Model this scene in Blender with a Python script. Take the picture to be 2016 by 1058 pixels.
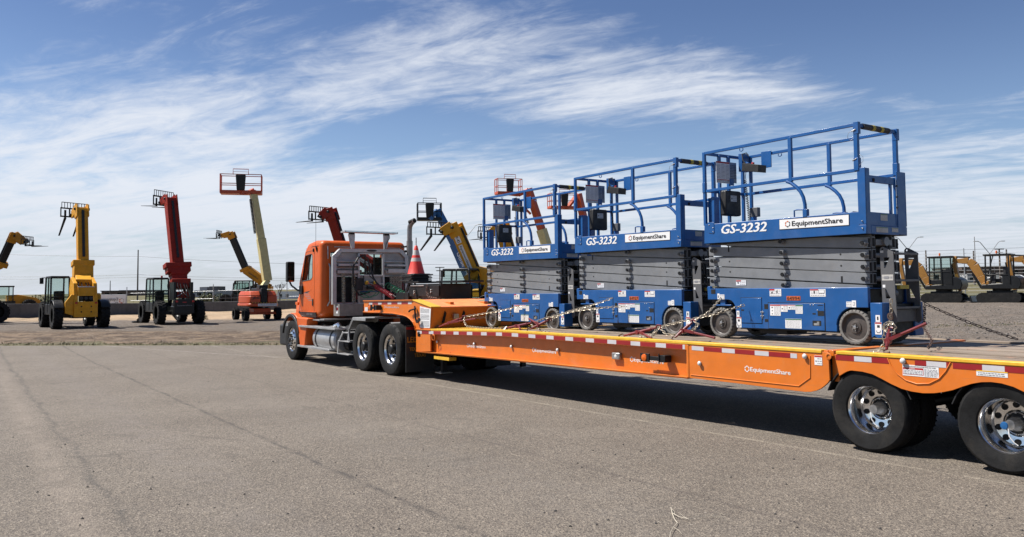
import bpy, bmesh, math, random
from mathutils import Vector, Matrix
random.seed(7)
for o in list(bpy.data.objects): bpy.data.objects.remove(o)
scn = bpy.context.scene
COL = scn.collection
V = Vector
# ------------------------------------------------------------------ camera
CAM = V((7.0007, -7.9496, 0.6228))
YAW, PITCH, ROLL, FPX, PPY = 0.97380, 0.05449, -0.00943, 1587.3, 485.8
_f = V((-math.sin(YAW)*math.cos(PITCH), math.cos(YAW)*math.cos(PITCH), math.sin(PITCH)))
_r0 = V((math.cos(YAW), math.sin(YAW), 0)); _u0 = _r0.cross(_f)
_r = _r0*math.cos(ROLL) + _u0*math.sin(ROLL); _u = -_r0*math.sin(ROLL) + _u0*math.cos(ROLL)
cd = bpy.data.cameras.new('camera'); cam = bpy.data.objects.new('camera', cd); COL.objects.link(cam)
cam.matrix_world = Matrix(((_r.x, _u.x, -_f.x, CAM.x), (_r.y, _u.y, -_f.y, CAM.y), (_r.z, _u.z, -_f.z, CAM.z), (0, 0, 0, 1)))
cd.sensor_width = 36; cd.lens = FPX/2016*36; cd.shift_y = -(529-PPY)/2016
cd.clip_start = 0.05; cd.clip_end = 20000
scn.camera = cam
# ------------------------------------------------------------------ sun, sky, exposure
SUN = V((-0.47, -0.50, 1.0)).normalized()
sl = bpy.data.lights.new('sun', 'SUN'); sl.energy = 5.0; sl.angle = math.radians(0.5); sl.color = (1.0, 0.955, 0.89)
so = bpy.data.objects.new('sun', sl); COL.objects.link(so); so.rotation_euler = SUN.to_track_quat('Z', 'Y').to_euler()
scn.view_settings.view_transform = 'Standard'; scn.view_settings.look = 'None'
scn.view_settings.exposure = 0.85; scn.view_settings.gamma = 1.0
scn.render.engine = 'CYCLES'

class NT:
    """small node graph writer"""
    def __init__(s, tree): s.t = tree; s.n = tree.nodes; s.l = tree.links
    def _in(s, sock, v):
        if isinstance(v, bpy.types.NodeSocket): s.l.new(v, sock)
        elif v is not None: sock.default_value = v
    def node(s, typ, props=None, **ins):
        n = s.n.new(typ)
        for k, v in (props or {}).items(): setattr(n, k, v)
        for k, v in ins.items(): s._in(n.inputs[k.replace('_', ' ')], v)
        return n
    def math(s, op, a, b=None, c=None, clamp=False):
        n = s.n.new('ShaderNodeMath'); n.operation = op; n.use_clamp = clamp
        s._in(n.inputs[0], a)
        if b is not None: s._in(n.inputs[1], b)
        if c is not None: s._in(n.inputs[2], c)
        return n.outputs[0]
    def mix(s, f, a, b, blend='MIX'):
        n = s.n.new('ShaderNodeMix'); n.data_type = 'RGBA'; n.blend_type = blend
        s._in(n.inputs[0], f)
        for i, v in ((6, a), (7, b)):
            if isinstance(v, (tuple, list)) and len(v) == 3: v = (*v, 1)
            s._in(n.inputs[i], v)
        return n.outputs[2]
    def noise(s, vec, scale, detail=4, rough=0.5, dist=0.0):
        n = s.node('ShaderNodeTexNoise', None, Vector=vec, Scale=scale, Detail=detail, Roughness=rough, Distortion=dist)
        return n.outputs['Fac']
    def ramp(s, fac, lo, hi, a=0.0, b=1.0):
        n = s.n.new('ShaderNodeMapRange'); n.interpolation_type = 'SMOOTHSTEP'
        for i, v in enumerate((fac, lo, hi, a, b)): s._in(n.inputs[i], v)
        return n.outputs[0]
    def comb(s, x, y, z):
        return s.node('ShaderNodeCombineXYZ', None, X=x, Y=y, Z=z).outputs[0]
    def sep(s, v): return s.node('ShaderNodeSeparateXYZ', None, Vector=v).outputs
    def dot(s, v, w):
        n = s.n.new('ShaderNodeVectorMath'); n.operation = 'DOT_PRODUCT'; s._in(n.inputs[0], v); n.inputs[1].default_value = w
        return n.outputs['Value']

wd = bpy.data.worlds.new('World'); scn.world = wd; wd.use_nodes = True
t = NT(wd.node_tree); t.n.clear()
sky = t.n.new('ShaderNodeTexSky'); sky.sky_type = 'NISHITA'; sky.sun_disc = False
sky.sun_elevation = math.asin(SUN.z); sky.sun_rotation = math.atan2(SUN.x, SUN.y)
sky.air_density = 1.0; sky.dust_density = 1.2; sky.ozone_density = 2.5; sky.altitude = 300
tc = t.n.new('ShaderNodeTexCoord').outputs['Generated']
sx = t.sep(tc)
cy, sy = math.cos(YAW), math.sin(YAW)
A = t.dot(tc, (cy, sy, 0)); B = t.dot(tc, (-sy, cy, 0)); Zc = sx[2]
zz = t.math('ADD', t.math('MAXIMUM', Zc, 0.0), 0.10)
pu = t.math('DIVIDE', A, zz); pv = t.math('DIVIDE', B, zz)          # position on a flat cloud deck
el = t.math('DIVIDE', Zc, t.math('MAXIMUM', B, 0.2))                # about tan(elevation)
az = t.math('DIVIDE', A, t.math('MAXIMUM', B, 0.2))
# streaks run up to the right: rotate the deck coordinates, then stretch
ca, sa = math.cos(math.radians(-28)), math.sin(math.radians(-28))
ru = t.math('ADD', t.math('MULTIPLY', pu, ca), t.math('MULTIPLY', pv, sa))
rv = t.math('SUBTRACT', t.math('MULTIPLY', pv, ca), t.math('MULTIPLY', pu, sa))
q = t.comb(t.math('MULTIPLY', ru, 0.55), rv, 3.3)
big = t.noise(q, 0.62, 5, 0.55, 0.9)
q2 = t.comb(t.math('MULTIPLY', ru, 0.9), t.math('MULTIPLY', rv, 2.4), 8.1)
wisp = t.noise(q2, 1.9, 9, 0.62, 1.1)
fine = t.noise(t.comb(t.math('MULTIPLY', ru, 1.0), t.math('MULTIPLY', rv, 1.6), 1.7), 7.0, 8, 0.66, 0.6)
dens = t.math('ADD', t.math('MULTIPLY', big, 0.85), t.math('ADD', t.math('MULTIPLY', wisp, 0.70), t.math('MULTIPLY', fine, 0.30)))
def blob(cx, cz, rx, rz, ang, amt):
    dx = t.math('SUBTRACT', az, cx); dz = t.math('SUBTRACT', el, cz)
    c_, s_ = math.cos(ang), math.sin(ang)
    ux = t.math('DIVIDE', t.math('ADD', t.math('MULTIPLY', dx, c_), t.math('MULTIPLY', dz, s_)), rx)
    uz = t.math('DIVIDE', t.math('SUBTRACT', t.math('MULTIPLY', dz, c_), t.math('MULTIPLY', dx, s_)), rz)
    d = t.math('ADD', t.math('MULTIPLY', ux, ux), t.math('MULTIPLY', uz, uz))
    return t.math('MULTIPLY', t.math('EXPONENT', t.math('MULTIPLY', d, -1.0)), amt)
CLOUDS = [(-0.42, 0.215, 0.42, 0.055, 0.24, 0.20), (-0.60, 0.24, 0.18, 0.05, 0.1, 0.08), (-0.10, 0.30, 0.26, 0.05, 0.45, 0.13), (0.20, 0.265, 0.20, 0.045, 0.12, 0.24), (0.33, 0.245, 0.10, 0.018, -0.08, 0.20),
          (0.08, 0.27, 0.14, 0.06, 0.3, 0.10), (-0.45, 0.115, 0.46, 0.055, 0.0, 0.26), (0.0, 0.115, 0.35, 0.05, 0.05, 0.12), (0.60, 0.11, 0.16, 0.07, 0.1, 0.13),
          (0.62, 0.235, 0.07, 0.016, 0.1, 0.14),
          (0.42, 0.35, 0.28, 0.085, -0.1, -0.30), (-0.28, 0.375, 0.20, 0.05, 0.1, -0.14), (-0.66, 0.36, 0.16, 0.06, -0.2, -0.20), (-0.12, 0.205, 0.20, 0.026, 0.0, -0.17),
          (-0.40, 0.165, 0.15, 0.014, 0.05, -0.10), (0.24, 0.185, 0.18, 0.03, 0.1, -0.12), (-0.1, 0.075, 0.5, 0.012, 0.0, -0.07), (0.62, 0.29, 0.2, 0.035, 0.2, -0.12)]
for b_ in CLOUDS: dens = t.math('ADD', dens, blob(*b_))
low = t.ramp(el, 0.02, 0.24, 0.20, 0.0)
dens = t.math('ADD', dens, low)
cov = t.ramp(dens, 0.87, 1.36, 0.0, 0.94)
clear = t.math('MULTIPLY', t.ramp(B, -0.1, 0.35, 0.30, 1.0), t.ramp(Zc, 0.36, 0.55, 1.0, 0.22))     # clouds thinned out of view, overhead and behind, to cut fill light
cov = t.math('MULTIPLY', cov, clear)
hz = t.math('MULTIPLY', t.ramp(Zc, -0.01, 0.14, 0.72, 0.0), t.ramp(B, -0.3, 0.3, 0.5, 1.0))
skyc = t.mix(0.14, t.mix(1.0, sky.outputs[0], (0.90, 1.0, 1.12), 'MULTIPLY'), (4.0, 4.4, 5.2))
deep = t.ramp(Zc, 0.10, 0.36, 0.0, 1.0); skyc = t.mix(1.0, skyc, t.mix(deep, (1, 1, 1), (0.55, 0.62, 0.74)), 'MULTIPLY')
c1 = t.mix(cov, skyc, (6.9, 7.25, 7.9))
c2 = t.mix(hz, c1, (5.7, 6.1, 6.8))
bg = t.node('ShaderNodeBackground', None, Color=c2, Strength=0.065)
wd.cycles.sampling_method = 'MANUAL'; wd.cycles.sample_map_resolution = 512
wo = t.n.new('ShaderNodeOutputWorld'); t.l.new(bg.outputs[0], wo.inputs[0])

# ------------------------------------------------------------------ materials
MATS = {}
def mat(name, col, rough=0.5, metal=0.0, var=0.12, vs=6.0, bump=0.0, bs=60.0, coat=0.0, emis=None, dirt=0.0, spec=0.5, scuff=0.0):
    m = bpy.data.materials.new(name); m.use_nodes = True; t = NT(m.node_tree)
    p = t.n['Principled BSDF']; tc = t.n.new('ShaderNodeTexCoord').outputs['Object']
    n1 = t.noise(tc, vs, 5, 0.6); f = t.ramp(n1, 0.3, 0.7)
    if metal < 0.3: col = tuple(c*0.70 for c in col)
    dk = tuple(c*(1-var) for c in col); lt = tuple(min(1, c*(1+var*0.6)) for c in col)
    c = t.mix(f, dk, lt)
    if dirt > 0:
        n2 = t.noise(tc, 2.3, 8, 0.68, 0.4)
        c = t.mix(t.ramp(n2, 0.50, 0.78, 0, dirt), c, (0.28, 0.23, 0.17))
    if scuff > 0:      # road grime: long thin streaks and small chips
        s_ = t.sep(tc); st = t.noise(t.comb(t.math('MULTIPLY', s_[0], 1.2), t.math('MULTIPLY', s_[1], 3), t.math('MULTIPLY', s_[2], 26)), 1.0, 7, 0.7, 0.3)
        c = t.mix(t.ramp(st, 0.56, 0.74, 0, scuff), c, (0.30, 0.13, 0.045)); ch = t.noise(tc, 38, 4, 0.6); c = t.mix(t.ramp(ch, 0.70, 0.73, 0, scuff), c, (0.12, 0.07, 0.05))
        vs_ = t.noise(t.comb(t.math('MULTIPLY', s_[0], 14), t.math('MULTIPLY', s_[1], 3), t.math('MULTIPLY', s_[2], 1.6)), 1.0, 6, 0.7); c = t.mix(t.ramp(vs_, 0.58, 0.76, 0, scuff*0.6), c, (0.42, 0.20, 0.07))
    t.l.new(c, p.inputs['Base Color'])
    r = t.ramp(t.noise(tc, vs*2.1, 6, 0.6), 0.25, 0.75, max(0.02, rough*0.8), min(1, rough*1.25)); t.l.new(r, p.inputs['Roughness'])
    p.inputs['Metallic'].default_value = metal; p.inputs['Specular IOR Level'].default_value = spec
    p.inputs['Coat Weight'].default_value = coat; p.inputs['Coat Roughness'].default_value = 0.08
    if bump > 0:
        b = t.node('ShaderNodeBump', None, Strength=bump, Distance=0.01, Height=t.noise(tc, bs, 6, 0.65)); t.l.new(b.outputs[0], p.inputs['Normal'])
    if emis: p.inputs['Emission Color'].default_value = (*emis[0], 1); p.inputs['Emission Strength'].default_value = emis[1]
    MATS[name] = m; return m
mat('trailer_orange', (0.80, 0.195, 0.012), 0.42, coat=0.08, var=0.07, dirt=0.22, scuff=0.5)
mat('grip_orange', (0.80, 0.22, 0.06), 0.6, var=0.15, bump=0.3)
mat('truck_orange', (0.74, 0.125, 0.012), 0.42, coat=0.06, var=0.06, dirt=0.07, spec=0.3)
mat('rail_yellow', (0.88, 0.50, 0.03), 0.45, var=0.12, vs=14, dirt=0.25)
mat('lift_blue', (0.003, 0.095, 0.33), 0.38, coat=0.10, var=0.10, dirt=0.08)
mat('scissor_grey', (0.23, 0.238, 0.25), 0.42, var=0.12, dirt=0.12)
mat('ladder_grey', (0.12, 0.12, 0.125), 0.5, var=0.1)
mat('black_paint', (0.010, 0.010, 0.011), 0.45, var=0.2, dirt=0.01, spec=0.3)
mat('black_plastic', (0.016, 0.016, 0.017), 0.55)
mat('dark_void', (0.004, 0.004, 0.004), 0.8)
mat('rubber', (0.013, 0.013, 0.0135), 0.8, var=0.3, bump=0.25, bs=90, dirt=0.07, spec=0.25)
mat('tyre_grey', (0.20, 0.19, 0.175), 0.8, var=0.2, vs=12)
mat('hub_brown', (0.085, 0.070, 0.062), 0.5, var=0.35, vs=9, dirt=0.2)
mat('polished_alloy', (0.72, 0.71, 0.70), 0.15, metal=1.0, var=0.25, vs=14)
mat('brushed_alloy', (0.40, 0.40, 0.40), 0.42, metal=0.6, var=0.10, vs=9)
mat('dull_alloy', (0.36, 0.36, 0.36), 0.45, metal=0.6, var=0.15, vs=5)
mat('steel', (0.42, 0.41, 0.40), 0.4, metal=0.9, var=0.3, vs=20)
mat('chain_steel', (0.42, 0.37, 0.29), 0.4, metal=0.5, var=0.35, vs=18)
mat('rusty_chain', (0.10, 0.065, 0.055), 0.6, metal=0.4, var=0.4, vs=22)
mat('binder_red', (0.20, 0.018, 0.022), 0.42, var=0.3, vs=18, dirt=0.12)
mat('decal_white', (0.92, 0.92, 0.92), 0.5, var=0.03)
mat('decal_red', (0.50, 0.02, 0.02), 0.5); mat('decal_green', (0.03, 0.16, 0.09), 0.5)
mat('decal_black', (0.015, 0.015, 0.018), 0.5); mat('decal_grey', (0.28, 0.28, 0.30), 0.5); mat('decal_orange', (0.66, 0.13, 0.02), 0.5)
mat('decal_brown', (0.10, 0.02, 0.005), 0.6)
mat('tape_red', (0.34, 0.012, 0.015), 0.35, var=0.08); mat('tape_white', (0.66, 0.64, 0.66), 0.35, var=0.06)
mat('lamp_white', (0.80, 0.80, 0.78), 0.2); mat('amber', (0.85, 0.16, 0.01), 0.25)
mat('cone_orange', (0.90, 0.055, 0.035), 0.5, var=0.06); mat('cone_band', (0.62, 0.60, 0.56), 0.4)
mat('hose_red', (0.36, 0.02, 0.03), 0.4); mat('hose_green', (0.02, 0.22, 0.10), 0.4)
mat('machine_yellow', (0.80, 0.37, 0.018), 0.5, var=0.12, dirt=0.22, spec=0.25); mat('machine_red', (0.34, 0.024, 0.010), 0.5, var=0.12, spec=0.2, dirt=0.06)
mat('machine_amber', (0.62, 0.27, 0.015), 0.5, var=0.12, dirt=0.2, spec=0.25)
mat('excavator_amber', (0.38, 0.175, 0.025), 0.5, var=0.1, dirt=0.1)
mat('jib_orange', (0.62, 0.085, 0.018), 0.4, var=0.08); mat('boom_cream', (0.78, 0.66, 0.30), 0.45)
mat('machine_black', (0.010, 0.011, 0.012), 0.42, var=0.2, dirt=0.02, spec=0.35)
mat('genie_blue', (0.015, 0.13, 0.36), 0.4)
mat('concrete', (0.11, 0.11, 0.115), 0.85, var=0.25, vs=1.2, bump=0.4, bs=12)
mat('pale_block', (0.40, 0.41, 0.42), 0.8, var=0.12, vs=0.6); mat('brown_block', (0.16, 0.11, 0.09), 0.8, var=0.2, vs=0.6)
mat('far_roof', (0.10, 0.10, 0.11), 0.8, var=0.2, vs=0.3); mat('pole_wood', (0.13, 0.105, 0.09), 0.85); mat('galvanised', (0.33, 0.34, 0.35), 0.5, metal=0.5)
mat('fence_white', (0.66, 0.66, 0.66), 0.5); mat('twig', (0.56, 0.50, 0.40), 0.8); mat('bark', (0.13, 0.10, 0.08), 0.9)
mat('leaf_olive', (0.10, 0.115, 0.045), 0.8, var=0.4, vs=3); mat('leaf_dry', (0.26, 0.21, 0.12), 0.9, var=0.3)
mat('tray_grey', (0.22, 0.20, 0.18), 0.5, metal=0.3, var=0.2); mat('stack_steel', (0.26, 0.25, 0.24), 0.4, metal=0.7, var=0.2)
mat('seat', (0.02, 0.02, 0.022), 0.7); mat('pad_yellow', (0.50, 0.40, 0.05), 0.6); mat('stone', (0.27, 0.235, 0.20), 0.9, var=0.3, bump=0.4)
mat('stone_dark', (0.045, 0.04, 0.037), 0.9, var=0.3)
mat('decal_blue', (0.30, 0.38, 0.50), 0.5)
def glass(name, col, alpha, rough=0.03):
    m = bpy.data.materials.new(name); m.use_nodes = True; t = NT(m.node_tree); p = t.n['Principled BSDF']
    p.inputs['Base Color'].default_value = (0.02, 0.03, 0.03, 1); p.inputs['Roughness'].default_value = rough
    tr = t.node('ShaderNodeBsdfTransparent', None, Color=(*col, 1)); mx = t.n.new('ShaderNodeMixShader'); mx.inputs[0].default_value = alpha
    t.l.new(tr.outputs[0], mx.inputs[1]); t.l.new(p.outputs[0], mx.inputs[2]); t.l.new(mx.outputs[0], t.n['Material Output'].inputs[0]); MATS[name] = m
glass('window_glass', (0.92, 0.97, 0.95), 0.08); glass('dark_glass', (0.30, 0.42, 0.40), 0.25)
def pat(name, col, kind, rough, metal, scale):
    m = bpy.data.materials.new(name); m.use_nodes = True; t = NT(m.node_tree); p = t.n['Principled BSDF']
    tc = t.n.new('ShaderNodeTexCoord').outputs['Object']; s = t.sep(tc)
    ax = (0, 1) if kind == 'xy' else (1, 2)
    a = t.math('ADD', s[ax[0]], s[ax[1]]); b = t.math('SUBTRACT', s[ax[0]], s[ax[1]])
    wa = t.math('ABSOLUTE', t.math('SINE', t.math('MULTIPLY', a, scale))); wb = t.math('ABSOLUTE', t.math('SINE', t.math('MULTIPLY', b, scale)))
    h = t.math('MULTIPLY', t.ramp(wa, 0.35, 0.75), t.ramp(wb, 0.35, 0.75))
    bu = t.node('ShaderNodeBump', None, Strength=0.9, Distance=0.004, Height=h); t.l.new(bu.outputs[0], p.inputs['Normal'])
    c = t.mix(t.ramp(t.noise(tc, 7, 5), 0.3, 0.7), tuple(x*0.8 for x in col), col); t.l.new(c, p.inputs['Base Color'])
    p.inputs['Roughness'].default_value = rough; p.inputs['Metallic'].default_value = metal; MATS[name] = m
pat('diamond_alloy', (0.30, 0.30, 0.30), 'yz', 0.35, 0.6, 60)
pat('diamond_orange', (0.85, 0.27, 0.09), 'xy', 0.5, 0.0, 60)
def wood():
    m = bpy.data.materials.new('deck_wood'); m.use_nodes = True; t = NT(m.node_tree); p = t.n['Principled BSDF']
    tc = t.n.new('ShaderNodeTexCoord').outputs['Object']; s = t.sep(tc)
    grain = t.noise(t.comb(t.math('MULTIPLY', s[0], 1.6), t.math('MULTIPLY', s[1], 55), 0.0), 1.0, 7, 0.65, 0.5)
    pid = t.math('FLOOR', t.math('DIVIDE', s[1], 0.152)); tone = t.node('ShaderNodeTexWhiteNoise', {'noise_dimensions': '1D'}, W=pid).outputs['Value']
    c = t.mix(t.ramp(grain, 0.25, 0.75), (0.055, 0.038, 0.026), (0.27, 0.21, 0.155))
    c = t.mix(tone, c, t.mix(0.5, c, (0.30, 0.245, 0.195)))
    bl = t.noise(tc, 3.0, 7, 0.7, 0.6); c = t.mix(t.ramp(bl, 0.55, 0.72, 0, 0.75), c, (0.32, 0.15, 0.09))
    d2 = t.noise(t.comb(t.math('MULTIPLY', s[0], 1.0), t.math('MULTIPLY', s[1], 3.0), 2.0), 9.0, 6, 0.7); c = t.mix(t.ramp(d2, 0.60, 0.68, 0, 0.7), c, (0.045, 0.03, 0.022))
    t.l.new(c, p.inputs['Base Color']); p.inputs['Roughness'].default_value = 0.8
    b = t.node('ShaderNodeBump', None, Strength=0.6, Distance=0.006, Height=grain); t.l.new(b.outputs[0], p.inputs['Normal']); MATS['deck_wood'] = m
wood()
EN = V((7.6, -5.9, 0)).normalized(); EP = V((-25.47, -6.89, 0))     # normal (towards the camera) and a point of the edge of the paved lot
def ground_mats():
    m = bpy.data.materials.new('asphalt'); m.use_nodes = True; t = NT(m.node_tree); p = t.n['Principled BSDF']
    tc = t.n.new('ShaderNodeTexCoord').outputs['Object']
    agg = t.node('ShaderNodeTexVoronoi', None, Vector=tc, Scale=88.0); sep = t.node('ShaderNodeSeparateColor', None, Color=agg.outputs['Color']).outputs
    f1 = t.noise(tc, 120, 3, 0.6); f2 = t.noise(tc, 0.55, 7, 0.62, 0.4); f3 = t.noise(tc, 4.5, 6, 0.65)
    base = t.mix(t.ramp(f2, 0.3, 0.7), (0.110, 0.092, 0.074), (0.152, 0.129, 0.105))
    base = t.mix(t.ramp(f3, 0.35, 0.7, 0, 0.35), base, (0.090, 0.074, 0.058))
    base = t.mix(t.math('MULTIPLY', t.ramp(sep[0], 0.50, 0.95), 0.50), base, (0.32, 0.27, 0.21))
    base = t.mix(t.math('MULTIPLY', t.ramp(sep[1], 0.60, 0.95), 0.75), base, (0.045, 0.038, 0.034))
    base = t.mix(t.ramp(f1, 0.3, 0.45, 0.5, 0.0), base, (0.06, 0.054, 0.048))
    agg2 = t.node('ShaderNodeTexVoronoi', None, Vector=tc, Scale=24.0); s2 = t.node('ShaderNodeSeparateColor', None, Color=agg2.outputs['Color']).outputs
    spot = t.math('MULTIPLY', t.math('LESS_THAN', agg2.outputs['Distance'], 0.22), t.math('GREATER_THAN', s2[0], 0.86))
    base = t.mix(t.math('MULTIPLY', spot, 0.7), base, (0.055, 0.048, 0.042))
    spot2 = t.math('MULTIPLY', t.math('LESS_THAN', agg2.outputs['Distance'], 0.20), t.math('GREATER_THAN', s2[1], 0.90))
    base = t.mix(t.math('MULTIPLY', spot2, 0.6), base, (0.36, 0.32, 0.27))
    s = t.sep(tc)
    # paving joints: two long wobbling seams along the lane, and faint tyre bands
    wob = t.math('MULTIPLY', t.math('SUBTRACT', t.noise(tc, 0.9, 6, 0.7), 0.5), 0.45)
    def seam(px, py, dx, dy, w, amt, base, col=(0.045, 0.040, 0.036), wk=1.0):
        L = math.hypot(dx, dy); nx, ny = -dy/L, dx/L
        d = t.math('ABSOLUTE', t.math('ADD', t.math('ADD', t.math('MULTIPLY', t.math('SUBTRACT', s[0], px), nx), t.math('MULTIPLY', t.math('SUBTRACT', s[1], py), ny)), t.math('MULTIPLY', wob, wk)))
        brk = t.ramp(t.noise(tc, 3.0, 5, 0.7), 0.40, 0.6, 0.25, 1.0)
        return t.mix(t.math('MULTIPLY', t.math('MULTIPLY', t.ramp(d, 0.0, w, 1.0, 0.0), amt), brk), base, col)
    for sm in SEAMS: base = seam(*sm[:6], base, *(sm[6:]))
    stn = t.noise(tc, 1.7, 4, 0.5, 0.8); base = t.mix(t.ramp(stn, 0.64, 0.74, 0, 0.42), base, (0.07, 0.06, 0.05))
    wv = t.node('ShaderNodeTexVoronoi', {'feature': 'DISTANCE_TO_EDGE'}, Vector=t.mix(0.22, tc, t.node('ShaderNodeTexNoise', None, Vector=tc, Scale=1.3, Detail=6.0).outputs['Color']), Scale=0.75).outputs['Distance']
    crk = t.math('MULTIPLY', t.ramp(wv, 0.0, 0.010, 1.0, 0.0), t.ramp(t.noise(tc, 0.45, 4, 0.6), 0.55, 0.68)); base = t.mix(t.math('MULTIPLY', crk, 0.55), base, (0.04, 0.034, 0.03))
    t.l.new(base, p.inputs['Base Color']); p.inputs['Roughness'].default_value = 0.86; p.inputs['Specular IOR Level'].default_value = 0.35
    h = t.math('ADD', t.math('MULTIPLY', agg.outputs['Distance'], 0.6), t.math('MULTIPLY', t.noise(tc, 28, 6, 0.7), 1.2))
    b = t.node('ShaderNodeBump', None, Strength=0.85, Distance=0.012, Height=h); t.l.new(b.outputs[0], p.inputs['Normal']); MATS['asphalt'] = m
    # open ground: weeds by the kerbless edge, brown clods, grey gravel, tan dirt, dry field further off
    m = bpy.data.materials.new('yard_ground'); m.use_nodes = True; t = NT(m.node_tree); p = t.n['Principled BSDF']
    tc = t.n.new('ShaderNodeTexCoord').outputs['Object']; s = t.sep(tc)
    d = t.math('SUBTRACT', EP.dot(EN), t.dot(tc, (EN.x, EN.y, 0)))
    n0 = t.noise(tc, 0.18, 6, 0.6, 0.3); n1 = t.noise(tc, 1.2, 8, 0.68, 0.4); n2 = t.noise(tc, 17, 7, 0.75); n3 = t.noise(t.comb(s[0], t.math('MULTIPLY', s[1], 0.35), 0.0), 0.8, 7, 0.66)
    dd = t.math('ADD', d, t.math('MULTIPLY', t.math('SUBTRACT', n1, 0.5), 5.0)); dd = t.math('ADD', dd, t.math('MULTIPLY', t.math('SUBTRACT', n0, 0.5), 6.0))
    clod = t.mix(t.ramp(n1, 0.35, 0.68), (0.060, 0.042, 0.030), (0.205, 0.150, 0.103)); clod = t.mix(t.ramp(n2, 0.52, 0.72, 0, 0.7), clod, (0.055, 0.045, 0.036))
    weed = t.mix(t.ramp(n2, 0.3, 0.7), (0.08, 0.085, 0.042), (0.17, 0.145, 0.085))
    grav = t.mix(t.ramp(n2, 0.3, 0.7), (0.055, 0.045, 0.037), (0.19, 0.162, 0.137)); grav = t.mix(t.ramp(n3, 0.5, 0.7, 0, 0.6), grav, (0.075, 0.062, 0.052)); grav = t.mix(t.math('MULTIPLY', t.ramp(n1, 0.5, 0.7), t.ramp(s[1], 8, 16)), grav, (0.215, 0.187, 0.160))
    tan = t.mix(t.ramp(n1, 0.3, 0.7), (0.30, 0.21, 0.13), (0.38, 0.28, 0.185)); tan = t.mix(t.ramp(n3, 0.5, 0.66, 0, 0.8), tan, (0.13, 0.115, 0.075))
    c = t.mix(t.ramp(dd, 0.3, 1.6), weed, clod); grav = t.mix(t.math('MULTIPLY', t.ramp(n1, 0.42, 0.66), 0.55), grav, t.mix(0.5, clod, (0.12, 0.095, 0.075))); c = t.mix(t.math('MAXIMUM', t.ramp(dd, 7, 10), t.ramp(s[1], 4, 8)), c, grav)
    tanm = t.math('MULTIPLY', t.ramp(dd, 20, 23), t.ramp(s[1], 14, 24, 1.0, 0.0)); c = t.mix(tanm, c, tan)
    field = t.mix(t.ramp(n0, 0.35, 0.65), (0.08, 0.08, 0.036), (0.15, 0.122, 0.068)); field = t.mix(t.ramp(n1, 0.4, 0.7, 0, 0.6), field, (0.075, 0.075, 0.04))
    far = t.math('MAXIMUM', t.ramp(t.math('ADD', d, t.math('MULTIPLY', s[1], -0.15)), 50, 54), t.ramp(s[1], 48, 52))
    c = t.mix(far, c, field)
    # pale stones of the gravel
    vo = t.node('ShaderNodeTexVoronoi', None, Vector=tc, Scale=16.0); vs = t.node('ShaderNodeSeparateColor', None, Color=vo.outputs['Color']).outputs
    st = t.math('MULTIPLY', t.math('LESS_THAN', vo.outputs['Distance'], 0.30), t.math('GREATER_THAN', vs[0], 0.62)); st = t.math('MULTIPLY', st, t.math('SUBTRACT', 1.0, far))
    c = t.mix(t.math('MULTIPLY', st, 0.8), c, (0.34, 0.305, 0.27))
    st2 = t.math('MULTIPLY', t.math('LESS_THAN', vo.outputs['Distance'], 0.33), t.math('GREATER_THAN', vs[1], 0.75)); c = t.mix(t.math('MULTIPLY', st2, 0.8), c, (0.035, 0.028, 0.024))
    t.l.new(c, p.inputs['Base Color']); p.inputs['Roughness'].default_value = 0.95; p.inputs['Specular IOR Level'].default_value = 0.2
    h = t.math('ADD', t.math('MULTIPLY', n2, 1.0), t.math('MULTIPLY', t.noise(tc, 4.0, 6, 0.7), 0.9))
    b = t.node('ShaderNodeBump', None, Strength=1.0, Distance=0.05, Height=h); t.l.new(b.outputs[0], p.inputs['Normal']); MATS['yard_ground'] = m

# ------------------------------------------------------------------ geometry helpers
def g(x, y):
    """height of the land"""
    z = -0.94 + 0.0085*(min(6, max(-16, x)) - 2.6) + 0.006*min(20, max(0, -20-x))
    return z + 0.024*min(32, max(0, y-4)) + 0.012*max(0, y-36)
def at(px, py, D):
    """point of the place seen at (px, py) of the 2016-wide photograph, D metres in front of the camera"""
    return CAM + D*(_f + _r*((px-1008)/FPX) - _u*((py-PPY)/FPX))
def onground(px, py):
    d = _f + _r*((px-1008)/FPX) - _u*((py-PPY)/FPX); z = -1.0; P = CAM
    for _ in range(80):
        P = CAM + d*((z-CAM.z)/d.z); z = 0.5*z + 0.5*g(P.x, P.y)
    return V((P.x, P.y, g(P.x, P.y)))
def depth(P): return (P-CAM).dot(_f)

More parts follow.
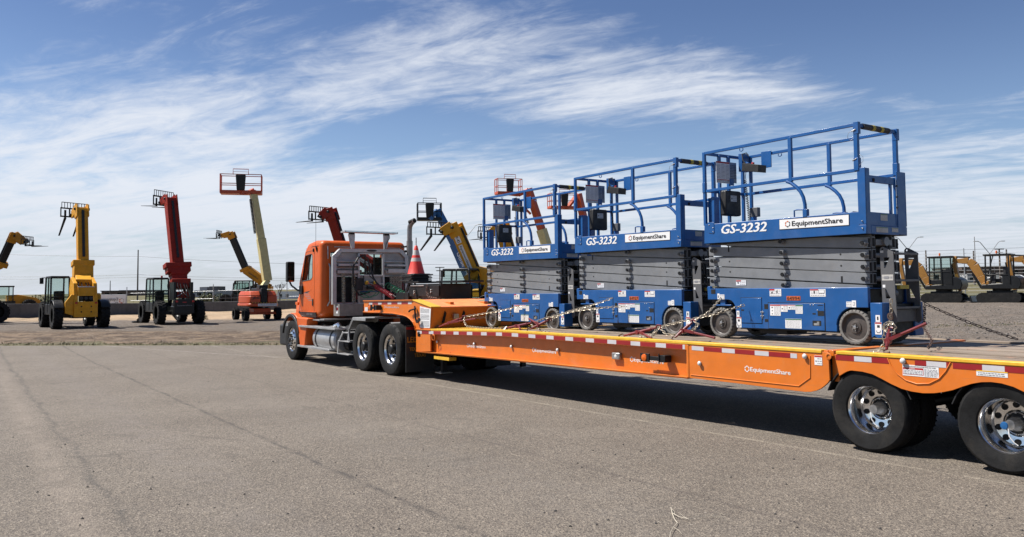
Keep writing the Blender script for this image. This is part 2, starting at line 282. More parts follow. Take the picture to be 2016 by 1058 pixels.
class MB:
    def __init__(s, m='black_paint', M=None): s.v = []; s.f = []; s.fm = []; s.m = m; s.M = M; s.marks = [0]
    def add(s, vs, fs, m=None):
        b = len(s.v)
        for v in vs:
            v = V(v); s.v.append(s.M @ v if s.M else v)
        for f in fs: s.f.append([b+i for i in f]); s.fm.append(m or s.m)
        return s
    def hexa(s, p, m=None):
        return s.add(p, [(0, 3, 2, 1), (4, 5, 6, 7), (0, 1, 5, 4), (1, 2, 6, 5), (2, 3, 7, 6), (3, 0, 4, 7)], m)
    def new(s):
        if len(s.f) > s.marks[-1]: s.marks.append(len(s.f))
        return s
    def box(s, x0, x1, y0, y1, z0, z1, m=None):
        x0, x1 = sorted((x0, x1)); y0, y1 = sorted((y0, y1)); z0, z1 = sorted((z0, z1))
        return s.hexa([(x0, y0, z0), (x1, y0, z0), (x1, y1, z0), (x0, y1, z0), (x0, y0, z1), (x1, y0, z1), (x1, y1, z1), (x0, y1, z1)], m)
    def bar(s, p, q, w, h, m=None, up=(0, 0, 1), w2=None, h2=None):
        p, q = V(p), V(q); d = (q-p).normalized(); up = V(up)
        if abs(d.dot(up)) > 0.98: up = V((1, 0, 0)) if abs(d.x) < 0.9 else V((0, 1, 0))
        a = d.cross(up).normalized(); b = a.cross(d).normalized(); o = []
        for c, ww, hh in ((p, w, h), (q, w2 or w, h2 or h)):
            o += [c - a*ww/2 - b*hh/2, c + a*ww/2 - b*hh/2, c + a*ww/2 + b*hh/2, c - a*ww/2 + b*hh/2]
        return s.hexa(o, m)
    def tube(s, pts, r, m=None, n=8, cap=True, r2=None):
        pts = [V(p) for p in pts]; k = len(pts); vs = []; fs = []; prev = None
        for i, p in enumerate(pts):
            d = (pts[min(k-1, i+1)] - pts[max(0, i-1)]).normalized()
            if prev is None: up = V((0, 0, 1)) if abs(d.z) < 0.9 else V((1, 0, 0)); a = d.cross(up).normalized()
            else: a = (prev - d*prev.dot(d)).normalized()
            prev = a; b = d.cross(a); rr = r if r2 is None else r + (r2-r)*i/(k-1)
            for j in range(n):
                c = 2*math.pi*j/n; vs.append(p + (a*math.cos(c) + b*math.sin(c))*rr)
        for i in range(k-1):
            for j in range(n): fs.append((i*n+j, i*n+(j+1) % n, (i+1)*n+(j+1) % n, (i+1)*n+j))
        if cap: fs += [tuple(range(n))[::-1], tuple(range((k-1)*n, k*n))]
        return s.add(vs, fs, m)
    def cyl(s, p, q, r, m=None, n=20, r2=None): return s.tube([p, q], r, m, n, True, r2)
    def prism(s, pts, axis, a, b, m=None):
        """polygon pts in the plane across axis ('x': (y,z), 'y': (x,z), 'z': (x,y)), from a to b"""
        k = len(pts)
        def P(p, c): return {'x': (c, p[0], p[1]), 'y': (p[0], c, p[1]), 'z': (p[0], p[1], c)}[axis]
        vs = [P(p, a) for p in pts] + [P(p, b) for p in pts]
        ar = sum(pts[i][0]*pts[(i+1) % k][1] - pts[(i+1) % k][0]*pts[i][1] for i in range(k))
        fl = (ar > 0) ^ (b > a) ^ (axis == 'y')
        fs = [tuple(range(k)), tuple(range(k, 2*k))[::-1]] + [(i, k+i, k+(i+1) % k, (i+1) % k) for i in range(k)]
        if not fl: fs = [f[::-1] for f in fs]
        fs = [f[::-1] for f in fs]
        return s.add(vs, fs, m)
    def lathe(s, prof, o, ax, n=40, m=None, mats=None):
        """prof: (radius, distance along ax)"""
        o, ax = V(o), V(ax).normalized(); up = V((0, 0, 1)) if abs(ax.z) < 0.9 else V((1, 0, 0)); a = ax.cross(up).normalized(); b = ax.cross(a)
        vs = []; k = len(prof)
        for r, h in prof:
            for j in range(n): c = 2*math.pi*j/n; vs.append(o + ax*h + (a*math.cos(c) + b*math.sin(c))*r)
        for i in range(k-1):
            fs = [(i*n+j, (i+1)*n+j, (i+1)*n+(j+1) % n, i*n+(j+1) % n) for j in range(n)]
            b0 = len(s.v) if i == 0 else b0
            if i == 0: s.add(vs, [], m)
            for f in fs: s.f.append([b0+q for q in f]); s.fm.append((mats[i] if mats else None) or m or s.m)
        return s
    def text(s, body, o, xd, ud, h, m, off=0.0, shear=0.0, sx=1.0, th=0.002, width=None):
        """lettering: o = lower left, xd = reading direction, ud = up, h = capital height; width fits the line to a length"""
        c = bpy.data.curves.new('txt', 'FONT'); c.body = body; c.offset = off*0.35; c.shear = shear; c.extrude = 0.0; c.resolution_u = 2; c.size = 1.0
        ob = bpy.data.objects.new('txt', c); me = ob.to_mesh()
        xs = [v.co.x for v in me.vertices]; k = h/0.70
        x0 = min(xs); wr = (max(xs)-x0)*k; fx = (width/wr) if width else sx
        xd, ud = V(xd).normalized(), V(ud).normalized(); nn = xd.cross(ud).normalized()
        vs = [V(o) + xd*((v.co.x-x0)*k*fx) + ud*(v.co.y*k) for v in me.vertices]; fs = [tuple(p.vertices) for p in me.polygons]
        bx = h*off*0.9 if off > 0 else 0
        for k_ in range(3 if bx else 1): s.add([v + nn*(th+0.00025*k_) + xd*(bx*(k_-1) if bx else 0) for v in vs], fs, m)
        ob.to_mesh_clear(); bpy.data.objects.remove(ob); bpy.data.curves.remove(c); return s
    def ring_logo(s, c, xd, ud, r, ma, mb, th=0.002):
        xd, ud = V(xd).normalized(), V(ud).normalized(); nn = xd.cross(ud).normalized()
        for k in range(6):
            a0 = math.radians(60*k+8); a1 = math.radians(60*k+54); top = k in (1, 2, 3)
            vs = []; N = 6
            for j in range(N+1):
                a = a0+(a1-a0)*j/N
                for rr in (r*0.66, r*(1.0 if j not in (0, N) else 0.93)): vs.append(V(c) + (xd*math.cos(a) + ud*math.sin(a))*rr + nn*th)
            s.add(vs, [(2*j, 2*j+1, 2*j+3, 2*j+2) for j in range(N)], ma if top else mb)
        return s
    def build(s, name, parent=None, bevel=0.0, smooth=35, seg=2, recalc=True):
        if len(s.marks) > 1:
            ends = s.marks[1:]+[len(s.f)]; out = None
            for a, c in zip(s.marks, ends):
                if c <= a: continue
                q = MB(s.m); used = {}; 
                for f in s.f[a:c]:
                    for i in f:
                        if i not in used: used[i] = len(q.v); q.v.append(s.v[i])
                    q.f.append([used[i] for i in f])
                q.fm = s.fm[a:c]; o = q.build(name, parent, bevel, smooth, seg, recalc); out = out or o
            return out
        me = bpy.data.meshes.new(name); me.from_pydata([tuple(v) for v in s.v], [], s.f)
        if recalc:
            bm = bmesh.new(); bm.from_mesh(me); bmesh.ops.recalc_face_normals(bm, faces=bm.faces); bm.to_mesh(me); bm.free()
        names = []
        for x in s.fm:
            if x not in names: names.append(x)
        for x in names: me.materials.append(MATS[x])
        idx = {x: i for i, x in enumerate(names)}
        me.polygons.foreach_set('material_index', [idx[x] for x in s.fm]); me.update()
        if smooth:
            me.polygons.foreach_set('use_smooth', [True]*len(me.polygons)); me.set_sharp_from_angle(angle=math.radians(smooth))
        o = bpy.data.objects.new(name, me); COL.objects.link(o)
        if parent: o.parent = parent
        if bevel > 0:
            b = o.modifiers.new('bevel', 'BEVEL'); b.width = bevel; b.segments = seg; b.limit_method = 'ANGLE'; b.angle_limit = math.radians(40); b.harden_normals = False
        return o
def thing(name, label, cat, loc=(0, 0, 0), rz=0.0, group=None):
    o = bpy.data.objects.new(name, None); COL.objects.link(o); o.empty_display_size = 0.2
    o.location = loc; o.rotation_euler = (0, 0, rz); return tag(o, label, cat, group)
def tag(o, label, cat, group=None):
    o['label'] = label; o['category'] = cat
    if group: o['group'] = group
    return o
def struct(o, kind='structure'): o['kind'] = kind; return o
def copy_tree(o, parent=None):
    c = o.copy(); COL.objects.link(c)
    if parent: c.parent = parent
    for ch in list(o.children): copy_tree(ch, c)
    return c
def carve(o, cutters):
    """cut the cutters' volumes out of o and keep the result as its mesh"""
    for c in cutters:
        md = o.modifiers.new('cut', 'BOOLEAN'); md.operation = 'DIFFERENCE'; md.solver = 'EXACT'; md.object = c
    bpy.context.view_layer.update()
    dg = bpy.context.evaluated_depsgraph_get(); me = bpy.data.meshes.new_from_object(o.evaluated_get(dg), depsgraph=dg)
    o.modifiers.clear(); o.data = me
    for c in cutters: bpy.data.objects.remove(c)
    me.polygons.foreach_set('use_smooth', [True]*len(me.polygons)); me.set_sharp_from_angle(angle=math.radians(35))
def chain(mb, pts, pitch=0.042, w=0.018, r=0.0052, m=None, sag=0.0):
    """chain of real links along the polyline"""
    pts = [V(p) for p in pts]; segs = [(pts[i+1]-pts[i]).length for i in range(len(pts)-1)]; L = sum(segs); n = max(2, int(L/pitch))
    def P(s_):
        for i, l in enumerate(segs):
            if s_ <= l or i == len(segs)-1: q = pts[i].lerp(pts[i+1], min(1, s_/l)); break
            s_ -= l
        return q
    C = [P(L*i/n) + V((0, 0, -sag*4*(i/n)*(1-i/n))) for i in range(n+1)]
    for i in range(n):
        a, b = C[i], C[i+1]; d = (b-a)
        if d.length < 1e-6: continue
        d.normalize(); up = V((0, 0, 1)) if abs(d.z) < 0.85 else V((1, 0, 0)); e = d.cross(up).normalized(); f = e.cross(d)
        side = (e*0.9+f*0.43) if i % 2 else (f*0.9-e*0.43); c = (a+b)/2; hl = pitch*0.36; vs = []; fs = []; nor = d.cross(side).normalized(); K = 10; R = 5
        for j in range(K):
            t_ = 2*math.pi*j/K; cc, ss = math.cos(t_), math.sin(t_)
            cen = c + d*(hl*(1 if cc > 0 else -1) + cc*w*0.62) + side*(ss*w*0.8); out = (d*cc + side*ss).normalized()
            for q_ in range(R):
                u_ = 2*math.pi*q_/R; vs.append(cen + (out*math.cos(u_) + nor*math.sin(u_))*r)
        for j in range(K):
            for q_ in range(R): fs.append((j*R+q_, ((j+1) % K)*R+q_, ((j+1) % K)*R+(q_+1) % R, j*R+(q_+1) % R))
        mb.add(vs, fs, m)
    return mb
def arc(cx, cz, r, a0, a1, n=10):
    return [(cx + r*math.cos(math.radians(a0+(a1-a0)*i/n)), cz + r*math.sin(math.radians(a0+(a1-a0)*i/n))) for i in range(n+1)]
SEAMS = [(0, -5.2, 1, 0, 0.05, 0.75, (0.045, 0.040, 0.036), 0.35), (0, -6.98, 1, 0, 0.06, 0.6, (0.05, 0.045, 0.04), 0.8), (0, -3.38, 1, 0, 0.05, 0.45, (0.06, 0.05, 0.045), 0.4),
         (0, -6.2, 1, 0, 0.5, 0.35, (0.155, 0.135, 0.12), 0.6), (0, -7.25, 1, 0, 0.22, 0.3, (0.26, 0.215, 0.175), 0.5), (0, -4.2, 1, 0.02, 0.8, 0.25, (0.14, 0.125, 0.11), 0.5),
         (0.5, -1.18, 1, 0.0, 0.05, 0.3, (0.42, 0.37, 0.29), 0.25), (0, -2.75, 1, 0.0, 0.03, 0.3, (0.07, 0.06, 0.05), 0.5), (-14, -1, 1, 0.35, 0.05, 0.5, (0.5, 0.45, 0.4), 0.3),
         (-0.1, -3.2, 1, -6.5, 0.02, 0.35, (0.06, 0.05, 0.045), 0.2)]
ground_mats()
# ------------------------------------------------------------------ land
def axis(lo, hi, near, step):
    out = [0.0]; s = step
    while out[-1] < hi: out.append(out[-1]+s); s *= 1.0 if out[-1] < near else 1.16
    s = step; neg = [0.0]
    while neg[-1] > lo: neg.append(neg[-1]-s); s *= 1.0 if neg[-1] > -near else 1.16
    return neg[:0:-1]+out
gx = [x-15 for x in axis(-6000, 3000, 42, 1.0)]; gy = [y+10 for y in axis(-3000, 6000, 40, 1.0)]
def lsh(y): return min(8, max(0, (y-3)*0.8))
def lot_d(x, y): return (V((x, y, 0))-EP).dot(EN)-lsh(y)      # > 0 on the pavement
land = MB('yard_ground')
vs = []
for y in gy:
    for x in gx:
        d = lot_d(x, y); z = g(x, y); off = -0.12 if d > 1.2 else 0.0
        if -60 < d <= 0.6 and abs(y) < 60: off += 0.035*math.sin(x*1.3+y*0.7)*math.sin(y*1.9-x*0.4) + 0.03*random.uniform(-1, 1)
        vs.append((x, y, z+off))
W_ = len(gx); land.add(vs, [(j*W_+i, j*W_+i+1, (j+1)*W_+i+1, (j+1)*W_+i) for j in range(len(gy)-1) for i in range(W_-1)])
struct(land.build('ground', smooth=180))
lot = MB('asphalt'); T_ = V((-EN.y, EN.x, 0)); T_ = T_ if T_.y > 0 else -T_
us = [-60+1.0*i for i in range(0, 141)]; ws = [0, 0.4, 1.0]+[2+1.0*i for i in range(0, 40)]+[50, 60, 75]
vs = []
for u in us:
    wob = 0.16*math.sin(u*0.7)+0.10*math.sin(u*2.3+1)+random.uniform(-0.10, 0.10)
    for w in ws:
        p = EP + T_*u; s_ = 0.0
        for _ in range(6): s_ = lsh((EP + T_*u + EN*s_).y)
        p = EP + T_*u + EN*(w + s_ + (wob if w < 0.3 else 0)); vs.append((p.x, p.y, g(p.x, p.y) + (0.012 if w > 0.2 else -0.03)))
n_ = len(ws); lot.add(vs, [(i*n_+j, i*n_+j+1, (i+1)*n_+j+1, (i+1)*n_+j) for i in range(len(us)-1) for j in range(n_-1)])
lo_ = struct(lot.build('pavement', smooth=180))
if lo_.data.polygons[0].normal.z < 0: lo_.data.flip_normals()
G_ = bpy.data.objects['ground']
if G_.data.polygons[0].normal.z < 0: G_.data.flip_normals()

# ------------------------------------------------------------------ trailer
TB = -0.90; TF = 1.70
tr = thing('lowboy_trailer', 'long orange lowboy trailer with wooden deck and yellow rub rail, coupled to the orange truck', 'trailer', (0, 0, 0))
def topz(x): return 0.0 if x > -3.6 else -0.08*(-3.6-x)/3.0
def botz(x):
    pts = [(-6.6, -0.497), (-3.65, -0.452), (-1.47, -0.434), (0.16, -0.415), (9, -0.415)]
    for (a, za), (b, zb) in zip(pts, pts[1:]):
        if x <= b: return za+(zb-za)*(x-a)/(b-a)
    return pts[-1][1]
XS = [-6.6, -5.6, -4.6, -3.65, -2.5, -1.47, 0.16, 0.27]
for side, Y0, sg in (('near', TB, 1), ('far', TF, -1)):
    b = MB('trailer_orange')
    prof = [(x, topz(x)-0.028) for x in XS] + [(x, botz(x)) for x in XS[::-1]]
    b.prism(prof, 'y', Y0+sg*0.088, Y0+sg*0.11)
    for a, c in zip(XS, XS[1:]):                                    # bottom flange and the channel that carries the tape
        b.hexa([(a, Y0+sg*0.0, botz(a)-0.018), (c, Y0, botz(c)-0.018), (c, Y0+sg*0.12, botz(c)-0.018), (a, Y0+sg*0.12, botz(a)-0.018),
                (a, Y0-sg*0.008, botz(a)+0.004), (c, Y0-sg*0.008, botz(c)+0.004), (c, Y0+sg*0.12, botz(c)+0.002), (a, Y0+sg*0.12, botz(a)+0.002)])
        b.hexa([(a, Y0+sg*0.001, topz(a)-0.095), (c, Y0+sg*0.001, topz(c)-0.095), (c, Y0+sg*0.012, topz(c)-0.095), (a, Y0+sg*0.012, topz(a)-0.095),
                (a, Y0+sg*0.001, topz(a)-0.03), (c, Y0+sg*0.001, topz(c)-0.03), (c, Y0+sg*0.012, topz(c)-0.03), (a, Y0+sg*0.012, topz(a)-0.03)])
    b.tube([(0.272, Y0+sg*0.032, -0.415), (0.272, Y0+sg*0.032, -0.034)], 0.032, n=14)
    b.box(0.262, 0.335, Y0+sg*0.01, Y0+sg*0.07, -0.419, -0.03)
    rear = [(0.31, -0.03), (2.14, -0.012), (2.149, -0.283), (2.125, -0.315), (2.084, -0.350), (2.045, -0.378), (1.996, -0.402), (1.93, -0.421), (1.864, -0.428), (1.638, -0.428), (0.98, -0.419), (0.31, -0.419)]
    b.prism(rear, 'y', Y0+sg*0.006, Y0+sg*0.030)
    b.tube([(0.315, Y0+sg*0.004, -0.38), (1.792, Y0+sg*0.004, -0.375), (1.93, Y0+sg*0.004, -0.28), (1.936, Y0+sg*0.004, -0.06)], 0.006, n=6)
    wave = [(2.208, -0.028), (2.255, -0.235)] + [(2.26+0.02*i, -0.235+0.062*math.sin(math.pi*min(1, i/7)*0.5)) for i in range(1, 8)]
    cur = [(2.41, -0.174), (2.50, -0.176), (2.601, -0.192), (2.69, -0.226), (2.783, -0.266), (2.88, -0.300), (2.972, -0.316), (3.08, -0.321), (3.179, -0.311), (3.26, -0.293), (3.343, -0.268), (3.42, -0.233), (3.502, -0.200), (3.58, -0.180), (3.66, -0.172), (3.74, -0.176), (3.83, -0.196), (3.91, -0.230), (4.0, -0.27), (4.1, -0.30),
           (4.2, -0.318), (4.32, -0.318), (4.44, -0.30), (4.55, -0.268), (4.66, -0.225), (4.76, -0.19), (4.87, -0.174), (5.0, -0.176), (5.12, -0.205), (5.25, -0.26), (5.6, -0.30), (7.2, -0.30), (7.2, -0.028)]
    b.prism(wave+cur, 'y', Y0+sg*0.006, Y0+sg*0.026)
    b.box(2.14, 2.215, Y0+sg*0.07, Y0+sg*0.09, -0.30, -0.02)
    b.lathe([(0.0, -0.002), (0.034, -0.002), (0.034, 0.004), (0.02, 0.006)], (2.145, Y0+sg*0.005, -0.052), (0, -sg, 0), n=20)
    b.tube([(2.76+0.30*0+x, Y0+sg*0.003, z) for x, z in ((0.0, -0.03), (0.03, -0.10), (0.09, -0.17), (0.17, -0.22), (0.27, -0.243), (0.38, -0.23), (0.47, -0.18), (0.53, -0.11), (0.575, -0.03))], 0.0065, n=6)
    b.build('side_beam', tr, bevel=0.002)
    # goose neck side plate
    b = MB('trailer_orange')
    gn = [(-9.0, 0.435), (-6.74, 0.455), (-6.02, 0.335), (-6.06, -0.06), (-6.06, -0.09), (-6.6, -0.09), (-6.60, -0.50), (-6.55, -0.50)]
    gn = [(-9.0, 0.43), (-6.74, 0.455), (-6.01, 0.335), (-6.055, -0.065), (-6.05, -0.12), (-6.05, -0.47), (-6.61, -0.50), (-6.61, -0.10), (-6.64, -0.02), (-6.70, 0.045), (-6.82, 0.105), (-6.96, 0.15), (-7.12, 0.172), (-7.57, 0.20), (-9.0, 0.205)]
    b.prism(gn, 'y', Y0+sg*0.004, Y0+sg*0.03)
    for a, c in zip(gn[7:], gn[8:]):
        b.hexa([(a[0], Y0-sg*0.022, a[1]-0.012), (c[0], Y0-sg*0.022, c[1]-0.012), (c[0], Y0+sg*0.10, c[1]-0.012), (a[0], Y0+sg*0.10, a[1]-0.012), (a[0], Y0-sg*0.022, a[1]+0.003), (c[0], Y0-sg*0.022, c[1]+0.003), (c[0], Y0+sg*0.10, c[1]+0.003), (a[0], Y0+sg*0.10, a[1]+0.003)])
    b.hexa([(-9.0, Y0-sg*0.02, 0.425), (-6.74, Y0-sg*0.02, 0.452), (-6.74, Y0+sg*0.05, 0.452), (-9.0, Y0+sg*0.05, 0.425), (-9.0, Y0-sg*0.02, 0.442), (-6.74, Y0-sg*0.02, 0.469), (-6.74, Y0+sg*0.05, 0.469), (-9.0, Y0+sg*0.05, 0.442)])
    b.box(-6.61, -6.04, Y0-sg*0.012, Y0+sg*0.02, -0.09, -0.072)
    b.build('gooseneck_side', tr, bevel=0.002)
# goose neck body, decks
b = MB('trailer_orange')
b.box(-9.0, -8.97, TB+0.03, TF-0.03, 0.21, 0.42)
b.prism([(-6.0, 0.325), (-6.03, 0.33), (-6.09, -0.09), (-6.06, -0.09)], 'y', TB+0.03, TF-0.03)
for y in (-0.35, 0.4, 1.15): b.box(-8.9, -6.2, y-0.04, y+0.04, 0.05 if y == 0.4 else 0.2, 0.42)
b.build('gooseneck_frame', tr, bevel=0.003)
b = MB('diamond_orange'); b.hexa([(-8.98, TB+0.05, 0.425), (-6.74, TB+0.05, 0.452), (-6.74, TF-0.05, 0.452), (-8.98, TF-0.05, 0.425), (-8.98, TB+0.05, 0.440), (-6.74, TB+0.05, 0.467), (-6.74, TF-0.05, 0.467), (-8.98, TF-0.05, 0.440)])
b.hexa([(-6.74, TB+0.20, 0.452), (-6.0, TB+0.20, 0.322), (-6.0, TF-0.2, 0.322), (-6.74, TF-0.2, 0.452), (-6.74, TB+0.20, 0.467), (-6.0, TB+0.20, 0.338), (-6.0, TF-0.2, 0.338), (-6.74, TF-0.2, 0.467)])
b.build('gooseneck_deck', tr)
b = MB('rail_yellow')
for Y0, sg in ((TB, 1), (TF, -1)):
    b.hexa([(-6.74, Y0-sg*0.01, 0.453), (-5.995, Y0-sg*0.01, 0.327), (-5.995, Y0+sg*0.20, 0.327), (-6.74, Y0+sg*0.20, 0.453), (-6.74, Y0-sg*0.01, 0.470), (-5.995, Y0-sg*0.01, 0.344), (-5.995, Y0+sg*0.20, 0.344), (-6.74, Y0+sg*0.20, 0.470)])
b.build('ramp_stripe', tr, bevel=0.002)
b = MB('decal_grey'); b.text('EquipmentShare', (-6.0, -0.04, 0.10), (0, 1, 0), (0, 0, 1), 0.062, 'cone_band', off=0.02, width=0.62, th=0.012); b.ring_logo((-6.0, -0.115, 0.13), (0, 1, 0), (0, 0, 1), 0.048, 'cone_band', 'cone_band', th=0.012); b.build('wall_lettering', tr, smooth=0)
b = MB('dark_void')
for y in (-0.62, -0.22): b.new(); b.prism([(y, 0.26), (y+0.035, 0.22), (y-0.01, 0.06), (y-0.05, 0.03)], 'x', -6.03, -5.99)
b.new(); b.box(-6.0, -5.93, -0.46, -0.36, 0.11, 0.2, 'steel')
b.build('tie_down_slot', tr, bevel=0.003)
# deck: steel grip section, then boards
b = MB('rail_yellow'); n_ = 0
x = -5.98
while x < -3.75:
    zt = topz(x); b.box(x, x+0.012, TB+0.07, TF-0.07, zt-0.03, zt-0.002)
    y = TB+0.075
    while y < TB+0.62:
        b.prism([(y, zt-0.004), (y+0.012, zt+0.014), (y+0.024, zt-0.004)], 'x', x, x+0.012); y += 0.05
    x += 0.055
for y in (TB+0.09, TB+0.35, TB+0.65, 0.4, TF-0.65, TF-0.1): b.hexa([(-5.98, y-0.01, topz(-5.98)-0.032), (-3.72, y-0.01, -0.032), (-3.72, y+0.01, -0.032), (-5.98, y+0.01, topz(-5.98)-0.032), (-5.98, y-0.01, topz(-5.98)-0.006), (-3.72, y-0.01, -0.006), (-3.72, y+0.01, -0.006), (-5.98, y+0.01, topz(-5.98)-0.006)])
b.hexa([(-5.98, TB+0.09, topz(-5.98)-0.036), (-3.74, TB+0.09, -0.036), (-3.74, TF-0.09, -0.036), (-5.98, TF-0.09, topz(-5.98)-0.036), (-5.98, TB+0.09, topz(-5.98)-0.032), (-3.74, TB+0.09, -0.032), (-3.74, TF-0.09, -0.032), (-5.98, TF-0.09, topz(-5.98)-0.032)])  # solid sheet added under the slats to keep sun patches off the ground
b.build('grip_deck', tr, smooth=0)
b = MB('deck_wood'); y = TB+0.114
while y < TF-0.1:
    w_ = min(0.141, TF-0.09-y)
    for a, c in ((-3.72, -1.2), (-1.195, 2.06), (2.20, 7.2)):
        z1 = -0.005+random.uniform(-0.009, 0.004); b.box(a, c, y, y+w_, -0.045, z1)
    y += 0.152
b.box(-3.72, 2.06, TB+0.09, TF-0.09, -0.06, -0.046, 'dark_void'); b.box(2.2, 7.2, TB+0.09, TF-0.09, -0.06, -0.046, 'dark_void'); b.build('deck_boards', tr, bevel=0.003, seg=1)
b = MB('trailer_orange'); b.box(2.075, 2.12, TB+0.03, TF-0.03, -0.05, 0.003); b.box(2.13, 2.185, TB+0.03, TF-0.03, -0.05, 0.003); b.new(); b.box(-3.74, -3.722, TB+0.07, TF-0.07, -0.05, 0.002, 'rail_yellow'); b.new()
b.box(4.4, 7.2, -0.32, -0.29, -0.05, 0.002); b.build('deck_joint', tr, bevel=0.002)
for Y0, sg in ((TB, 1), (TF, -1)):
    b = MB('rail_yellow' if sg == 1 else 'deck_wood'); XR = [-6.05, -5.6, -4.6, -3.65, 2.07]
    for a, c in zip(XR, XR[1:]): b.hexa([(a, Y0-sg*0.002, topz(a)-0.028), (c, Y0-sg*0.002, topz(c)-0.028), (c, Y0+sg*0.112, topz(c)-0.028), (a, Y0+sg*0.112, topz(a)-0.028), (a, Y0-sg*0.002, topz(a)+0.006), (c, Y0-sg*0.002, topz(c)+0.006), (c, Y0+sg*0.112, topz(c)+0.006), (a, Y0+sg*0.112, topz(a)+0.006)])
    b.box(2.23, 7.2, Y0-sg*0.002, Y0+sg*0.112, -0.026, 0.006); b.build('rub_rail', tr, bevel=0.005)
# reflective tape
def tape(b, X0, X1, zf, Y, w, pat, y2=0.0016, start=0):
    x = X0; k = start; b.new()
    while x < X1-0.01:
        L = pat[k % 2]; e = min(X1, x+L); m = 'tape_red' if k % 2 == 0 else 'tape_white'
        b.hexa([(x, Y-y2, zf(x)-w), (e, Y-y2, zf(e)-w), (e, Y, zf(e)-w), (x, Y, zf(x)-w), (x, Y-y2, zf(x)), (e, Y-y2, zf(e)), (e, Y, zf(e)), (x, Y, zf(x))], m); x = e; k += 1
b = MB(); zt = lambda x: topz(x)-0.036
tape(b, -6.55, 0.235, zt, TB+0.001, 0.052, (0.275, 0.175), 0.002, 1); tape(b, 0.34, 1.78, lambda x: -0.043-0.006*(x-0.34)/1.4, TB+0.006, 0.048, (0.272, 0.182), 0.002, 1)
for a, c, m in ((2.222, 2.421, 'tape_red'), (2.421, 2.600, 'tape_white'), (2.600, 2.769, 'tape_red'), (3.016, 3.121, 'tape_red'), (3.121, 3.295, 'tape_white'), (3.295, 3.318, 'tape_red'), (3.352, 3.594, 'tape_red'), (3.594, 3.770, 'tape_white'), (3.770, 4.02, 'tape_red'), (4.02, 4.2, 'tape_white'), (4.2, 4.5, 'tape_red')):
    if a in (2.222, 3.016, 3.352): b.new()
    b.box(a, c, TB+0.0035, TB+0.006, -0.082, -0.034, m)
tape(b, -8.74, -6.79, lambda x: 0.402+0.014*(x+8.74), TB+0.004, 0.046, (0.28, 0.17), 0.002, 1)
b.build('reflective_tape', tr, smooth=0)
b = MB()
for lx, z0, w_, yy in ((-4.82, -0.327, 0.52, TB+0.088), (-2.90, -0.298, 0.515, TB+0.088), (-0.735, -0.297, 0.53, TB+0.088), (1.184, -0.272, 0.513, TB+0.006)):
    b.new(); h_ = 0.046; b.text('EquipmentShare', (lx, yy, z0), (1, 0, 0), (0, 0, 1), h_, 'decal_white', off=0.02, width=w_, th=0.0015); b.ring_logo((lx-0.045, yy, z0+0.022), (1, 0, 0), (0, 0, 1), 0.034, 'decal_white', 'decal_white', th=0.0015)
b.new(); b.text('EquipmentShare', (-7.93, TB+0.004, 0.30), (1, 0, 0), (0, 0, 1), 0.035, 'tape_white', off=0.015, width=0.6, th=0.0015); b.ring_logo((-7.98, TB+0.004, 0.316), (1, 0, 0), (0, 0, 1), 0.03, 'tape_white', 'tape_white', th=0.0015)
b.build('side_lettering', tr, smooth=0)
def lines(b, x0, x1, z0, z1, Y, n, m='decal_grey', nn=None, th=0.0012):
    """small printed lines of a decal"""
    dz = (z1-z0)/n
    for i in range(n):
        x = x0; zc = z1-dz*(i+0.5)
        while x < x1-0.004:
            L = random.uniform(0.008, 0.03); e = min(x1, x+L)
            b.add([(x, Y-th, zc-dz*0.20), (e, Y-th, zc-dz*0.20), (e, Y-th, zc+dz*0.16), (x, Y-th, zc+dz*0.16)], [(0, 1, 2, 3)], m); x = e+0.006
def decal(b, x0, x1, z0, z1, Y, head=None, n=5, icons=0, hh=0.16, body='decal_white'):
    b.new(); b.box(x0, x1, Y-0.002, Y, z0, z1, body); zt = z1
    if head: b.add([(x0+0.002, Y-0.0028, z1-(z1-z0)*hh), (x1-0.002, Y-0.0028, z1-(z1-z0)*hh), (x1-0.002, Y-0.0028, z1-0.002), (x0+0.002, Y-0.0028, z1-0.002)], [(0, 1, 2, 3)], head); zt = z1-(z1-z0)*hh
    m = (x1-x0)*0.06; xi = x0+m
    if icons:
        w_ = (x1-x0)*0.30
        for i in range(icons):
            cz = zt-(zt-z0)*(i+0.5)/icons; r = min(w_*0.4, (zt-z0)*0.30/icons)
            k = random.randint(5, 7); b.add([(xi+w_*0.5+r*random.uniform(0.5, 1)*math.cos(6.28*j/k), Y-0.003, cz+r*random.uniform(0.5, 1)*math.sin(6.28*j/k)) for j in range(k)], [tuple(range(k))], 'decal_black')
        xi += w_+m*0.5
    lines(b, xi, x1-m, z0+(z1-z0)*0.04, zt-(z1-z0)*0.03, Y-0.0012, n)
b = MB()
b.box(2.90, 3.228, TB+0.0035, TB+0.006, -0.176, -0.078, 'decal_white'); b.text('TORQUE SPECIFICATIONS FOR PILOT MOUNTED DISC WHEELS', (2.905, TB+0.0035, -0.0955), (1, 0, 0), (0, 0, 1), 0.0095, 'decal_black', off=0.01, width=0.30)
b.box(2.904, 3.092, TB+0.0025, TB+0.0035, -0.164, -0.102, 'decal_red'); b.box(2.909, 3.087, TB+0.0018, TB+0.0025, -0.160, -0.119, 'decal_white'); b.text('DANGER', (2.965, TB+0.0025, -0.1145), (1, 0, 0), (0, 0, 1), 0.009, 'decal_white', off=0.02)
lines(b, 2.915, 3.082, -0.158, -0.121, TB+0.0012, 3); lines(b, 3.10, 3.222, -0.170, -0.104, TB+0.003, 6)
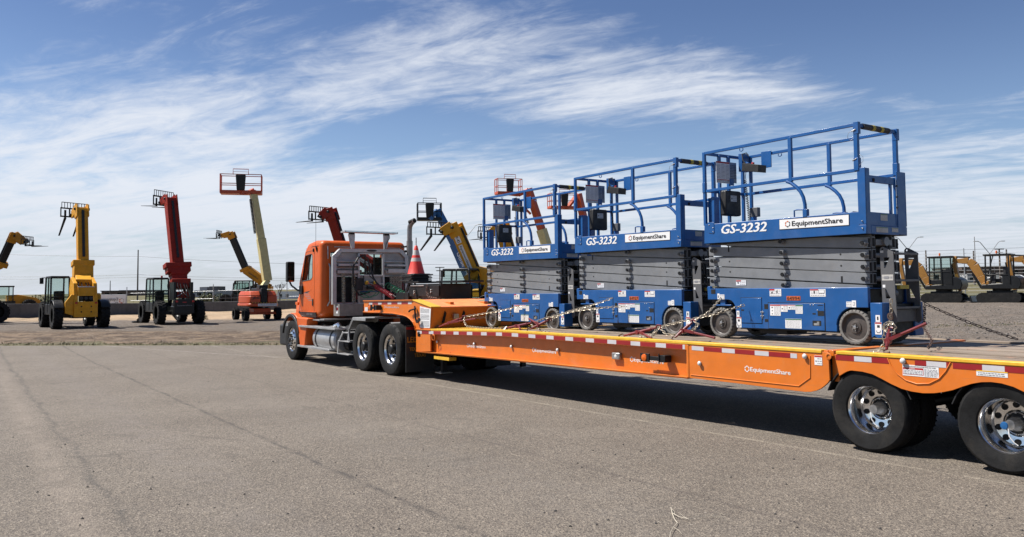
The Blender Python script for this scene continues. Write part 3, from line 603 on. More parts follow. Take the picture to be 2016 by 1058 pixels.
b.new(); b.box(3.545, 3.792, TB+0.0035, TB+0.006, -0.126, -0.080, 'decal_white'); b.box(3.545, 3.792, TB+0.002, TB+0.0036, -0.0885, -0.080, 'rail_yellow'); lines(b, 3.56, 3.77, -0.122, -0.092, TB+0.003, 2)
decal(b, 1.985, 2.072, -0.147, -0.052, TB+0.005, 'decal_red', 3, 1, 0.18)
decal(b, -6.50, -6.30, -0.46, -0.34, TB+0.086, 'decal_red', 3, 0)
decal(b, -8.95, -8.80, 0.215, 0.30, TB+0.002, None, 3)
b.new(); b.prism([(-6.445, 0.345), (-6.02, 0.305), (-6.06, -0.045), (-6.44, -0.048)], 'y', TB-0.001, TB+0.002, 'decal_white')
for z0, z1, n in ((0.22, 0.30, 4), (0.10, 0.20, 4), (-0.03, 0.08, 5)): lines(b, -6.42, -6.08, z0, z1, TB-0.001, n, 'decal_black')
lines(b, -6.42, -6.3, 0.30, 0.325, TB-0.001, 1, 'decal_red'); b.text('Landoll', (-6.34, TB-0.001, 0.225), (1, 0, 0), (0, 0, 1), 0.028, 'decal_black', off=0.01) if False else None
b.build('warning_decal', tr, smooth=0)
# lamps
for x, z, yy in ((-4.633, -0.27, TB+0.088), (-3.52, -0.256, TB+0.088), (-2.33, -0.243, TB+0.088), (-5.915, -0.293, TB+0.088), (0.471, -0.237, TB+0.006), (1.884, -0.068, TB+0.006), (2.915, -0.046, TB+0.006)):
    b = MB('lamp_white'); b.lathe([(0, -0.018), (0.012, -0.017), (0.022, -0.012), (0.027, -0.004), (0.028, 0.0)], (x, yy-0.02, z), (0.12, 1, 0.06), n=18); b.cyl((x, yy-0.02, z), (x, yy, z), 0.02, 'steel', 10); b.build('side_lamp', tr)
b = MB('steel'); b.box(-1.12, -0.965, TB+0.04, TB+0.088, -0.295, -0.205); b.lathe([(0, -0.02), (0.03, -0.016), (0.038, 0), (0.04, 0.01)], (-1.042, TB+0.055, -0.25), (0, 1, 0), n=20, m='lamp_white'); b.build('dome_lamp', tr, bevel=0.012)
def beacon(x0, x1, z0, z1, Y):
    r = MB('black_paint'); zc = (z0+z1)/2; h_ = z1-z0
    r.box(x0, x0+0.15*h_/0.1, Y-0.125, Y-0.105, z0, z1); r.box(x0+0.08, x1-0.10, Y-0.115, Y-0.085, zc-0.028, zc+0.022); r.box(x1-0.11, x1, Y-0.13, Y-0.02, z0+0.012, z1-0.008); r.cyl((x1-0.095, Y-0.135, z0-0.01), (x1-0.095, Y-0.135, z1+0.01), 0.008); r.box(x1-0.1, x1-0.02, Y-0.02, Y, z0+0.03, z1-0.03)
    o = r.build('flasher_bracket', tr, bevel=0.003)
    l = MB('amber'); l.lathe([(0, -0.018), (0.02, -0.016), (0.040*h_/0.1, -0.010), (0.044*h_/0.1, 0.0)], (x0+0.06*h_/0.1+0.01, Y-0.125, zc), (0, 1, 0), n=22); l.build('amber_lens', o)
beacon(-0.49, -0.055, -0.275, -0.172, TB+0.088); beacon(-8.52, -8.10, 0.24, 0.36, TB+0.004)
b = MB('black_paint')     # crank handle, hook and marker box at the goose neck drop
b.tube([(-6.60, TB-0.03, 0.34), (-6.52, TB-0.05, 0.30), (-6.74, TB-0.05, 0.27), (-6.80, TB-0.05, 0.24)], 0.016, n=8); b.tube([(-6.60, TB-0.03, 0.32), (-6.55, TB-0.04, 0.12), (-6.50, TB-0.04, 0.05), (-6.40, TB-0.05, 0.075)], 0.018, n=8); b.bar((-6.46, TB-0.05, 0.055), (-6.36, TB-0.05, 0.11), 0.03, 0.05)
b.build('crank_handle', tr); b = MB('black_paint'); b.lathe([(0, -0.02), (0.03, -0.018), (0.04, 0)], (-6.49, TB-0.0, -0.16), (0, 1, 0), n=14); b.box(-6.55, -6.43, TB+0.0, TB+0.088, -0.22, -0.105); b.box(-6.53, -6.44, TB+0.03, TB+0.088, -0.33, -0.25); b.build('marker_box', tr, bevel=0.006)
b = MB('trailer_orange'); b.tube([(-5.93+0.05*math.sin(a), TB+0.02-0.02, -0.16-0.055*(1-math.cos(a))/1.0) for a in [i*math.pi/6 for i in range(-5, 6)]], 0.011, n=8); b.build('tie_ring', tr)
# undergear
b = MB('black_paint'); b.box(-6.5, 5.6, -0.02, 0.10, -0.36, -0.06); b.box(-6.5, 5.6, 0.70, 0.82, -0.36, -0.06)
for i in range(28): b.box(-6.4+i*0.44, -6.34+i*0.44, TB+0.09, TF-0.09, -0.16, -0.05)
b.cyl((0.8, 0.2, -0.34), (2.0, 0.2, -0.34), 0.10); b.cyl((0.8, 0.55, -0.34), (2.0, 0.55, -0.34), 0.10)
b.build('underframe', tr, smooth=35)
b = MB('black_paint'); b.box(-6.30, -6.22, -0.55, -0.45, -0.88, -0.40); b.box(-6.38, -6.14, -0.62, -0.38, -0.90, -0.88, 'steel'); b.new(); b.box(-6.30, -6.22, 1.25, 1.35, -0.88, -0.40); b.box(-6.38, -6.14, 1.18, 1.42, -0.90, -0.88, 'steel'); b.build('landing_leg', tr, bevel=0.004)
b = MB('rail_yellow'); b.box(-5.95, -5.40, TB+0.02, TB+0.17, -0.60, -0.545)
for i in range(11): b.box(-5.94+i*0.05, -5.92+i*0.05, TB+0.02, TB+0.17, -0.545, -0.538)
b.box(-5.9, -5.88, TB+0.088, TB+0.12, -0.55, -0.45, 'black_paint'); b.box(-5.47, -5.45, TB+0.088, TB+0.12, -0.55, -0.45, 'black_paint'); b.build('boarding_step', tr, bevel=0.004)
# wheels
def dual_wheel(name, parent, x, yo, z, sg, R, w, rimR, dual=True, steer=False, alloy='polished_alloy', gap=0.055, lug=10):
    """yo: outer face; sg = +1 when the outside faces -Y"""
    ax = (0, sg, 0)
    wh = MB('rubber')
    def tyre(o_):
        pr = [(rimR*0.985, 0.028), (rimR*1.03, 0.012), (rimR*1.06+0.01, 0.006), (R*0.80+rimR*0.2, 0.0), (R*0.93, 0.004), (R*0.965, 0.012), (R*0.985, 0.028), (R*0.999, 0.045)]
        gr = []; k = 5; y0 = 0.045; y1 = w-0.045
        for i in range(k):
            a = y0+(y1-y0)*i/k; c = y0+(y1-y0)*(i+0.78)/k; d_ = y0+(y1-y0)*(i+0.84)/k; e = y0+(y1-y0)*(i+0.96)/k
            gr += [(R, a+0.001), (R, c), (R-0.012, d_), (R-0.012, e)]
        pr += gr[:-2] + [(R*0.999, w-0.045)] + [(r_, w-h_) for r_, h_ in pr[::-1]][1:]
        wh.lathe(pr, (x, yo+sg*o_, z), ax, n=64)
        for j in range(48):   # shoulder sipes
            a = 2*math.pi*j/48; c_, s_ = math.cos(a), math.sin(a); P = lambda r_, h_: V((x+c_*r_, yo+sg*(o_+h_), z+s_*r_)); tn = V((-s_, 0, c_))*0.008
            for h0, h1 in ((0.010, 0.042), (w-0.042, w-0.010)): wh.hexa([P(R*0.968, h0)-tn, P(R*0.968, h0)+tn, P(R*0.968, h1)+tn, P(R*0.968, h1)-tn, P(R*0.981, h0+0.006)-tn, P(R*0.981, h0+0.006)+tn, P(R*0.990, h1)+tn, P(R*0.990, h1)-tn])
    tyre(0.0)
    if dual: tyre(w+gap)
    o = wh.build('wheel', parent)
    rm = MB(alloy)
    if steer:
        rm.lathe([(rimR*1.04, 0.004), (rimR*1.05, 0.016), (rimR*0.96, 0.03), (rimR*0.93, 0.045), (rimR*0.90, 0.03), (rimR*0.62, -0.012), (rimR*0.52, -0.016), (rimR*0.46, 0.0), (rimR*0.40, 0.0), (0.085, 0.0), (0.085, -0.05), (0.0, -0.055)], (x, yo, z), ax, n=56)
        dd = 0.01; hr = rimR*0.76; hub_d = -0.005
    else:
        dep = w*0.92 if R < 0.45 else w*0.50
        rm.lathe([(rimR*1.03, 0.010), (rimR*1.045, 0.020), (rimR*0.985, 0.030), (rimR*0.95, 0.045), (rimR*0.90, 0.06), (rimR*0.885, 0.10), (rimR*0.87, dep-0.02), (rimR*0.80, dep), (rimR*0.50, dep+0.012), (rimR*0.42, dep-0.005), (rimR*0.38, dep)], (x, yo, z), ax, n=56)
        dd = dep+0.001; hr = rimR*(0.66 if R > 0.45 else 0.69); hub_d = dep
    rim = rm.build('rim', o)
    hb = MB('dark_void')
    for j in range(10):
        a = 2*math.pi*(j+0.5)/10; c_, s_ = math.cos(a), math.sin(a); hr2 = rimR*(0.085 if R > 0.45 else 0.115); hb.lathe([(0, 0), (hr2, 0), (hr2, 0.01)], (x+c_*hr, yo+sg*((-0.004 if steer else dd-0.006)), z+s_*hr), ax, n=12)
    if steer:
        for j in range(lug):
            a = 2*math.pi*j/lug; c_, s_ = math.cos(a), math.sin(a); hb.cyl((x+c_*rimR*0.49, yo-sg*0.05, z+s_*rimR*0.49), (x+c_*rimR*0.49, yo, z+s_*rimR*0.49), 0.017, 'black_paint', 6)
        hb.lathe([(0, -0.075), (0.05, -0.07), (0.075, -0.05), (0.08, 0)], (x, yo, z), ax, n=20, m='black_paint')
    elif R > 0.45:
        hb.lathe([(0, -0.055), (0.08, -0.05), (0.10, -0.03), (0.105, dd)], (x, yo+sg*0.06, z), ax, n=24, m='black_paint')
        for j in range(lug):
            a = 2*math.pi*j/lug; c_, s_ = math.cos(a), math.sin(a); hb.cyl((x+c_*0.142, yo+sg*(dd-0.045), z+s_*0.142), (x+c_*0.142, yo+sg*dd, z+s_*0.142), 0.016, 'black_paint', 6)
    else:
        hb.lathe([(0, dd-0.13), (0.04, dd-0.13), (0.044, dd-0.10), (0.050, dd-0.09), (0.056, dd-0.03), (0.066, dd-0.005), (0.067, dd+0.02)], (x, yo, z), ax, n=24, m='steel')
        hb.lathe([(0.06, dd-0.002), (0.108, dd-0.002), (0.108, dd+0.03)], (x, yo, z), ax, n=24, m='black_paint')
        for j in range(lug):
            a = 2*math.pi*j/lug; c_, s_ = math.cos(a), math.sin(a); hb.cyl((x+c_*0.090, yo+sg*(dd-0.02), z+s_*0.090), (x+c_*0.090, yo+sg*dd, z+s_*0.090), 0.008, 'steel', 6)
    hb.build('hub', o)
    return o
for i, x in enumerate((2.53, 3.74, 4.95)):
    for sg, yo in ((1, -0.875), (-1, 1.675)):
        z = g(x, 0)+0.395+0.012; w_ = dual_wheel('wheel', tr, x, yo, z, sg, 0.395, 0.235, 0.225, True, lug=8)
        if sg == 1:
            c = MB('decal_white'); c.tube([(x+0.02, yo+0.02, z-0.02), (x+0.03, yo+0.01, z-0.08), (x+0.06, yo+0.02, z-0.13), (x+0.085, yo+0.03, z-0.15)], 0.005, n=6)
            if i == 1: c.lathe([(0, -0.012), (0.028, -0.01), (0.032, 0)], (x-0.01, yo+0.02, z), (0, 1, 0), n=18, m='genie_blue')
            c.build('inflation_hose', w_)
    b = MB('black_paint'); b.cyl((x, TB+0.3, g(x, 0)+0.40), (x, TF-0.3, g(x, 0)+0.40), 0.06); b.build('axle', tr)
b = MB('black_plastic')       # inner mud guards above the axles
for x in (2.53, 3.74, 4.95):
    for y0, y1 in ((TB+0.03, TB+0.55), (TF-0.55, TF-0.03)):
        pts = [(px_, pz_) for px_, pz_ in arc(x, -0.545, 0.455, 20, 160, 12)]; ins = [(px_, pz_) for px_, pz_ in arc(x, -0.545, 0.445, 160, 20, 12)]; b.new(); b.prism(pts+ins, 'y', y0, y1)
b.build('mud_guard', tr)
# hydraulic box and rack on the goose neck
b = MB('black_paint'); b.box(-8.75, -7.35, 0.05, 0.75, 0.47, 0.78); b.box(-8.72, -7.38, 0.02, 0.05, 0.52, 0.74); b.bar((-8.9, 0.0, 0.47), (-8.72, 0.05, 0.84), 0.03, 0.06); b.bar((-8.3, 0.0, 0.47), (-8.5, 0.05, 0.84), 0.03, 0.06)
b.box(-8.95, -8.2, -0.02, 0.5, 0.80, 0.835); b.box(-9.3, -8.7, 0.0, 0.25, 0.45, 0.60); b.box(-8.0, -6.9, 0.3, 0.8, 0.80, 0.84)
for x, z in ((-8.45, 0.58), (-8.45, 0.62), (-7.7, 0.60), (-7.7, 0.65)): b.cyl((x, 0.0, z), (x, 0.03, z), 0.018, 'steel', 10)
b.box(-8.6, -8.0, 0.0, 0.02, 0.735, 0.752, 'dull_alloy'); chain(b, [(-7.85, -0.0, 0.76), (-7.82, -0.02, 0.60), (-7.7, -0.04, 0.50), (-7.3, -0.06, 0.475)], 0.05, 0.024, 0.007, 'rusty_chain'); b.build('hydraulic_box', tr, bevel=0.006)
b = MB('leaf_dry'); b.add([(-6.45, 0.35, 0.43), (-6.2, 0.42, 0.385), (-6.15, 0.55, 0.40), (-6.35, 0.5, 0.47), (-6.3, 0.62, 0.41)], [(0, 1, 3), (1, 2, 3), (3, 2, 4)]); 
# the loop above adds a crumpled rag lying on the ramp
rg = b.build('rag', None); tag(rg, 'crumpled yellowish rag lying on the orange ramp of the trailer', 'rag')

# ------------------------------------------------------------------ traffic cones
def cone():
    t_ = thing('traffic_cone', 'orange traffic cone with two pale bands on a stack of black bases above the gooseneck', 'cone', (-8.75, 0.22, 0.84))
    b = MB('cone_orange'); b.lathe([(0.195, 0.165), (0.185, 0.18), (0.118, 0.435)], (0, 0, 0), (0, 0, 1), n=32); b.lathe([(0.098, 0.515), (0.083, 0.572)], (0, 0, 0), (0, 0, 1), n=32); b.lathe([(0.055, 0.685), (0.032, 0.775), (0.024, 0.785)], (0, 0, 0), (0, 0, 1), n=32); b.build('cone_body', t_)
    b = MB('cone_band'); b.lathe([(0.1195, 0.435), (0.0985, 0.515)], (0, 0, 0), (0, 0, 1), n=32); b.lathe([(0.0835, 0.572), (0.0555, 0.685)], (0, 0, 0), (0, 0, 1), n=32); b.build('reflective_collar', t_)
    for k in range(5):
        a = random.uniform(-0.12, 0.12); b = MB('black_plastic', Matrix.Translation((random.uniform(-.02, .02), random.uniform(-.02, .02), 0.0)) @ Matrix.Rotation(a, 4, 'Z')); b.box(-0.25, 0.25, -0.25, 0.25, k*0.034, k*0.034+0.024); b.box(-0.2, 0.2, -0.2, 0.2, k*0.034+0.024, k*0.034+0.034); b.build('rubber_base', t_, bevel=0.008)
    b = MB('steel'); b.cyl((0, 0, 0.75), (0, 0, 0.96), 0.012, n=10); b.build('flag_staff', t_)
cone()
# ------------------------------------------------------------------ scissor lifts
def make_lift(num):
    L = thing('scissor_lift', '', 'scissor lift', (0, 0, 0))
    # chassis
    def side(y0, y1, sg):
        b = MB('lift_blue')
        out = [(-0.21, 0.62), (-0.21, 0.48), (0.12, 0.48)] + arc(0.12, 0.36, 0.12, 85, 8, 6)[0:] + [(0.245, 0.33), (0.25, 0.135), (1.645, 0.135), (1.646, 0.20)] + [(1.853+0.215*math.cos(math.radians(a)), 0.19+0.215*math.sin(math.radians(a))) for a in (175, 160, 145, 130, 115, 103)] + [(1.83, 0.402), (2.026, 0.402), (2.022, 0.62)]
        b.prism(out, 'y', y0, y1); return b.build('chassis_side', L, bevel=0.006)
    side(0.0, 0.05, 1); side(0.74, 0.79, -1)
    b = MB('black_paint'); b.box(0.26, 1.63, 0.055, 0.735, 0.12, 0.56); b.box(-0.19, 2.0, 0.055, 0.735, 0.44, 0.60); b.box(-0.12, 0.1, 0.16, 0.63, 0.12, 0.44); b.box(1.78, 2.16, 0.16, 0.63, 0.13, 0.44); b.box(0.5, 0.9, 0.12, 0.5, 0.07, 0.12); b.build('chassis_core', L, bevel=0.004)
    b = MB('lift_blue'); b.box(-0.20, 2.015, 0.051, 0.739, 0.603, 0.612); b.box(-0.13, 0.16, 0.01, 0.045, 0.402, 0.418); b.box(-0.02, 0.06, 0.02, 0.14, 0.418, 0.475)
    b.cyl((-0.2, 0.01, 0.625), (-0.2, 0.06, 0.625), 0.028, n=14); b.box(-0.228, -0.172, 0.01, 0.06, 0.60, 0.625); b.build('chassis_trim', L, bevel=0.003)
    # service doors
    b = MB('lift_blue'); b.box(0.334, 0.640, -0.006, 0.0, 0.198, 0.504); b.box(0.738, 1.497, -0.006, 0.0, 0.142, 0.443); b.build('service_door', L, bevel=0.004)
    b = MB('dark_void'); Y = -0.0065
    b.box(0.326, 0.646, -0.0008, 0.0, 0.191, 0.511); b.box(0.730, 1.505, -0.0008, 0.0, 0.136, 0.451)
    for r in ((-0.150, -0.078, 0.554, 0.612), (0.678, 0.730, 0.372, 0.430), (0.682, 0.731, 0.218, 0.252)): b.new(); b.box(r[0], r[1], -0.0018, 0.0, r[2], r[3])
    b.new()
    for r in ((1.412, 1.492, 0.305, 0.361), (1.345, 1.386, 0.319, 0.335), (1.342, 1.453, 0.193, 0.250), (1.413, 1.480, 0.420, 0.427), (0.338, 0.375, 0.345, 0.362)): b.new(); b.box(r[0], r[1], Y-0.0012, Y, r[2], r[3])
    b.box(1.36, 1.43, Y-0.003, Y-0.001, 0.197, 0.222, 'steel'); b.box(1.40, 1.43, Y-0.003, Y-0.001, 0.222, 0.24, 'scissor_grey'); b.build('vent_hole', L, smooth=0)
    b = MB('steel'); b.box(0.642, 0.652, -0.010, 0.0, 0.255, 0.345)
    for x, z in ((0.632, 0.335), (0.662, 0.335), (0.632, 0.29), (0.662, 0.29), (1.32, 0.427), (1.358, 0.427), (1.41, 0.37), (0.316, 0.39)): b.cyl((x, -0.011, z), (x, 0, z), 0.006, 'lamp_white', 8)
    b.build('door_hinge', L, bevel=0.002)
    # decals
    b = MB(); D = -0.0005
    b.box(-0.046, -0.012, D-0.002, D, 0.486, 0.558, 'decal_white'); decal(b, -0.012, 0.068, 0.486, 0.545, D, None, 3); b.box(-0.036, -0.022, D-0.004, D-0.002, 0.505, 0.535, 'decal_grey')
    decal(b, 0.762, 0.926, 0.524, 0.610, D, None, 4, 0); b.box(0.762, 0.832, D-0.0035, D, 0.592, 0.610, 'decal_red'); b.prism([(0.785, 0.575), (0.815, 0.582), (0.80, 0.566), (0.822, 0.555), (0.795, 0.562), (0.775, 0.552), (0.79, 0.566)], 'y', D-0.0035, D, 'decal_black'); b.box(0.86, 0.875, D-0.0035, D, 0.563, 0.59, 'decal_black')
    decal(b, 1.317, 1.517, 0.520, 0.604, D, None, 4, 0); b.box(1.319, 1.425, D-0.0035, D, 0.590, 0.603, 'decal_red'); b.box(1.365, 1.38, D-0.0035, D, 0.558, 0.585, 'decal_black'); b.box(1.43, 1.505, D-0.0035, D-0.002, 0.558, 0.596, 'decal_grey'); b.box(1.435, 1.50, D-0.004, D-0.003, 0.562, 0.592, 'decal_white')
    decal(b, 0.767, 0.915, 0.296, 0.427, Y, 'decal_red', 8, 3, 0.12); decal(b, 0.921, 1.013, 0.343, 0.426, Y, 'decal_red', 4, 1, 0.14); decal(b, 1.017, 1.118, 0.369, 0.426, Y, 'decal_red', 3, 1, 0.16); decal(b, 1.122, 1.218, 0.324, 0.427, Y, 'decal_green', 8, 0, 0.16); decal(b, 0.977, 1.198, 0.154, 0.265, Y, 'decal_green', 8, 0, 0.13)
    b.box(0.257, 0.300, D-0.002, D, 0.268, 0.344, 'decal_white'); b.box(0.272, 0.285, D-0.003, D-0.001, 0.295, 0.328, 'decal_black')
    b.box(0.253, 0.328, D-0.002, D, 0.139, 0.266, 'decal_white'); b.box(0.255, 0.326, D-0.003, D-0.001, 0.251, 0.264, 'decal_red'); b.box(0.275, 0.305, D-0.003, D-0.001, 0.212, 0.238, 'decal_black'); b.tube([(0.268, D-0.002, 0.178), (0.272, D-0.002, 0.158), (0.305, D-0.002, 0.158), (0.31, D-0.002, 0.178)], 0.004, 'decal_black', 4)
    decal(b, 1.768, 1.832, 0.408, 0.466, D, None, 3); b.box(1.834, 1.884, D-0.002, D, 0.406, 0.479, 'decal_white'); b.box(1.849, 1.869, D-0.003, D-0.001, 0.425, 0.462, 'decal_grey'); b.box(1.853, 1.865, D-0.004, D-0.002, 0.43, 0.457, 'decal_white')
    b.box(2.104, 2.153, D-0.002, D, 0.256, 0.327, 'decal_white'); b.box(2.120, 2.137, D-0.003, D-0.001, 0.275, 0.312, 'decal_black')
    b.box(2.094, 2.168, D-0.002, D, 0.125, 0.252, 'decal_white'); b.box(2.096, 2.166, D-0.003, D-0.001, 0.236, 0.250, 'decal_red'); b.box(2.118, 2.148, D-0.003, D-0.001, 0.195, 0.222, 'decal_black'); b.tube([(2.11, D-0.002, 0.165), (2.115, D-0.002, 0.145), (2.148, D-0.002, 0.145), (2.153, D-0.002, 0.165)], 0.004, 'decal_black', 4)
    decal(b, 0.178, 0.332, 0.659, 0.724, 0.0975, None, 3, 1); b.box(0.180, 0.255, 0.093, 0.0975, 0.708, 0.722, 'decal_red')
    b.build('decal', L, smooth=0)
    b = MB(); b.box(1.000, 1.187, -0.003, 0.0, 0.476, 0.526, 'decal_orange'); b.text(num, (1.007, -0.003, 0.482), (1, 0, 0), (0, 0, 1), 0.038, 'decal_brown', off=0.02, width=0.172); b.build('fleet_number', L, smooth=0)
    # wheels
    for x in (0.0, 1.853):
        for yo, sg in ((0.0, 1), (0.79, -1)):
            b = MB('tyre_grey'); w = 0.125; b.lathe([(0.150, 0.02), (0.152, 0.004), (0.160, 0.0), (0.180, 0.003), (0.189, 0.012), (0.1905, 0.02), (0.1905, w-0.02), (0.186, w-0.008), (0.165, w), (0.14, w)], (x, yo, 0.19), (0, sg, 0), n=48)
            for j in range(26):
                a = 2*math.pi*j/26; c_, s_ = math.cos(a), math.sin(a); tn = V((-s_, 0, c_))*0.0035
                P = lambda r_, h_: V((x+c_*r_, yo+sg*h_, 0.19+s_*r_)); b.hexa([P(0.176, -0.001)-tn, P(0.176, -0.001)+tn, P(0.176, 0.03)+tn, P(0.176, 0.03)-tn, P(0.1912, 0.008)-tn, P(0.1912, 0.008)+tn, P(0.1912, 0.03)+tn, P(0.1912, 0.03)-tn], 'rubber')
            o = b.build('wheel', L); b = MB('hub_brown'); b.lathe([(0.152, 0.006), (0.150, 0.012), (0.143, 0.03), (0.135, 0.036), (0.07, 0.030), (0.065, 0.02), (0.045, 0.018), (0.04, 0.022), (0.0, 0.022)], (x, yo, 0.19), (0, sg, 0), n=40)
            b.lathe([(0.0, -0.012), (0.02, -0.01), (0.022, 0.02)], (x, yo+sg*0.01, 0.19), (0, sg, 0), n=12, m='steel')
            for j in range(5):
                a = 2*math.pi*j/5; b.cyl((x+math.cos(a)*0.032, yo+sg*0.004, 0.19+math.sin(a)*0.032), (x+math.cos(a)*0.032, yo+sg*0.02, 0.19+math.sin(a)*0.032), 0.006, 'steel', 6)
            b.build('hub', o)
    # corner boxes at the entry end
    for y0, y1 in ((0.0, 0.17), (0.62, 0.79)):
        b = MB('lift_blue'); b.prism([(2.045, 0.455), (2.18, 0.455), (2.18, 0.092), (2.12, 0.085), (2.08, 0.105), (2.06, 0.088), (2.05, 0.088)], 'y', y0, y1); b.build('corner_box', L, bevel=0.010)
    b = MB('black_paint'); b.box(2.0, 2.06, 0.02, 0.77, 0.13, 0.36); b.box(1.98, 2.12, 0.18, 0.61, 0.13, 0.33); b.box(2.06, 2.2, 0.0, 0.06, 0.075, 0.085, 'wood_block' if False else 'leaf_dry'); b.build('end_frame', L, bevel=0.003)
    # scissor stack
    rows = [((0.035, 1.162), (1.978, 1.042)), ((-0.262, 1.050), (1.983, 0.911)), ((-0.26, 0.919), (1.988, 0.780)), ((-0.258, 0.789), (1.990, 0.655)), ((-0.256, 0.655), (1.985, 0.522))]
    def arm(y0, y1, flip, k):
        (xa, za), (xb, zb) = rows[k]
        if flip: za, zb = zb + (0.0 if k else 0.0), za
        h = 0.117; b = MB('scissor_grey'); zt = (za+h, zb+h)
        b.hexa([(xa, y0, za), (xb, y0, zb), (xb, y1, zb), (xa, y1, za), (xa, y0, zt[0]), (xb, y0, zt[1]), (xb, y1, zt[1]), (xa, y1, zt[0])])
        for xx, z_, s_ in ((xb, zb, 1), (xa, za, -1)):
            b.box(xx+s_*0.0005, xx+s_*0.002, y0+0.008, y1-0.008, z_+0.010, z_+h-0.010, 'dark_void')
        return b.build('scissor_arm', L, bevel=0.006)
    for k in range(5):
        arm(0.10, 0.155, False, k); arm(0.635, 0.69, False, k)
        arm(0.170, 0.235, True, k); arm(0.555, 0.62, True, k)
    b = MB('scissor_grey')
    def pin(x, z, p=0.03):
        b.new()
        b.cyl((x, p+0.012, z), (x, 0.10, z), 0.030, 'scissor_grey', 20); b.cyl((x, p, z), (x, p+0.014, z), 0.024, 'black_paint', 6); b.cyl((x+0.035, p+0.05, z-0.004), (x+0.035, 0.10, z-0.004), 0.007, 'steel', 8)
        b.cyl((x, 0.10, z), (x, 0.70, z), 0.028, 'scissor_grey', 16)
    for z in (1.112, 0.981, 0.851, 0.718): pin(-0.168, z, 0.035)
    for i, z in enumerate((1.17, 1.039, 0.913, 0.781, 0.655)): pin(0.895+0.006*i, z, 0.035)
    for z in (1.098, 0.969, 0.840, 0.712): pin(1.948, z, 0.035)
    b.build('pivot_pin', L)
    b = MB('dark_void'); Yb = 0.0995
    for x0, x1, z0, z1 in ((0.058, 0.078, 1.085, 1.165), (1.645, 1.668, 0.678, 0.745)): b.box(x0, x1, Yb-0.001, Yb, z0, z1)
    for x, z in ((1.649, 0.988), (1.653, 0.861), (0.077, 0.963), (0.083, 0.832)): b.lathe([(0, -0.001), (0.011, -0.001), (0.011, 0.001)], (x, Yb, z), (0, 1, 0), n=12)
    b.build('arm_slot', L, smooth=0)
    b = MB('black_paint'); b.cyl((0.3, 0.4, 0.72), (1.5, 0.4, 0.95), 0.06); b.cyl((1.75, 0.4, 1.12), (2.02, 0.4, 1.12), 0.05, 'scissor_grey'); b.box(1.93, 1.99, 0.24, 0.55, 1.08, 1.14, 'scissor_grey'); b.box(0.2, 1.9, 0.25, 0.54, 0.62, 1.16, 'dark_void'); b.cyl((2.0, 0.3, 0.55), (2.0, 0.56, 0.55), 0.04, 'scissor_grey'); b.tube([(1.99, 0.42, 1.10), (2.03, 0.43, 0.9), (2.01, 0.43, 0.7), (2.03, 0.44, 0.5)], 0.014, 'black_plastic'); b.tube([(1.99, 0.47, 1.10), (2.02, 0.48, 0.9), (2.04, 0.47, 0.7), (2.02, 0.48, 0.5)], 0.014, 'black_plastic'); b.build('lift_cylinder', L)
    # ladder
    for y, dx in ((0.15, 0.0), (0.62, 0.0)):
        b = MB('ladder_grey'); out = [(2.085, 1.025), (2.105, 1.048), (2.125, 1.048), (2.233, 0.990), (2.240, 0.55), (2.254, 0.257), (2.216, 0.228), (2.098, 0.30), (2.092, 0.60), (2.085, 0.95)]
        b.prism(out, 'y', y, y+0.012); o = b.build('ladder_plate', L)
        c1 = MB('ladder_grey'); c1.prism([(2.122, 0.937), (2.192, 0.934), (2.140, 0.822), (2.126, 0.822)], 'y', y-0.02, y+0.03); c1 = c1.build('c'); c2 = MB('ladder_grey'); c2.prism([(2.134, 0.500), (2.190, 0.500), (2.140, 0.60), (2.130, 0.60)], 'y', y-0.02, y+0.03); c2 = c2.build('c'); c3 = MB('ladder_grey'); c3.cyl((2.112, y-0.02, 1.022), (2.112, y+0.03, 1.022), 0.011); c3 = c3.build('c'); carve(o, [c1, c2, c3])
    b = MB('ladder_grey')
    for z in (0.975, 0.69, 0.40): b.new(); b.box(2.20, 2.245, 0.162, 0.62, z-0.012, z+0.012)
    b.box(2.19, 2.2, 0.162, 0.62, 0.25, 0.38); b.build('ladder_rung', L, bevel=0.002)
    b = MB(); decal(b, 2.100, 2.225, 0.69, 0.752, 0.1495, None, 1, 0, body='cone_band'); b.box(2.125, 2.175, 0.1455, 0.1465, 0.708, 0.735, 'decal_grey'); b.new(); b.box(2.105, 2.135, 0.1475, 0.1495, 0.615, 0.645, 'decal_white'); b.new(); b.box(2.09, 2.125, 0.1475, 0.1495, 0.985, 1.01, 'cone_band'); b.new(); b.box(2.2, 2.24, 0.25, 0.42, 0.60, 0.64, 'pad_yellow'); decal(b, 2.08, 2.19, 0.285, 0.36, 0.6195, None, 2, body='cone_band'); b.build('ladder_decal', L, smooth=0)
    # platform
    b = MB('lift_blue'); b.box(-0.20, 2.0, 0.03, 0.76, 1.275, 1.292); b.box(-0.22, 2.02, 0.07, 0.72, 1.165 if False else 1.19, 1.23, 'black_paint'); b.build('platform_floor', L)
    for y0, y1 in ((0.0, 0.018), (0.772, 0.79)):
        b = MB('lift_blue'); b.prism([(-0.247, 1.215), (-0.24, 1.46), (-0.10, 1.462), (-0.08, 1.452), (1.95, 1.432), (1.95, 1.29), (2.032, 1.287), (2.03, 1.192), (-0.247, 1.205)][0:9], 'y', y0, y1); b.build('toe_board', L, bevel=0.004)
    b = MB('lift_blue'); b.prism([(-0.18, 1.475), (-0.075, 1.475), (-0.07, 1.345), (-0.085, 1.325), (-0.165, 1.34)], 'y', -0.006, 0.0); b.new(); b.box(-0.245, -0.23, 0.02, 0.77, 1.20, 1.44)
    for x, z in ((-0.155, 1.44), (-0.09, 1.40), (-0.09, 1.35), (1.99, 1.33), (1.99, 1.25)): b.cyl((x, -0.012, z), (x, 0.0, z), 0.008, 'steel', 8)
    b.build('corner_plate', L, bevel=0.003)
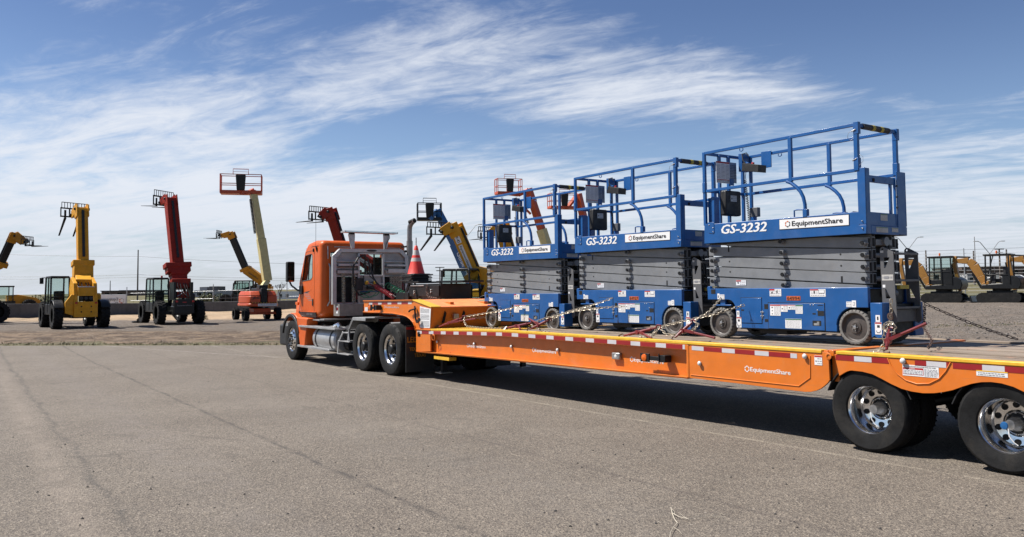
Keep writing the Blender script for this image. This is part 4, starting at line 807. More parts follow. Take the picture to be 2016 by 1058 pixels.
    b = MB(); b.text('GS-3232', (0.045, -0.001, 1.315), (1, 0, -0.012), (0, 0, 1), 0.112, 'decal_white', off=0.035, shear=0.22, width=0.70, th=0.0015); b.build('model_lettering', L, smooth=0)
    b = MB(); xd = V((1, 0, -0.0145)).normalized(); P0 = V((0.927, 0.0, 1.307)); 
    b.hexa([(0.927, -0.004, 1.307), (1.835, -0.004, 1.294), (1.835, 0, 1.294), (0.927, 0, 1.307), (0.927, -0.004, 1.428), (1.837, -0.004, 1.415), (1.837, 0, 1.415), (0.927, 0, 1.428)], 'decal_black')
    b.hexa([(0.932, -0.0055, 1.312), (1.830, -0.0055, 1.299), (1.830, 0, 1.299), (0.932, 0, 1.312), (0.932, -0.0055, 1.423), (1.832, -0.0055, 1.410), (1.832, 0, 1.410), (0.932, 0, 1.423)], 'decal_white')
    b.ring_logo((1.045, -0.0055, 1.366), xd, (0, 0, 1), 0.037, 'decal_orange', 'decal_black'); b.text('EquipmentShare', (1.105, -0.0055, 1.340), xd, (0, 0, 1), 0.056, 'decal_black', off=0.03, width=0.655); b.build('owner_sign', L, smooth=0)
    # rails
    R = 0.018
    def sq(p, q, w=0.036): return (V(p), V(q), w)
    b = MB('lift_blue')
    for y in (0.02, 0.77):
        b.bar((-0.235, y, 2.385), (1.96, y, 2.385), 0.030, 0.036); b.bar((-0.235, y, 1.888), (1.96, y, 1.888), 0.030, 0.036)
        b.bar((-0.235, y, 1.44), (-0.235, y, 2.40), 0.036, 0.04); b.bar((-0.235, y-0.003 if y < 0.4 else y+0.003, 1.87), (-0.235, y-0.003 if y < 0.4 else y+0.003, 2.0), 0.044, 0.044)
        b.bar((1.09, y, 1.86), (1.09, y, 2.385), 0.034, 0.045); b.bar((1.937, y, 1.90), (1.937, y, 2.40), 0.044, 0.046); b.bar((1.94, y, 1.88), (1.94, y, 2.02), 0.056, 0.056)
        b.tube([(1.03, y, 1.872), (1.09, y, 1.845), (1.16, y, 1.79), (1.215, y, 1.73), (1.25, y, 1.66), (1.268, y, 1.58), (1.275, y, 1.44)], 0.021, n=10)
        b.bar((1.278, y, 1.43), (1.278, y, 1.52), 0.05, 0.055)
        b.tube([(0.35, y, 2.36), (0.35, y, 2.335), (0.375, y, 2.325), (0.40, y, 2.335), (0.40, y, 2.36)], 0.007, n=6)
        b.tube([(1.115, y+0.01, 1.44), (1.115, y+0.01, 1.52), (1.16, y+0.01, 1.525), (1.24, y+0.01, 1.52)], 0.010, n=6)
    b.prism([(1.60, 1.43), (1.63, 1.455), (1.69, 1.475), (1.68, 1.45), (1.72, 1.43)], 'y', 0.30, 0.42)
    b.build('guard_rail', L, bevel=0.003)
    b = MB('lift_blue')
    for z in (2.385, 1.895): b.bar((-0.235, 0.02, z), (-0.235, 0.77, z), 0.034, 0.036)
    for y in (0.28, 0.46): b.bar((-0.215, y, 1.40), (-0.215, y, 2.385), 0.034, 0.04)
    b.bar((-0.1, 0.77, 1.40), (-0.1, 0.77, 2.38), 0.036, 0.036); b.box(-0.22, -0.12, 0.06, 0.16, 1.29, 1.80); b.build('front_rail', L, bevel=0.003)
    # panels at the front end
    b = MB('decal_white', Matrix.Translation((-0.19, 0, 0)) @ Matrix.Rotation(math.radians(90), 4, 'Z'))
    b.box(0.19, 0.45, -0.004, 0.0, 2.01, 2.298, 'decal_white'); b.add([(0.192, -0.0045, 2.275), (0.448, -0.0045, 2.275), (0.448, -0.0045, 2.296), (0.192, -0.0045, 2.296)], [(0, 1, 2, 3)], 'decal_red')
    for c in range(3): lines(b, 0.20+c*0.085, 0.27+c*0.085, 2.07, 2.265, -0.0045, 11, 'decal_grey')
    lines(b, 0.20, 0.44, 2.015, 2.05, -0.0045, 2, 'decal_black'); b.add([(0.20, -0.0047, 2.052), (0.44, -0.0047, 2.052), (0.44, -0.0047, 2.062), (0.20, -0.0047, 2.062)], [(0, 1, 2, 3)], 'decal_red')
    b.box(0.455, 0.585, -0.004, 0.0, 2.025, 2.30, 'decal_blue')
    for c in range(2): lines(b, 0.462+c*0.062, 0.515+c*0.062, 2.08, 2.27, -0.0045, 9, 'decal_black')
    b.box(0.445, 0.52, -0.014, -0.004, 1.99, 2.08, 'lift_blue'); b.build('instruction_panel', L, smooth=0)
    b = MB('black_plastic'); b.box(-0.19, -0.09, 0.255, 0.555, 1.575, 1.905); o = b.build('manual_box', L, bevel=0.02); b = MB('decal_white', Matrix.Translation((-0.088, 0, 0)) @ Matrix.Rotation(math.radians(90), 4, 'Z')); decal(b, 0.34, 0.46, 1.76, 1.84, -0.001, None, 3, 1, body='cone_band'); b.build('box_decal', o, smooth=0)
    b = MB('lift_blue'); b.box(0.10, 0.26, 0.74, 0.75, 2.20, 2.42); b.new(); b.box(-0.16, -0.10, 0.60, 0.74, 2.18, 2.42); b.bar((-0.1, 0.64, 2.28), (0.0, 0.60, 2.24), 0.03, 0.08); b.build('control_bracket', L, bevel=0.003)
    b = MB('black_plastic'); b.prism([(-0.03, 2.17), (0.235, 2.12), (0.245, 2.215), (-0.01, 2.27)], 'y', 0.50, 0.66); b.tube([(-0.03, 0.58, 2.26), (-0.07, 0.58, 2.33), (-0.10, 0.60, 2.41), (-0.04, 0.62, 2.42), (0.0, 0.62, 2.36)], 0.008, n=6); b.lathe([(0, 0.025), (0.018, 0.022), (0.02, 0)], (0.11, 0.56, 2.245), (0.2, 0, 1), n=12, m='decal_red'); b.lathe([(0.022, 0.0), (0.024, -0.012)], (0.11, 0.56, 2.245), (0.2, 0, 1), n=12, m='pad_yellow'); b.build('control_box', L, bevel=0.006)
    b = MB('black_plastic'); pts = []
    for i in range(200):
        f_ = i/199; a = f_*2*math.pi*24; z = 2.06-0.56*f_; pts.append((-0.06+0.06*f_+0.016*math.cos(a), 0.60+0.016*math.sin(a), z))
    b.tube([(-0.02, 0.58, 2.17), (-0.05, 0.60, 2.10)]+pts+[(0.03, 0.60, 1.44), (0.10, 0.60, 1.38)], 0.0045, n=5); b.build('coiled_cable', L)
    b = MB('ladder_grey'); b.box(0.09, 0.21, 0.50, 0.56, 1.545, 1.665); b.box(0.11, 0.17, 0.50, 0.54, 1.40, 1.545, 'lift_blue'); b.build('outlet_box', L, bevel=0.004)
    # entry end
    b = MB('lift_blue'); b.box(1.943, 2.035, 0.0, 0.012, 1.295, 1.905); b.box(2.02, 2.034, 0.0125, 0.088, 1.192, 1.902); b.box(1.945, 2.033, 0.778, 0.79, 1.295, 1.905); b.box(2.02, 2.032, 0.615, 0.777, 1.20, 1.905); b.box(2.022, 2.036, 0.0885, 0.6145, 1.192, 1.285); b.box(2.012, 2.024, 0.0885, 0.6145, 1.285, 1.43); b.box(1.99, 2.02, 0.0885, 0.6145, 1.755, 1.83); b.box(1.995, 2.018, 0.50, 0.54, 1.43, 1.755); b.box(2.0, 2.03, 0.585, 0.60, 1.30, 1.84)
    for z in (1.50, 1.62, 1.74): b.cyl((2.03, 0.60, z), (2.045, 0.60, z), 0.012, 'black_paint', 8)
    b.box(2.015, 2.026, 0.16, 0.20, 1.76, 1.80, 'dark_void'); b.build('entry_gate', L, bevel=0.004)
    b = MB('decal_white', Matrix.Translation((2.037, 0, 0)) @ Matrix.Rotation(math.radians(90), 4, 'Z')); decal(b, 0.178, 0.398, 1.213, 1.272, 0.0, 'decal_green', 4, body='cone_band'); decal(b, 0.475, 0.597, 1.225, 1.272, 0.0, 'decal_green', 3, body='cone_band'); decal(b, 0.285, 0.415, 1.345, 1.418, 0.012, 'decal_green', 4, body='cone_band'); b.build('gate_decal', L, smooth=0)
    b = MB('lift_blue'); b.bar((1.945, 0.02, 2.378), (1.945, 0.77, 2.378), 0.032, 0.036); b.box(1.92, 1.975, -0.005, 0.045, 2.28, 2.41); b.box(1.92, 1.975, 0.745, 0.795, 2.28, 2.41)
    for z in (2.34, 2.02): b.cyl((1.9, -0.008, z-0.03), (1.95, -0.01, z-0.01), 0.006, 'steel', 6)
    b.tube([(1.94, -0.01, 2.33), (1.87, -0.02, 2.30), (1.85, -0.01, 2.25), (1.88, 0.0, 2.22), (1.93, 0, 2.24)], 0.0025, 'steel', 5); b.tube([(1.98, 0.0, 2.05), (2.02, 0.0, 2.02), (2.02, 0.0, 1.97), (1.97, 0.0, 1.93)], 0.0025, 'steel', 5); b.build('gate_bar', L, bevel=0.003)
    b = MB('black_plastic'); b.cyl((1.945, 0.12, 2.375), (1.945, 0.62, 2.375), 0.032, n=20)
    for y in (0.29, 0.45): b.tube([(1.945, y, 2.375), (1.945, y+0.05, 2.375)], 0.0335, 'pad_yellow', 20)
    b.build('foam_pad', L)
    return L
LX = ((0.0, '64994'), (-2.6897, '64927'), (-5.4029, '64925'))
lab = ('blue scissor lift with orange fleet number 64994, standing closest to the trailer wheels', 'blue scissor lift with the orange fleet number 64927, middle one on the trailer deck', 'blue scissor lift numbered 64925, its front wheels on the yellow grip deck by the truck')
L0 = make_lift('64994'); L0['label'] = lab[0]; L0['group'] = 'blue scissor lifts chained on the trailer deck'
for (x, num), lb in list(zip(LX, lab))[1:]:
    c = copy_tree(L0); c.location = (x, 0, topz(x)-0.004); c['label'] = lb
    for ch in list(c.children):
        if ch.name.startswith('fleet_number'): bpy.data.objects.remove(ch)
    b = MB(); b.box(1.000, 1.187, -0.003, 0.0, 0.476, 0.526, 'decal_orange'); b.text(num, (1.007, -0.003, 0.482), (1, 0, 0), (0, 0, 1), 0.038, 'decal_brown', off=0.02, width=0.172); b.build('fleet_number', c, smooth=0)
L0.location = (0, 0, 0.002)

# ------------------------------------------------------------------ chains and load binders
def chain_thing(pts, label, m='chain_steel', sag=0.0, pitch=0.045, extra=None):
    o0 = V(pts[0]); b = MB(m); chain(b, [V(p)-o0 for p in pts], pitch, 0.017, 0.0045, m, sag)
    for e in (extra or []): chain(b, [V(p)-o0 for p in e], pitch, 0.017, 0.0045, m)
    o = b.build('tie_down_chain'); o.location = o0; tag(o, label, 'chain', 'tie-down chains on the trailer deck'); return o
def binder(p, q, hp, label):
    """lever load binder from hook p to hook q with its handle ending at hp"""
    p, q, hp = V(p), V(q), V(hp); t_ = thing('load_binder', label, 'load binder', p, 0, 'dark red load binders on the deck'); d = (q-p); L = d.length; dn = d.normalized()
    b = MB('binder_red'); b.cyl(dn*L*0.25, dn*L*0.78, 0.020, n=12); b.cyl(dn*L*0.12, dn*L*0.3, 0.013, n=10); b.cyl(dn*L*0.74, dn*L*0.9, 0.013, n=10); b.cyl(dn*L*0.45-V((0, 0.02, 0)), dn*L*0.45+V((0, 0.02, 0)), 0.03, n=12); b.build('barrel', t_)
    for s_, c in ((0.0, 0.14), (1.0, 0.88)):
        b = MB('binder_red' if s_ else 'rusty_chain'); a = dn*L*c; e = dn*L*s_; sd = dn.cross(V((0, 1, 0))).normalized()*0.03
        b.tube([a, (a*0.6+e*0.4)+sd, e+sd*0.6, e-sd*0.6, e*0.75+a*0.25-sd*1.1], 0.011, n=8); b.build('hook', t_)
    b = MB('binder_red'); m_ = dn*L*0.5; hv = (hp-p)-m_; b.bar(m_, m_+hv*0.35, 0.035, 0.035, w2=0.028, h2=0.028); b.cyl(m_+hv*0.3, m_+hv, 0.014, n=10); b.build('handle', t_); return t_
binder((-6.02, -0.80, -0.05), (-5.27, -0.62, 0.17), (-4.95, -0.60, 0.14), 'dark red load binder hooked below the gooseneck ramp beside the orange wall')
chain_thing([(-5.30, -0.62, 0.17), (-4.72, -0.35, 0.26), (-4.95+0.2, -0.1, 0.33), (-5.25, 0.05, 0.37)][0:2]+[(-4.35, -0.05, 0.36)], 'taut bright chain from the ramp end binder up to the lift numbered 64925')
chain_thing([(-5.27, -0.64, 0.16), (-5.17, -0.70, 0.08), (-5.05, -0.72, 0.01), (-4.5, -0.74, 0.0), (-3.75, -0.74, 0.012)], 'slack bright chain lying along the yellow grip deck')
binder((-3.86, -0.78, 0.0), (-3.18, -0.62, 0.13), (-3.30, -0.80, 0.02), 'dark red load binder lying low with a white tag on its hook')
binder((-3.12, -0.80, 0.01), (-2.78, -0.60, 0.19), (-3.33, -0.62, 0.18), 'dark red load binder crossing another one, lever pointing back to the truck')
b = MB('decal_white'); b.add([(-3.79, -0.80, 0.002), (-3.70, -0.83, 0.006), (-3.68, -0.80, 0.06), (-3.76, -0.77, 0.05)], [(0, 1, 2, 3)]); b.build('paper_tag', bpy.data.objects['load_binder.001'], smooth=0).location = (3.86, 0.78, 0.0)
chain_thing([(-2.80, -0.60, 0.18), (-2.55, -0.45, 0.30), (-2.1, -0.18, 0.44), (-2.0, -0.05, 0.50)], 'bright chain rising to the gap between the first and second lifts')
chain_thing([(-3.18, -0.62, 0.13), (-2.85, -0.66, 0.20), (-2.35, -0.45, 0.32), (-2.0, -0.30, 0.36), (-1.75, -0.05, 0.38)], 'bright chain running up to the front wheel of the middle lift', extra=[[(-3.3, -0.6, 0.12), (-3.18, -0.66, 0.06), (-3.02, -0.68, 0.05), (-2.95, -0.66, 0.12)], [(-3.1, -0.64, 0.12), (-3.0, -0.66, 0.03), (-2.9, -0.7, 0.01), (-2.7, -0.7, 0.01)]])
binder((-1.03, -0.80, 0.0), (-0.40, -0.66, 0.15), (-0.42, -0.80, 0.01), 'dark red load binder lying low beside the rear wheel of the middle lift')
binder((-0.04, -0.82, 0.01), (0.13, -0.62, 0.24), (0.52, -0.70, 0.05), 'dark red load binder standing steeply beside the rail joint, lever resting on the deck')
chain_thing([(0.13, -0.62, 0.24), (0.2, -0.45, 0.33), (0.30, -0.05, 0.50)][0:2]+[(0.10, -0.1, 0.50)], 'bright chain from the steep binder up to the tail of the middle lift')
chain_thing([(-0.40, -0.66, 0.15), (-0.1, -0.60, 0.22), (0.30, -0.42, 0.32), (0.42, -0.05, 0.42)], 'bright chain crossing to the front wheel of the lift numbered 64994', extra=[[(-0.42, -0.66, 0.16), (-0.44, -0.70, 0.08), (-0.52, -0.74, 0.01), (-0.70, -0.76, 0.01)], [(-0.40, -0.66, 0.13), (-0.25, -0.72, 0.06), (-0.05, -0.72, 0.07), (0.12, -0.66, 0.12), (0.2, -0.62, 0.2)], [(-0.46, -0.66, 0.16), (-0.5, -0.7, 0.04), (-0.6, -0.72, 0.02)], [(0.13, -0.62, 0.24), (0.22, -0.66, 0.2), (0.19, -0.68, 0.13)]])
binder((2.690, -0.80, 0.01), (2.70, -0.74, 0.245), (3.03, -0.70, 0.29), 'dark red load binder standing upright beside the lift numbered 64994, lever raised high')
chain_thing([(2.700, -0.74, 0.245), (2.69, -0.70, 0.33), (2.60, -0.55, 0.42), (2.40, -0.2, 0.5), (2.22, 0.05, 0.55)][0:2]+[(2.715, -0.73, 0.51)], 'bright chain hanging straight down behind the upright binder', pitch=0.042,
            extra=[[(2.66, -0.74, 0.26), (2.64, -0.75, 0.18), (2.655, -0.76, 0.1), (2.63, -0.78, 0.04), (2.58, -0.78, 0.015)], [(2.72, -0.72, 0.27), (2.75, -0.73, 0.2), (2.71, -0.75, 0.18), (2.66, -0.76, 0.22), (2.69, -0.72, 0.28)], [(2.63, -0.74, 0.22), (2.66, -0.76, 0.28), (2.72, -0.75, 0.3), (2.76, -0.73, 0.24)], [(2.55, -0.78, 0.012), (2.62, -0.8, 0.02), (2.6, -0.76, 0.03)]])
b = MB('rusty_chain'); b.lathe([(0.018, -0.006), (0.036, -0.006), (0.036, 0.006), (0.018, 0.006), (0.018, -0.006)], (2.705, -0.735, 0.345), (0.3, 1, 0.1), n=16); b.build('chain_ring', bpy.data.objects['load_binder.005']).location = (-2.690, 0.80, -0.01)
chain_thing([(2.76, -0.2, 0.03), (2.7, 0.0, 0.08), (2.45, 0.3, 0.2), (2.25, 0.70, 0.42)], 'dark rusty chain rising behind the ladder of the lift numbered 64994', 'rusty_chain')
chain_thing([(2.19, 0.80, 0.44), (2.79, 1.56, 0.04)], 'dark rusty chain stretched from the rearmost lift to the far deck edge', 'rusty_chain', sag=0.02, pitch=0.058)
# ------------------------------------------------------------------ tractor truck
tk = thing('tractor_truck', 'orange day cab tractor truck with an aluminium headache rack, coupled to the orange trailer', 'truck', (0, 0, 0))
YC = 0.17; YL, YR = -0.95, 1.29
cb = MB('truck_orange')
cb.prism([(-11.35, 0.06), (-11.35, 1.86), (-11.9, 1.885), (-12.30, 1.84), (-12.50, 1.70), (-12.95, 0.90), (-12.98, 0.35), (-12.72, 0.02), (-12.2, 0.0), (-11.75, 0.0), (-11.6, 0.03)], 'y', YL, YR)
cab = cb.build('cab_body', tk, bevel=0.13, seg=5)
def cutp(fn):
    m = MB('black_paint'); fn(m); return m.build('c')
cuts = [cutp(lambda m: m.prism([(-11.47, 0.35), (-11.47, 1.70), (-12.2, 1.72), (-12.42, 1.6), (-12.78, 0.85), (-12.78, 0.35)], 'y', YL+0.09, YR-0.09))]
DW = [(-12.42, 1.53), (-12.00, 1.56), (-11.93, 1.52), (-11.93, 1.0), (-12.02, 0.93), (-12.62, 0.90), (-12.66, 0.93)]
cuts.append(cutp(lambda m: m.prism(DW, 'y', YL-0.2, YL+0.3))); cuts.append(cutp(lambda m: m.prism(DW, 'y', YR-0.3, YR+0.2)))
cuts.append(cutp(lambda m: m.box(-11.6, -11.2, -0.72, 1.06, 0.95, 1.58)))
cuts.append(cutp(lambda m: m.hexa([(-13.2, YL+0.16, 0.92), (-12.3, YL+0.16, 0.92), (-12.3, YR-0.16, 0.92), (-13.2, YR-0.16, 0.92), (-12.9, YL+0.16, 1.62), (-12.2, YL+0.16, 1.62), (-12.2, YR-0.16, 1.62), (-12.9, YR-0.16, 1.62)])))
carve(cab, cuts)
b = MB('window_glass')
for y in (YL+0.035, YR-0.04): b.prism(DW, 'y', y, y+0.005)
b.box(-11.42, -11.415, -0.72, 1.06, 0.95, 1.58); b.hexa([(-12.87, YL+0.16, 0.92), (-12.86, YL+0.16, 0.92), (-12.86, YR-0.16, 0.92), (-12.87, YR-0.16, 0.92), (-12.50, YL+0.16, 1.62), (-12.49, YL+0.16, 1.62), (-12.49, YR-0.16, 1.62), (-12.50, YR-0.16, 1.62)])
b.build('cab_window', tk, smooth=0)
b = MB('black_plastic'); n_ = len(DW)
b.tube([(x, YL+0.012, z) for x, z in DW+DW[:1]], 0.018, n=6); b.tube([(-12.18, YL+0.03, 1.55), (-12.30, YL+0.03, 0.92)], 0.014, n=6); b.tube([(x, YR-0.012, z) for x, z in DW+DW[:1]], 0.018, n=6)
b.tube([(-11.345, y, z) for y, z in ((-0.70, 0.96), (1.05, 0.96), (1.05, 1.57), (-0.70, 1.57), (-0.70, 0.96))], 0.016, n=6)
for y in (-0.05, 0.18, 0.42): b.box(-11.40, -11.36, y-0.012, y+0.012, 0.95, 1.58)
b.build('window_seal', tk)
b = MB('seat')
for y in (-0.4, 0.75): b.box(-11.95, -11.8, y-0.24, y+0.24, 0.5, 1.32); b.box(-11.92, -11.84, y-0.14, y+0.14, 1.32, 1.5); b.box(-12.4, -11.9, y-0.24, y+0.24, 0.42, 0.55)
b.build('cab_seat', tk, bevel=0.04)
b = MB('dark_void')           # door shut lines, roof seam
dl = [(-11.80, 0.16), (-11.80, 1.60), (-11.88, 1.64), (-12.38, 1.62), (-12.78, 0.9), (-12.80, 0.35), (-12.60, 0.12), (-11.80, 0.16)]
b.tube([(x, YL-0.0005, z) for x, z in dl], 0.004, n=4); b.tube([(-12.42, YL+0.02, 1.70), (-11.9, YL-0.0005, 1.735), (-11.52, YL-0.0005, 1.735)], 0.006, n=4); b.build('door_seam', tk)
b = MB('black_plastic'); b.box(-11.92, -11.86, YL-0.02, YL+0.0, 0.30, 0.47); b.box(-11.86, -11.82, YL-0.03, YL, 1.60, 1.69); b.build('door_handle', tk, bevel=0.01)
b = MB('truck_orange'); b.box(-12.75, -11.66, YL-0.02, YL-0.0, 0.145, 0.16); b.prism([(-12.85, 0.17), (-11.68, 0.15), (-11.64, 0.02), (-12.9, 0.03)], 'y', YL-0.012, YL, 'black_paint'); b.text('USDOT 20454', (-12.30, YL-0.012, 0.075), (1, 0, 0), (0, 0, 1), 0.045, 'decal_grey', off=0.01, width=0.40); b.build('door_plate', tk, smooth=0)
b = MB('decal_black'); b.text('LEDWELL', (-12.55, YL-0.001, 0.62), (1, 0, 0.03), (0, 0, 1), 0.05, 'decal_grey', width=0.55, shear=0.2) if False else None
for i in range(5): b.box(-12.6+0.1*i, -12.15+0.05*i, YL-0.002, YL, 0.60-0.045*i, 0.612-0.045*i, 'door_grey' if False else 'decal_grey')
b.prism([(-12.55, 0.63), (-12.1, 0.66), (-11.98, 0.70), (-12.15, 0.64), (-12.3, 0.61)], 'y', YL-0.002, YL, 'decal_black'); b.build('door_decal', tk, smooth=0)
b = MB('dull_alloy'); b.tube([(-11.32, -0.80, 1.72), (-11.30, -0.80, 1.42)], 0.012, n=6); b.new(); b.tube([(-11.33, -0.76, 1.30), (-11.27, -0.76, 1.22), (-11.27, -0.76, 0.42), (-11.33, -0.80, 0.30)], 0.018, n=8); b.box(-11.35, -11.335, -0.63, -0.2, 1.70, 1.72); b.box(-11.35, -11.335, 0.78, 1.1, 1.70, 1.72); b.tube([(-11.33, 1.24, 1.3), (-11.30, 1.24, 1.65)], 0.012, n=6); b.new(); b.box(-11.36, -11.1, YL-0.02, 1.31, -0.03, 0.0); b.box(-12.35, -11.4, YL-0.02, YL+0.05, -0.05, -0.02); b.build('grab_rail', tk)
b = MB('black_paint'); b.tube([(-11.62, -0.95, 1.60), (-11.62, -0.98, 1.72)], 0.02, n=8); b.tube([(-11.62, -0.985, 1.66), (-11.62, -0.985, 2.52)], 0.0045, n=6); b.build('aerial', tk)
# hood, fenders, bumper
b = MB('truck_orange')
def sect(x, hw, zt, zb, k=0.75): return [V((x, YC-hw, zb)), V((x, YC-hw, zt-0.22)), V((x, YC-hw*k, zt-0.04)), V((x, YC-hw*0.35, zt)), V((x, YC+hw*0.35, zt)), V((x, YC+hw*k, zt-0.04)), V((x, YC+hw, zt-0.22)), V((x, YC+hw, zb))]
S = [sect(-12.85, 0.98, 0.93, 0.0), sect(-13.3, 0.93, 0.85, 0.0), sect(-13.75, 0.84, 0.68, 0.05), sect(-14.15, 0.74, 0.50, -0.1), sect(-14.42, 0.66, 0.28, -0.3), sect(-14.5, 0.62, 0.05, -0.5)]
vs = [p for s_ in S for p in s_]; b.add(vs, [(i*8+j, i*8+j+1, (i+1)*8+j+1, (i+1)*8+j) for i in range(5) for j in range(7)] + [tuple(range(8))[::-1], tuple(range(40, 48))]); b.build('hood', tk, smooth=50)
zw = g(-12.95, -1)+0.505; XW = -12.97
for sg, y0, y1 in ((1, -1.12, -0.72), (-1, 1.06, 1.46)):
    o_ = y0 if sg == 1 else y1
    b = MB('truck_orange'); b.prism(arc(XW, zw, 0.68, 12, 130, 14)+arc(XW, zw, 0.60, 130, 12, 14), 'y', y0+0.02 if sg == 1 else y0, y1 if sg == 1 else y1-0.02); b.build('front_fender', tk, bevel=0.015)
    b = MB('black_plastic'); b.prism(arc(XW, zw, 0.66, 18, 165, 16)+arc(XW, zw, 0.585, 165, 18, 16), 'y', (y0-0.03) if sg == 1 else y1-0.02, (y0+0.02) if sg == 1 else y1+0.03); b.build('fender_trim', tk, bevel=0.01)
    b = MB('truck_orange'); yy = -1.13 if sg == 1 else 1.47; b.hexa([(-12.28, yy, -0.72), (-11.96, yy, -0.70), (-11.96, yy+sg*0.30, -0.70), (-12.28, yy+sg*0.3, -0.72), (-12.56, yy, 0.02), (-11.84, yy+0.02*sg, -0.0), (-11.84, yy+sg*0.3, 0.0), (-12.56, yy+sg*0.3, 0.02)]); b.build('fender_skirt', tk, bevel=0.03)
b = MB('black_plastic'); b.prism([(-14.3, -0.18), (-14.62, -0.20), (-14.66, -0.45), (-14.60, -0.78), (-14.3, -0.78)], 'y', YC-0.95, YC+0.95); b.box(-14.2, -13.6, YC-1.18, YC-0.9, -0.75, -0.2); b.box(-14.2, -13.6, YC+0.9, YC+1.18, -0.75, -0.2); b.build('bumper', tk, bevel=0.05)
b = MB('amber'); b.box(-13.55, -13.38, YC-0.98, YC-0.93, 0.30, 0.38); b.build('turn_lamp', tk, bevel=0.01)
for sg, y in ((1, -1.27), (-1, 1.61)):
    b = MB('black_plastic'); b.box(-12.98, -12.84, y-0.0 if sg == 1 else y-0.2, y+0.2 if sg == 1 else y, 0.89, 1.40); o = b.build('mirror', tk, bevel=0.03, seg=3)
    a = MB('dark_glass'); a.box(-12.8405, -12.838, (y if sg == 1 else y-0.2)+0.02, (y+0.2 if sg == 1 else y)-0.02, 1.03, 1.37); a.box(-12.8405, -12.838, (y if sg == 1 else y-0.2)+0.02, (y+0.2 if sg == 1 else y)-0.02, 0.93, 1.0); a.build('mirror_glass', o)
    a = MB('amber'); a.box(-12.845, -12.832, y+0.05 if sg == 1 else y-0.16, y+0.16 if sg == 1 else y-0.05, 0.895, 0.925); a.build('marker_lamp', o)
    a = MB('black_plastic'); a.tube([(-12.9, y+sg*0.09, 0.89), (-12.86, y+sg*0.12, 0.80), (-12.75, y+sg*0.24, 0.68), (-12.68, YL+0.0 if sg == 1 else YR, 0.66)], 0.024, n=8); yb = YL if sg == 1 else YR; a.box(-12.74, -12.56, yb-0.05, yb+0.05, 0.58, 0.79); a.build('mirror_arm', o, bevel=0.01)
# steps, tank
for z, x0, x1, hh in ((-0.175, -12.30, -9.98, 0.04), (-0.655, -12.40, -10.30, 0.04)):
    b = MB('dull_alloy'); b.box(x0, x1, -1.16, -0.86, z-hh, z); 
    for i in range(40): b.box(x0+0.02+i*(x1-x0-0.04)/40, x0+0.02+(i+0.4)*(x1-x0-0.04)/40, -1.15, -0.87, z, z+0.006)
    b.build('side_step', tk, bevel=0.006)
b = MB('brushed_alloy'); b.lathe([(0, 0), (0.25, 0.0), (0.292, 0.03), (0.30, 0.06), (0.30, 1.30), (0.292, 1.33), (0.25, 1.36), (0, 1.36)], (-11.55, -0.80, -0.46), (1, 0, 0), n=40); o = b.build('fuel_tank', tk)
for x in (-11.35, -10.45): a = MB('black_paint'); a.lathe([(0.302, 0), (0.308, 0), (0.308, 0.07), (0.302, 0.07)], (x, -0.80, -0.46), (1, 0, 0), n=32); a.build('tank_strap', o)
b = MB('black_paint'); b.cyl((-10.12, -0.72, -0.30), (-9.85, -0.72, -0.30), 0.20, n=20); b.new(); b.cyl((-10.15, -0.75, -0.55), (-9.9, -0.75, -0.55), 0.14, n=20); b.new(); b.box(-12.0, -11.6, -0.8, -0.5, -0.55, -0.1); b.build('air_tank', tk, bevel=0.02)
b = MB('polished_alloy'); b.tube([(-10.35, -1.0, -0.14), (-10.15, -1.0, -0.10), (-10.0, -1.02, -0.16)], 0.05, n=10); b.build('intake_pipe', tk)
# frame
b = MB('black_paint')
for y in (YC-0.43, YC+0.38): b.box(-14.2, -6.75, y, y+0.08, -0.42, -0.14)
for x in (-12.5, -11.2, -9.9, -8.15, -6.85): b.box(x, x+0.12, YC-0.38, YC+0.4, -0.40, -0.2)
for x in (-7.49, -8.81, -12.97): z = g(x, 0)+0.505; b.cyl((x, YC-0.9, z), (x, YC+0.9, z), 0.08)
for x in (-7.49, -8.81): z = g(x, 0)+0.505; b.lathe([(0, -0.22), (0.15, -0.18), (0.2, 0), (0.15, 0.18), (0, 0.22)], (x, YC, z), (0, 1, 0), n=20)
b.box(-13.9, -11.4, YC-0.4, YC+0.4, -0.6, 0.3); b.build('frame_rail', tk, bevel=0.004)
b = MB('black_paint'); b.box(-8.6, -7.7, YC-0.42, YC+0.42, -0.14, 0.10); b.prism([(-8.7, 0.12), (-7.6, 0.06), (-7.6, 0.13), (-8.7, 0.185)], 'y', YC-0.45, YC+0.45); b.build('fifth_wheel', tk, bevel=0.01)
# wheels
zs = g(-12.97, 0)+0.512
dual_wheel('wheel', tk, XW, -1.10, zs, 1, 0.505, 0.28, 0.292, False, True); dual_wheel('wheel', tk, XW, 1.44, zs, -1, 0.505, 0.28, 0.292, False, True)
for x in (-7.49, -8.81):
    z = g(x, 0)+0.505+0.012; dual_wheel('wheel', tk, x, -1.03, z, 1, 0.51, 0.28, 0.292); dual_wheel('wheel', tk, x, 1.37, z, -1, 0.51, 0.28, 0.292)
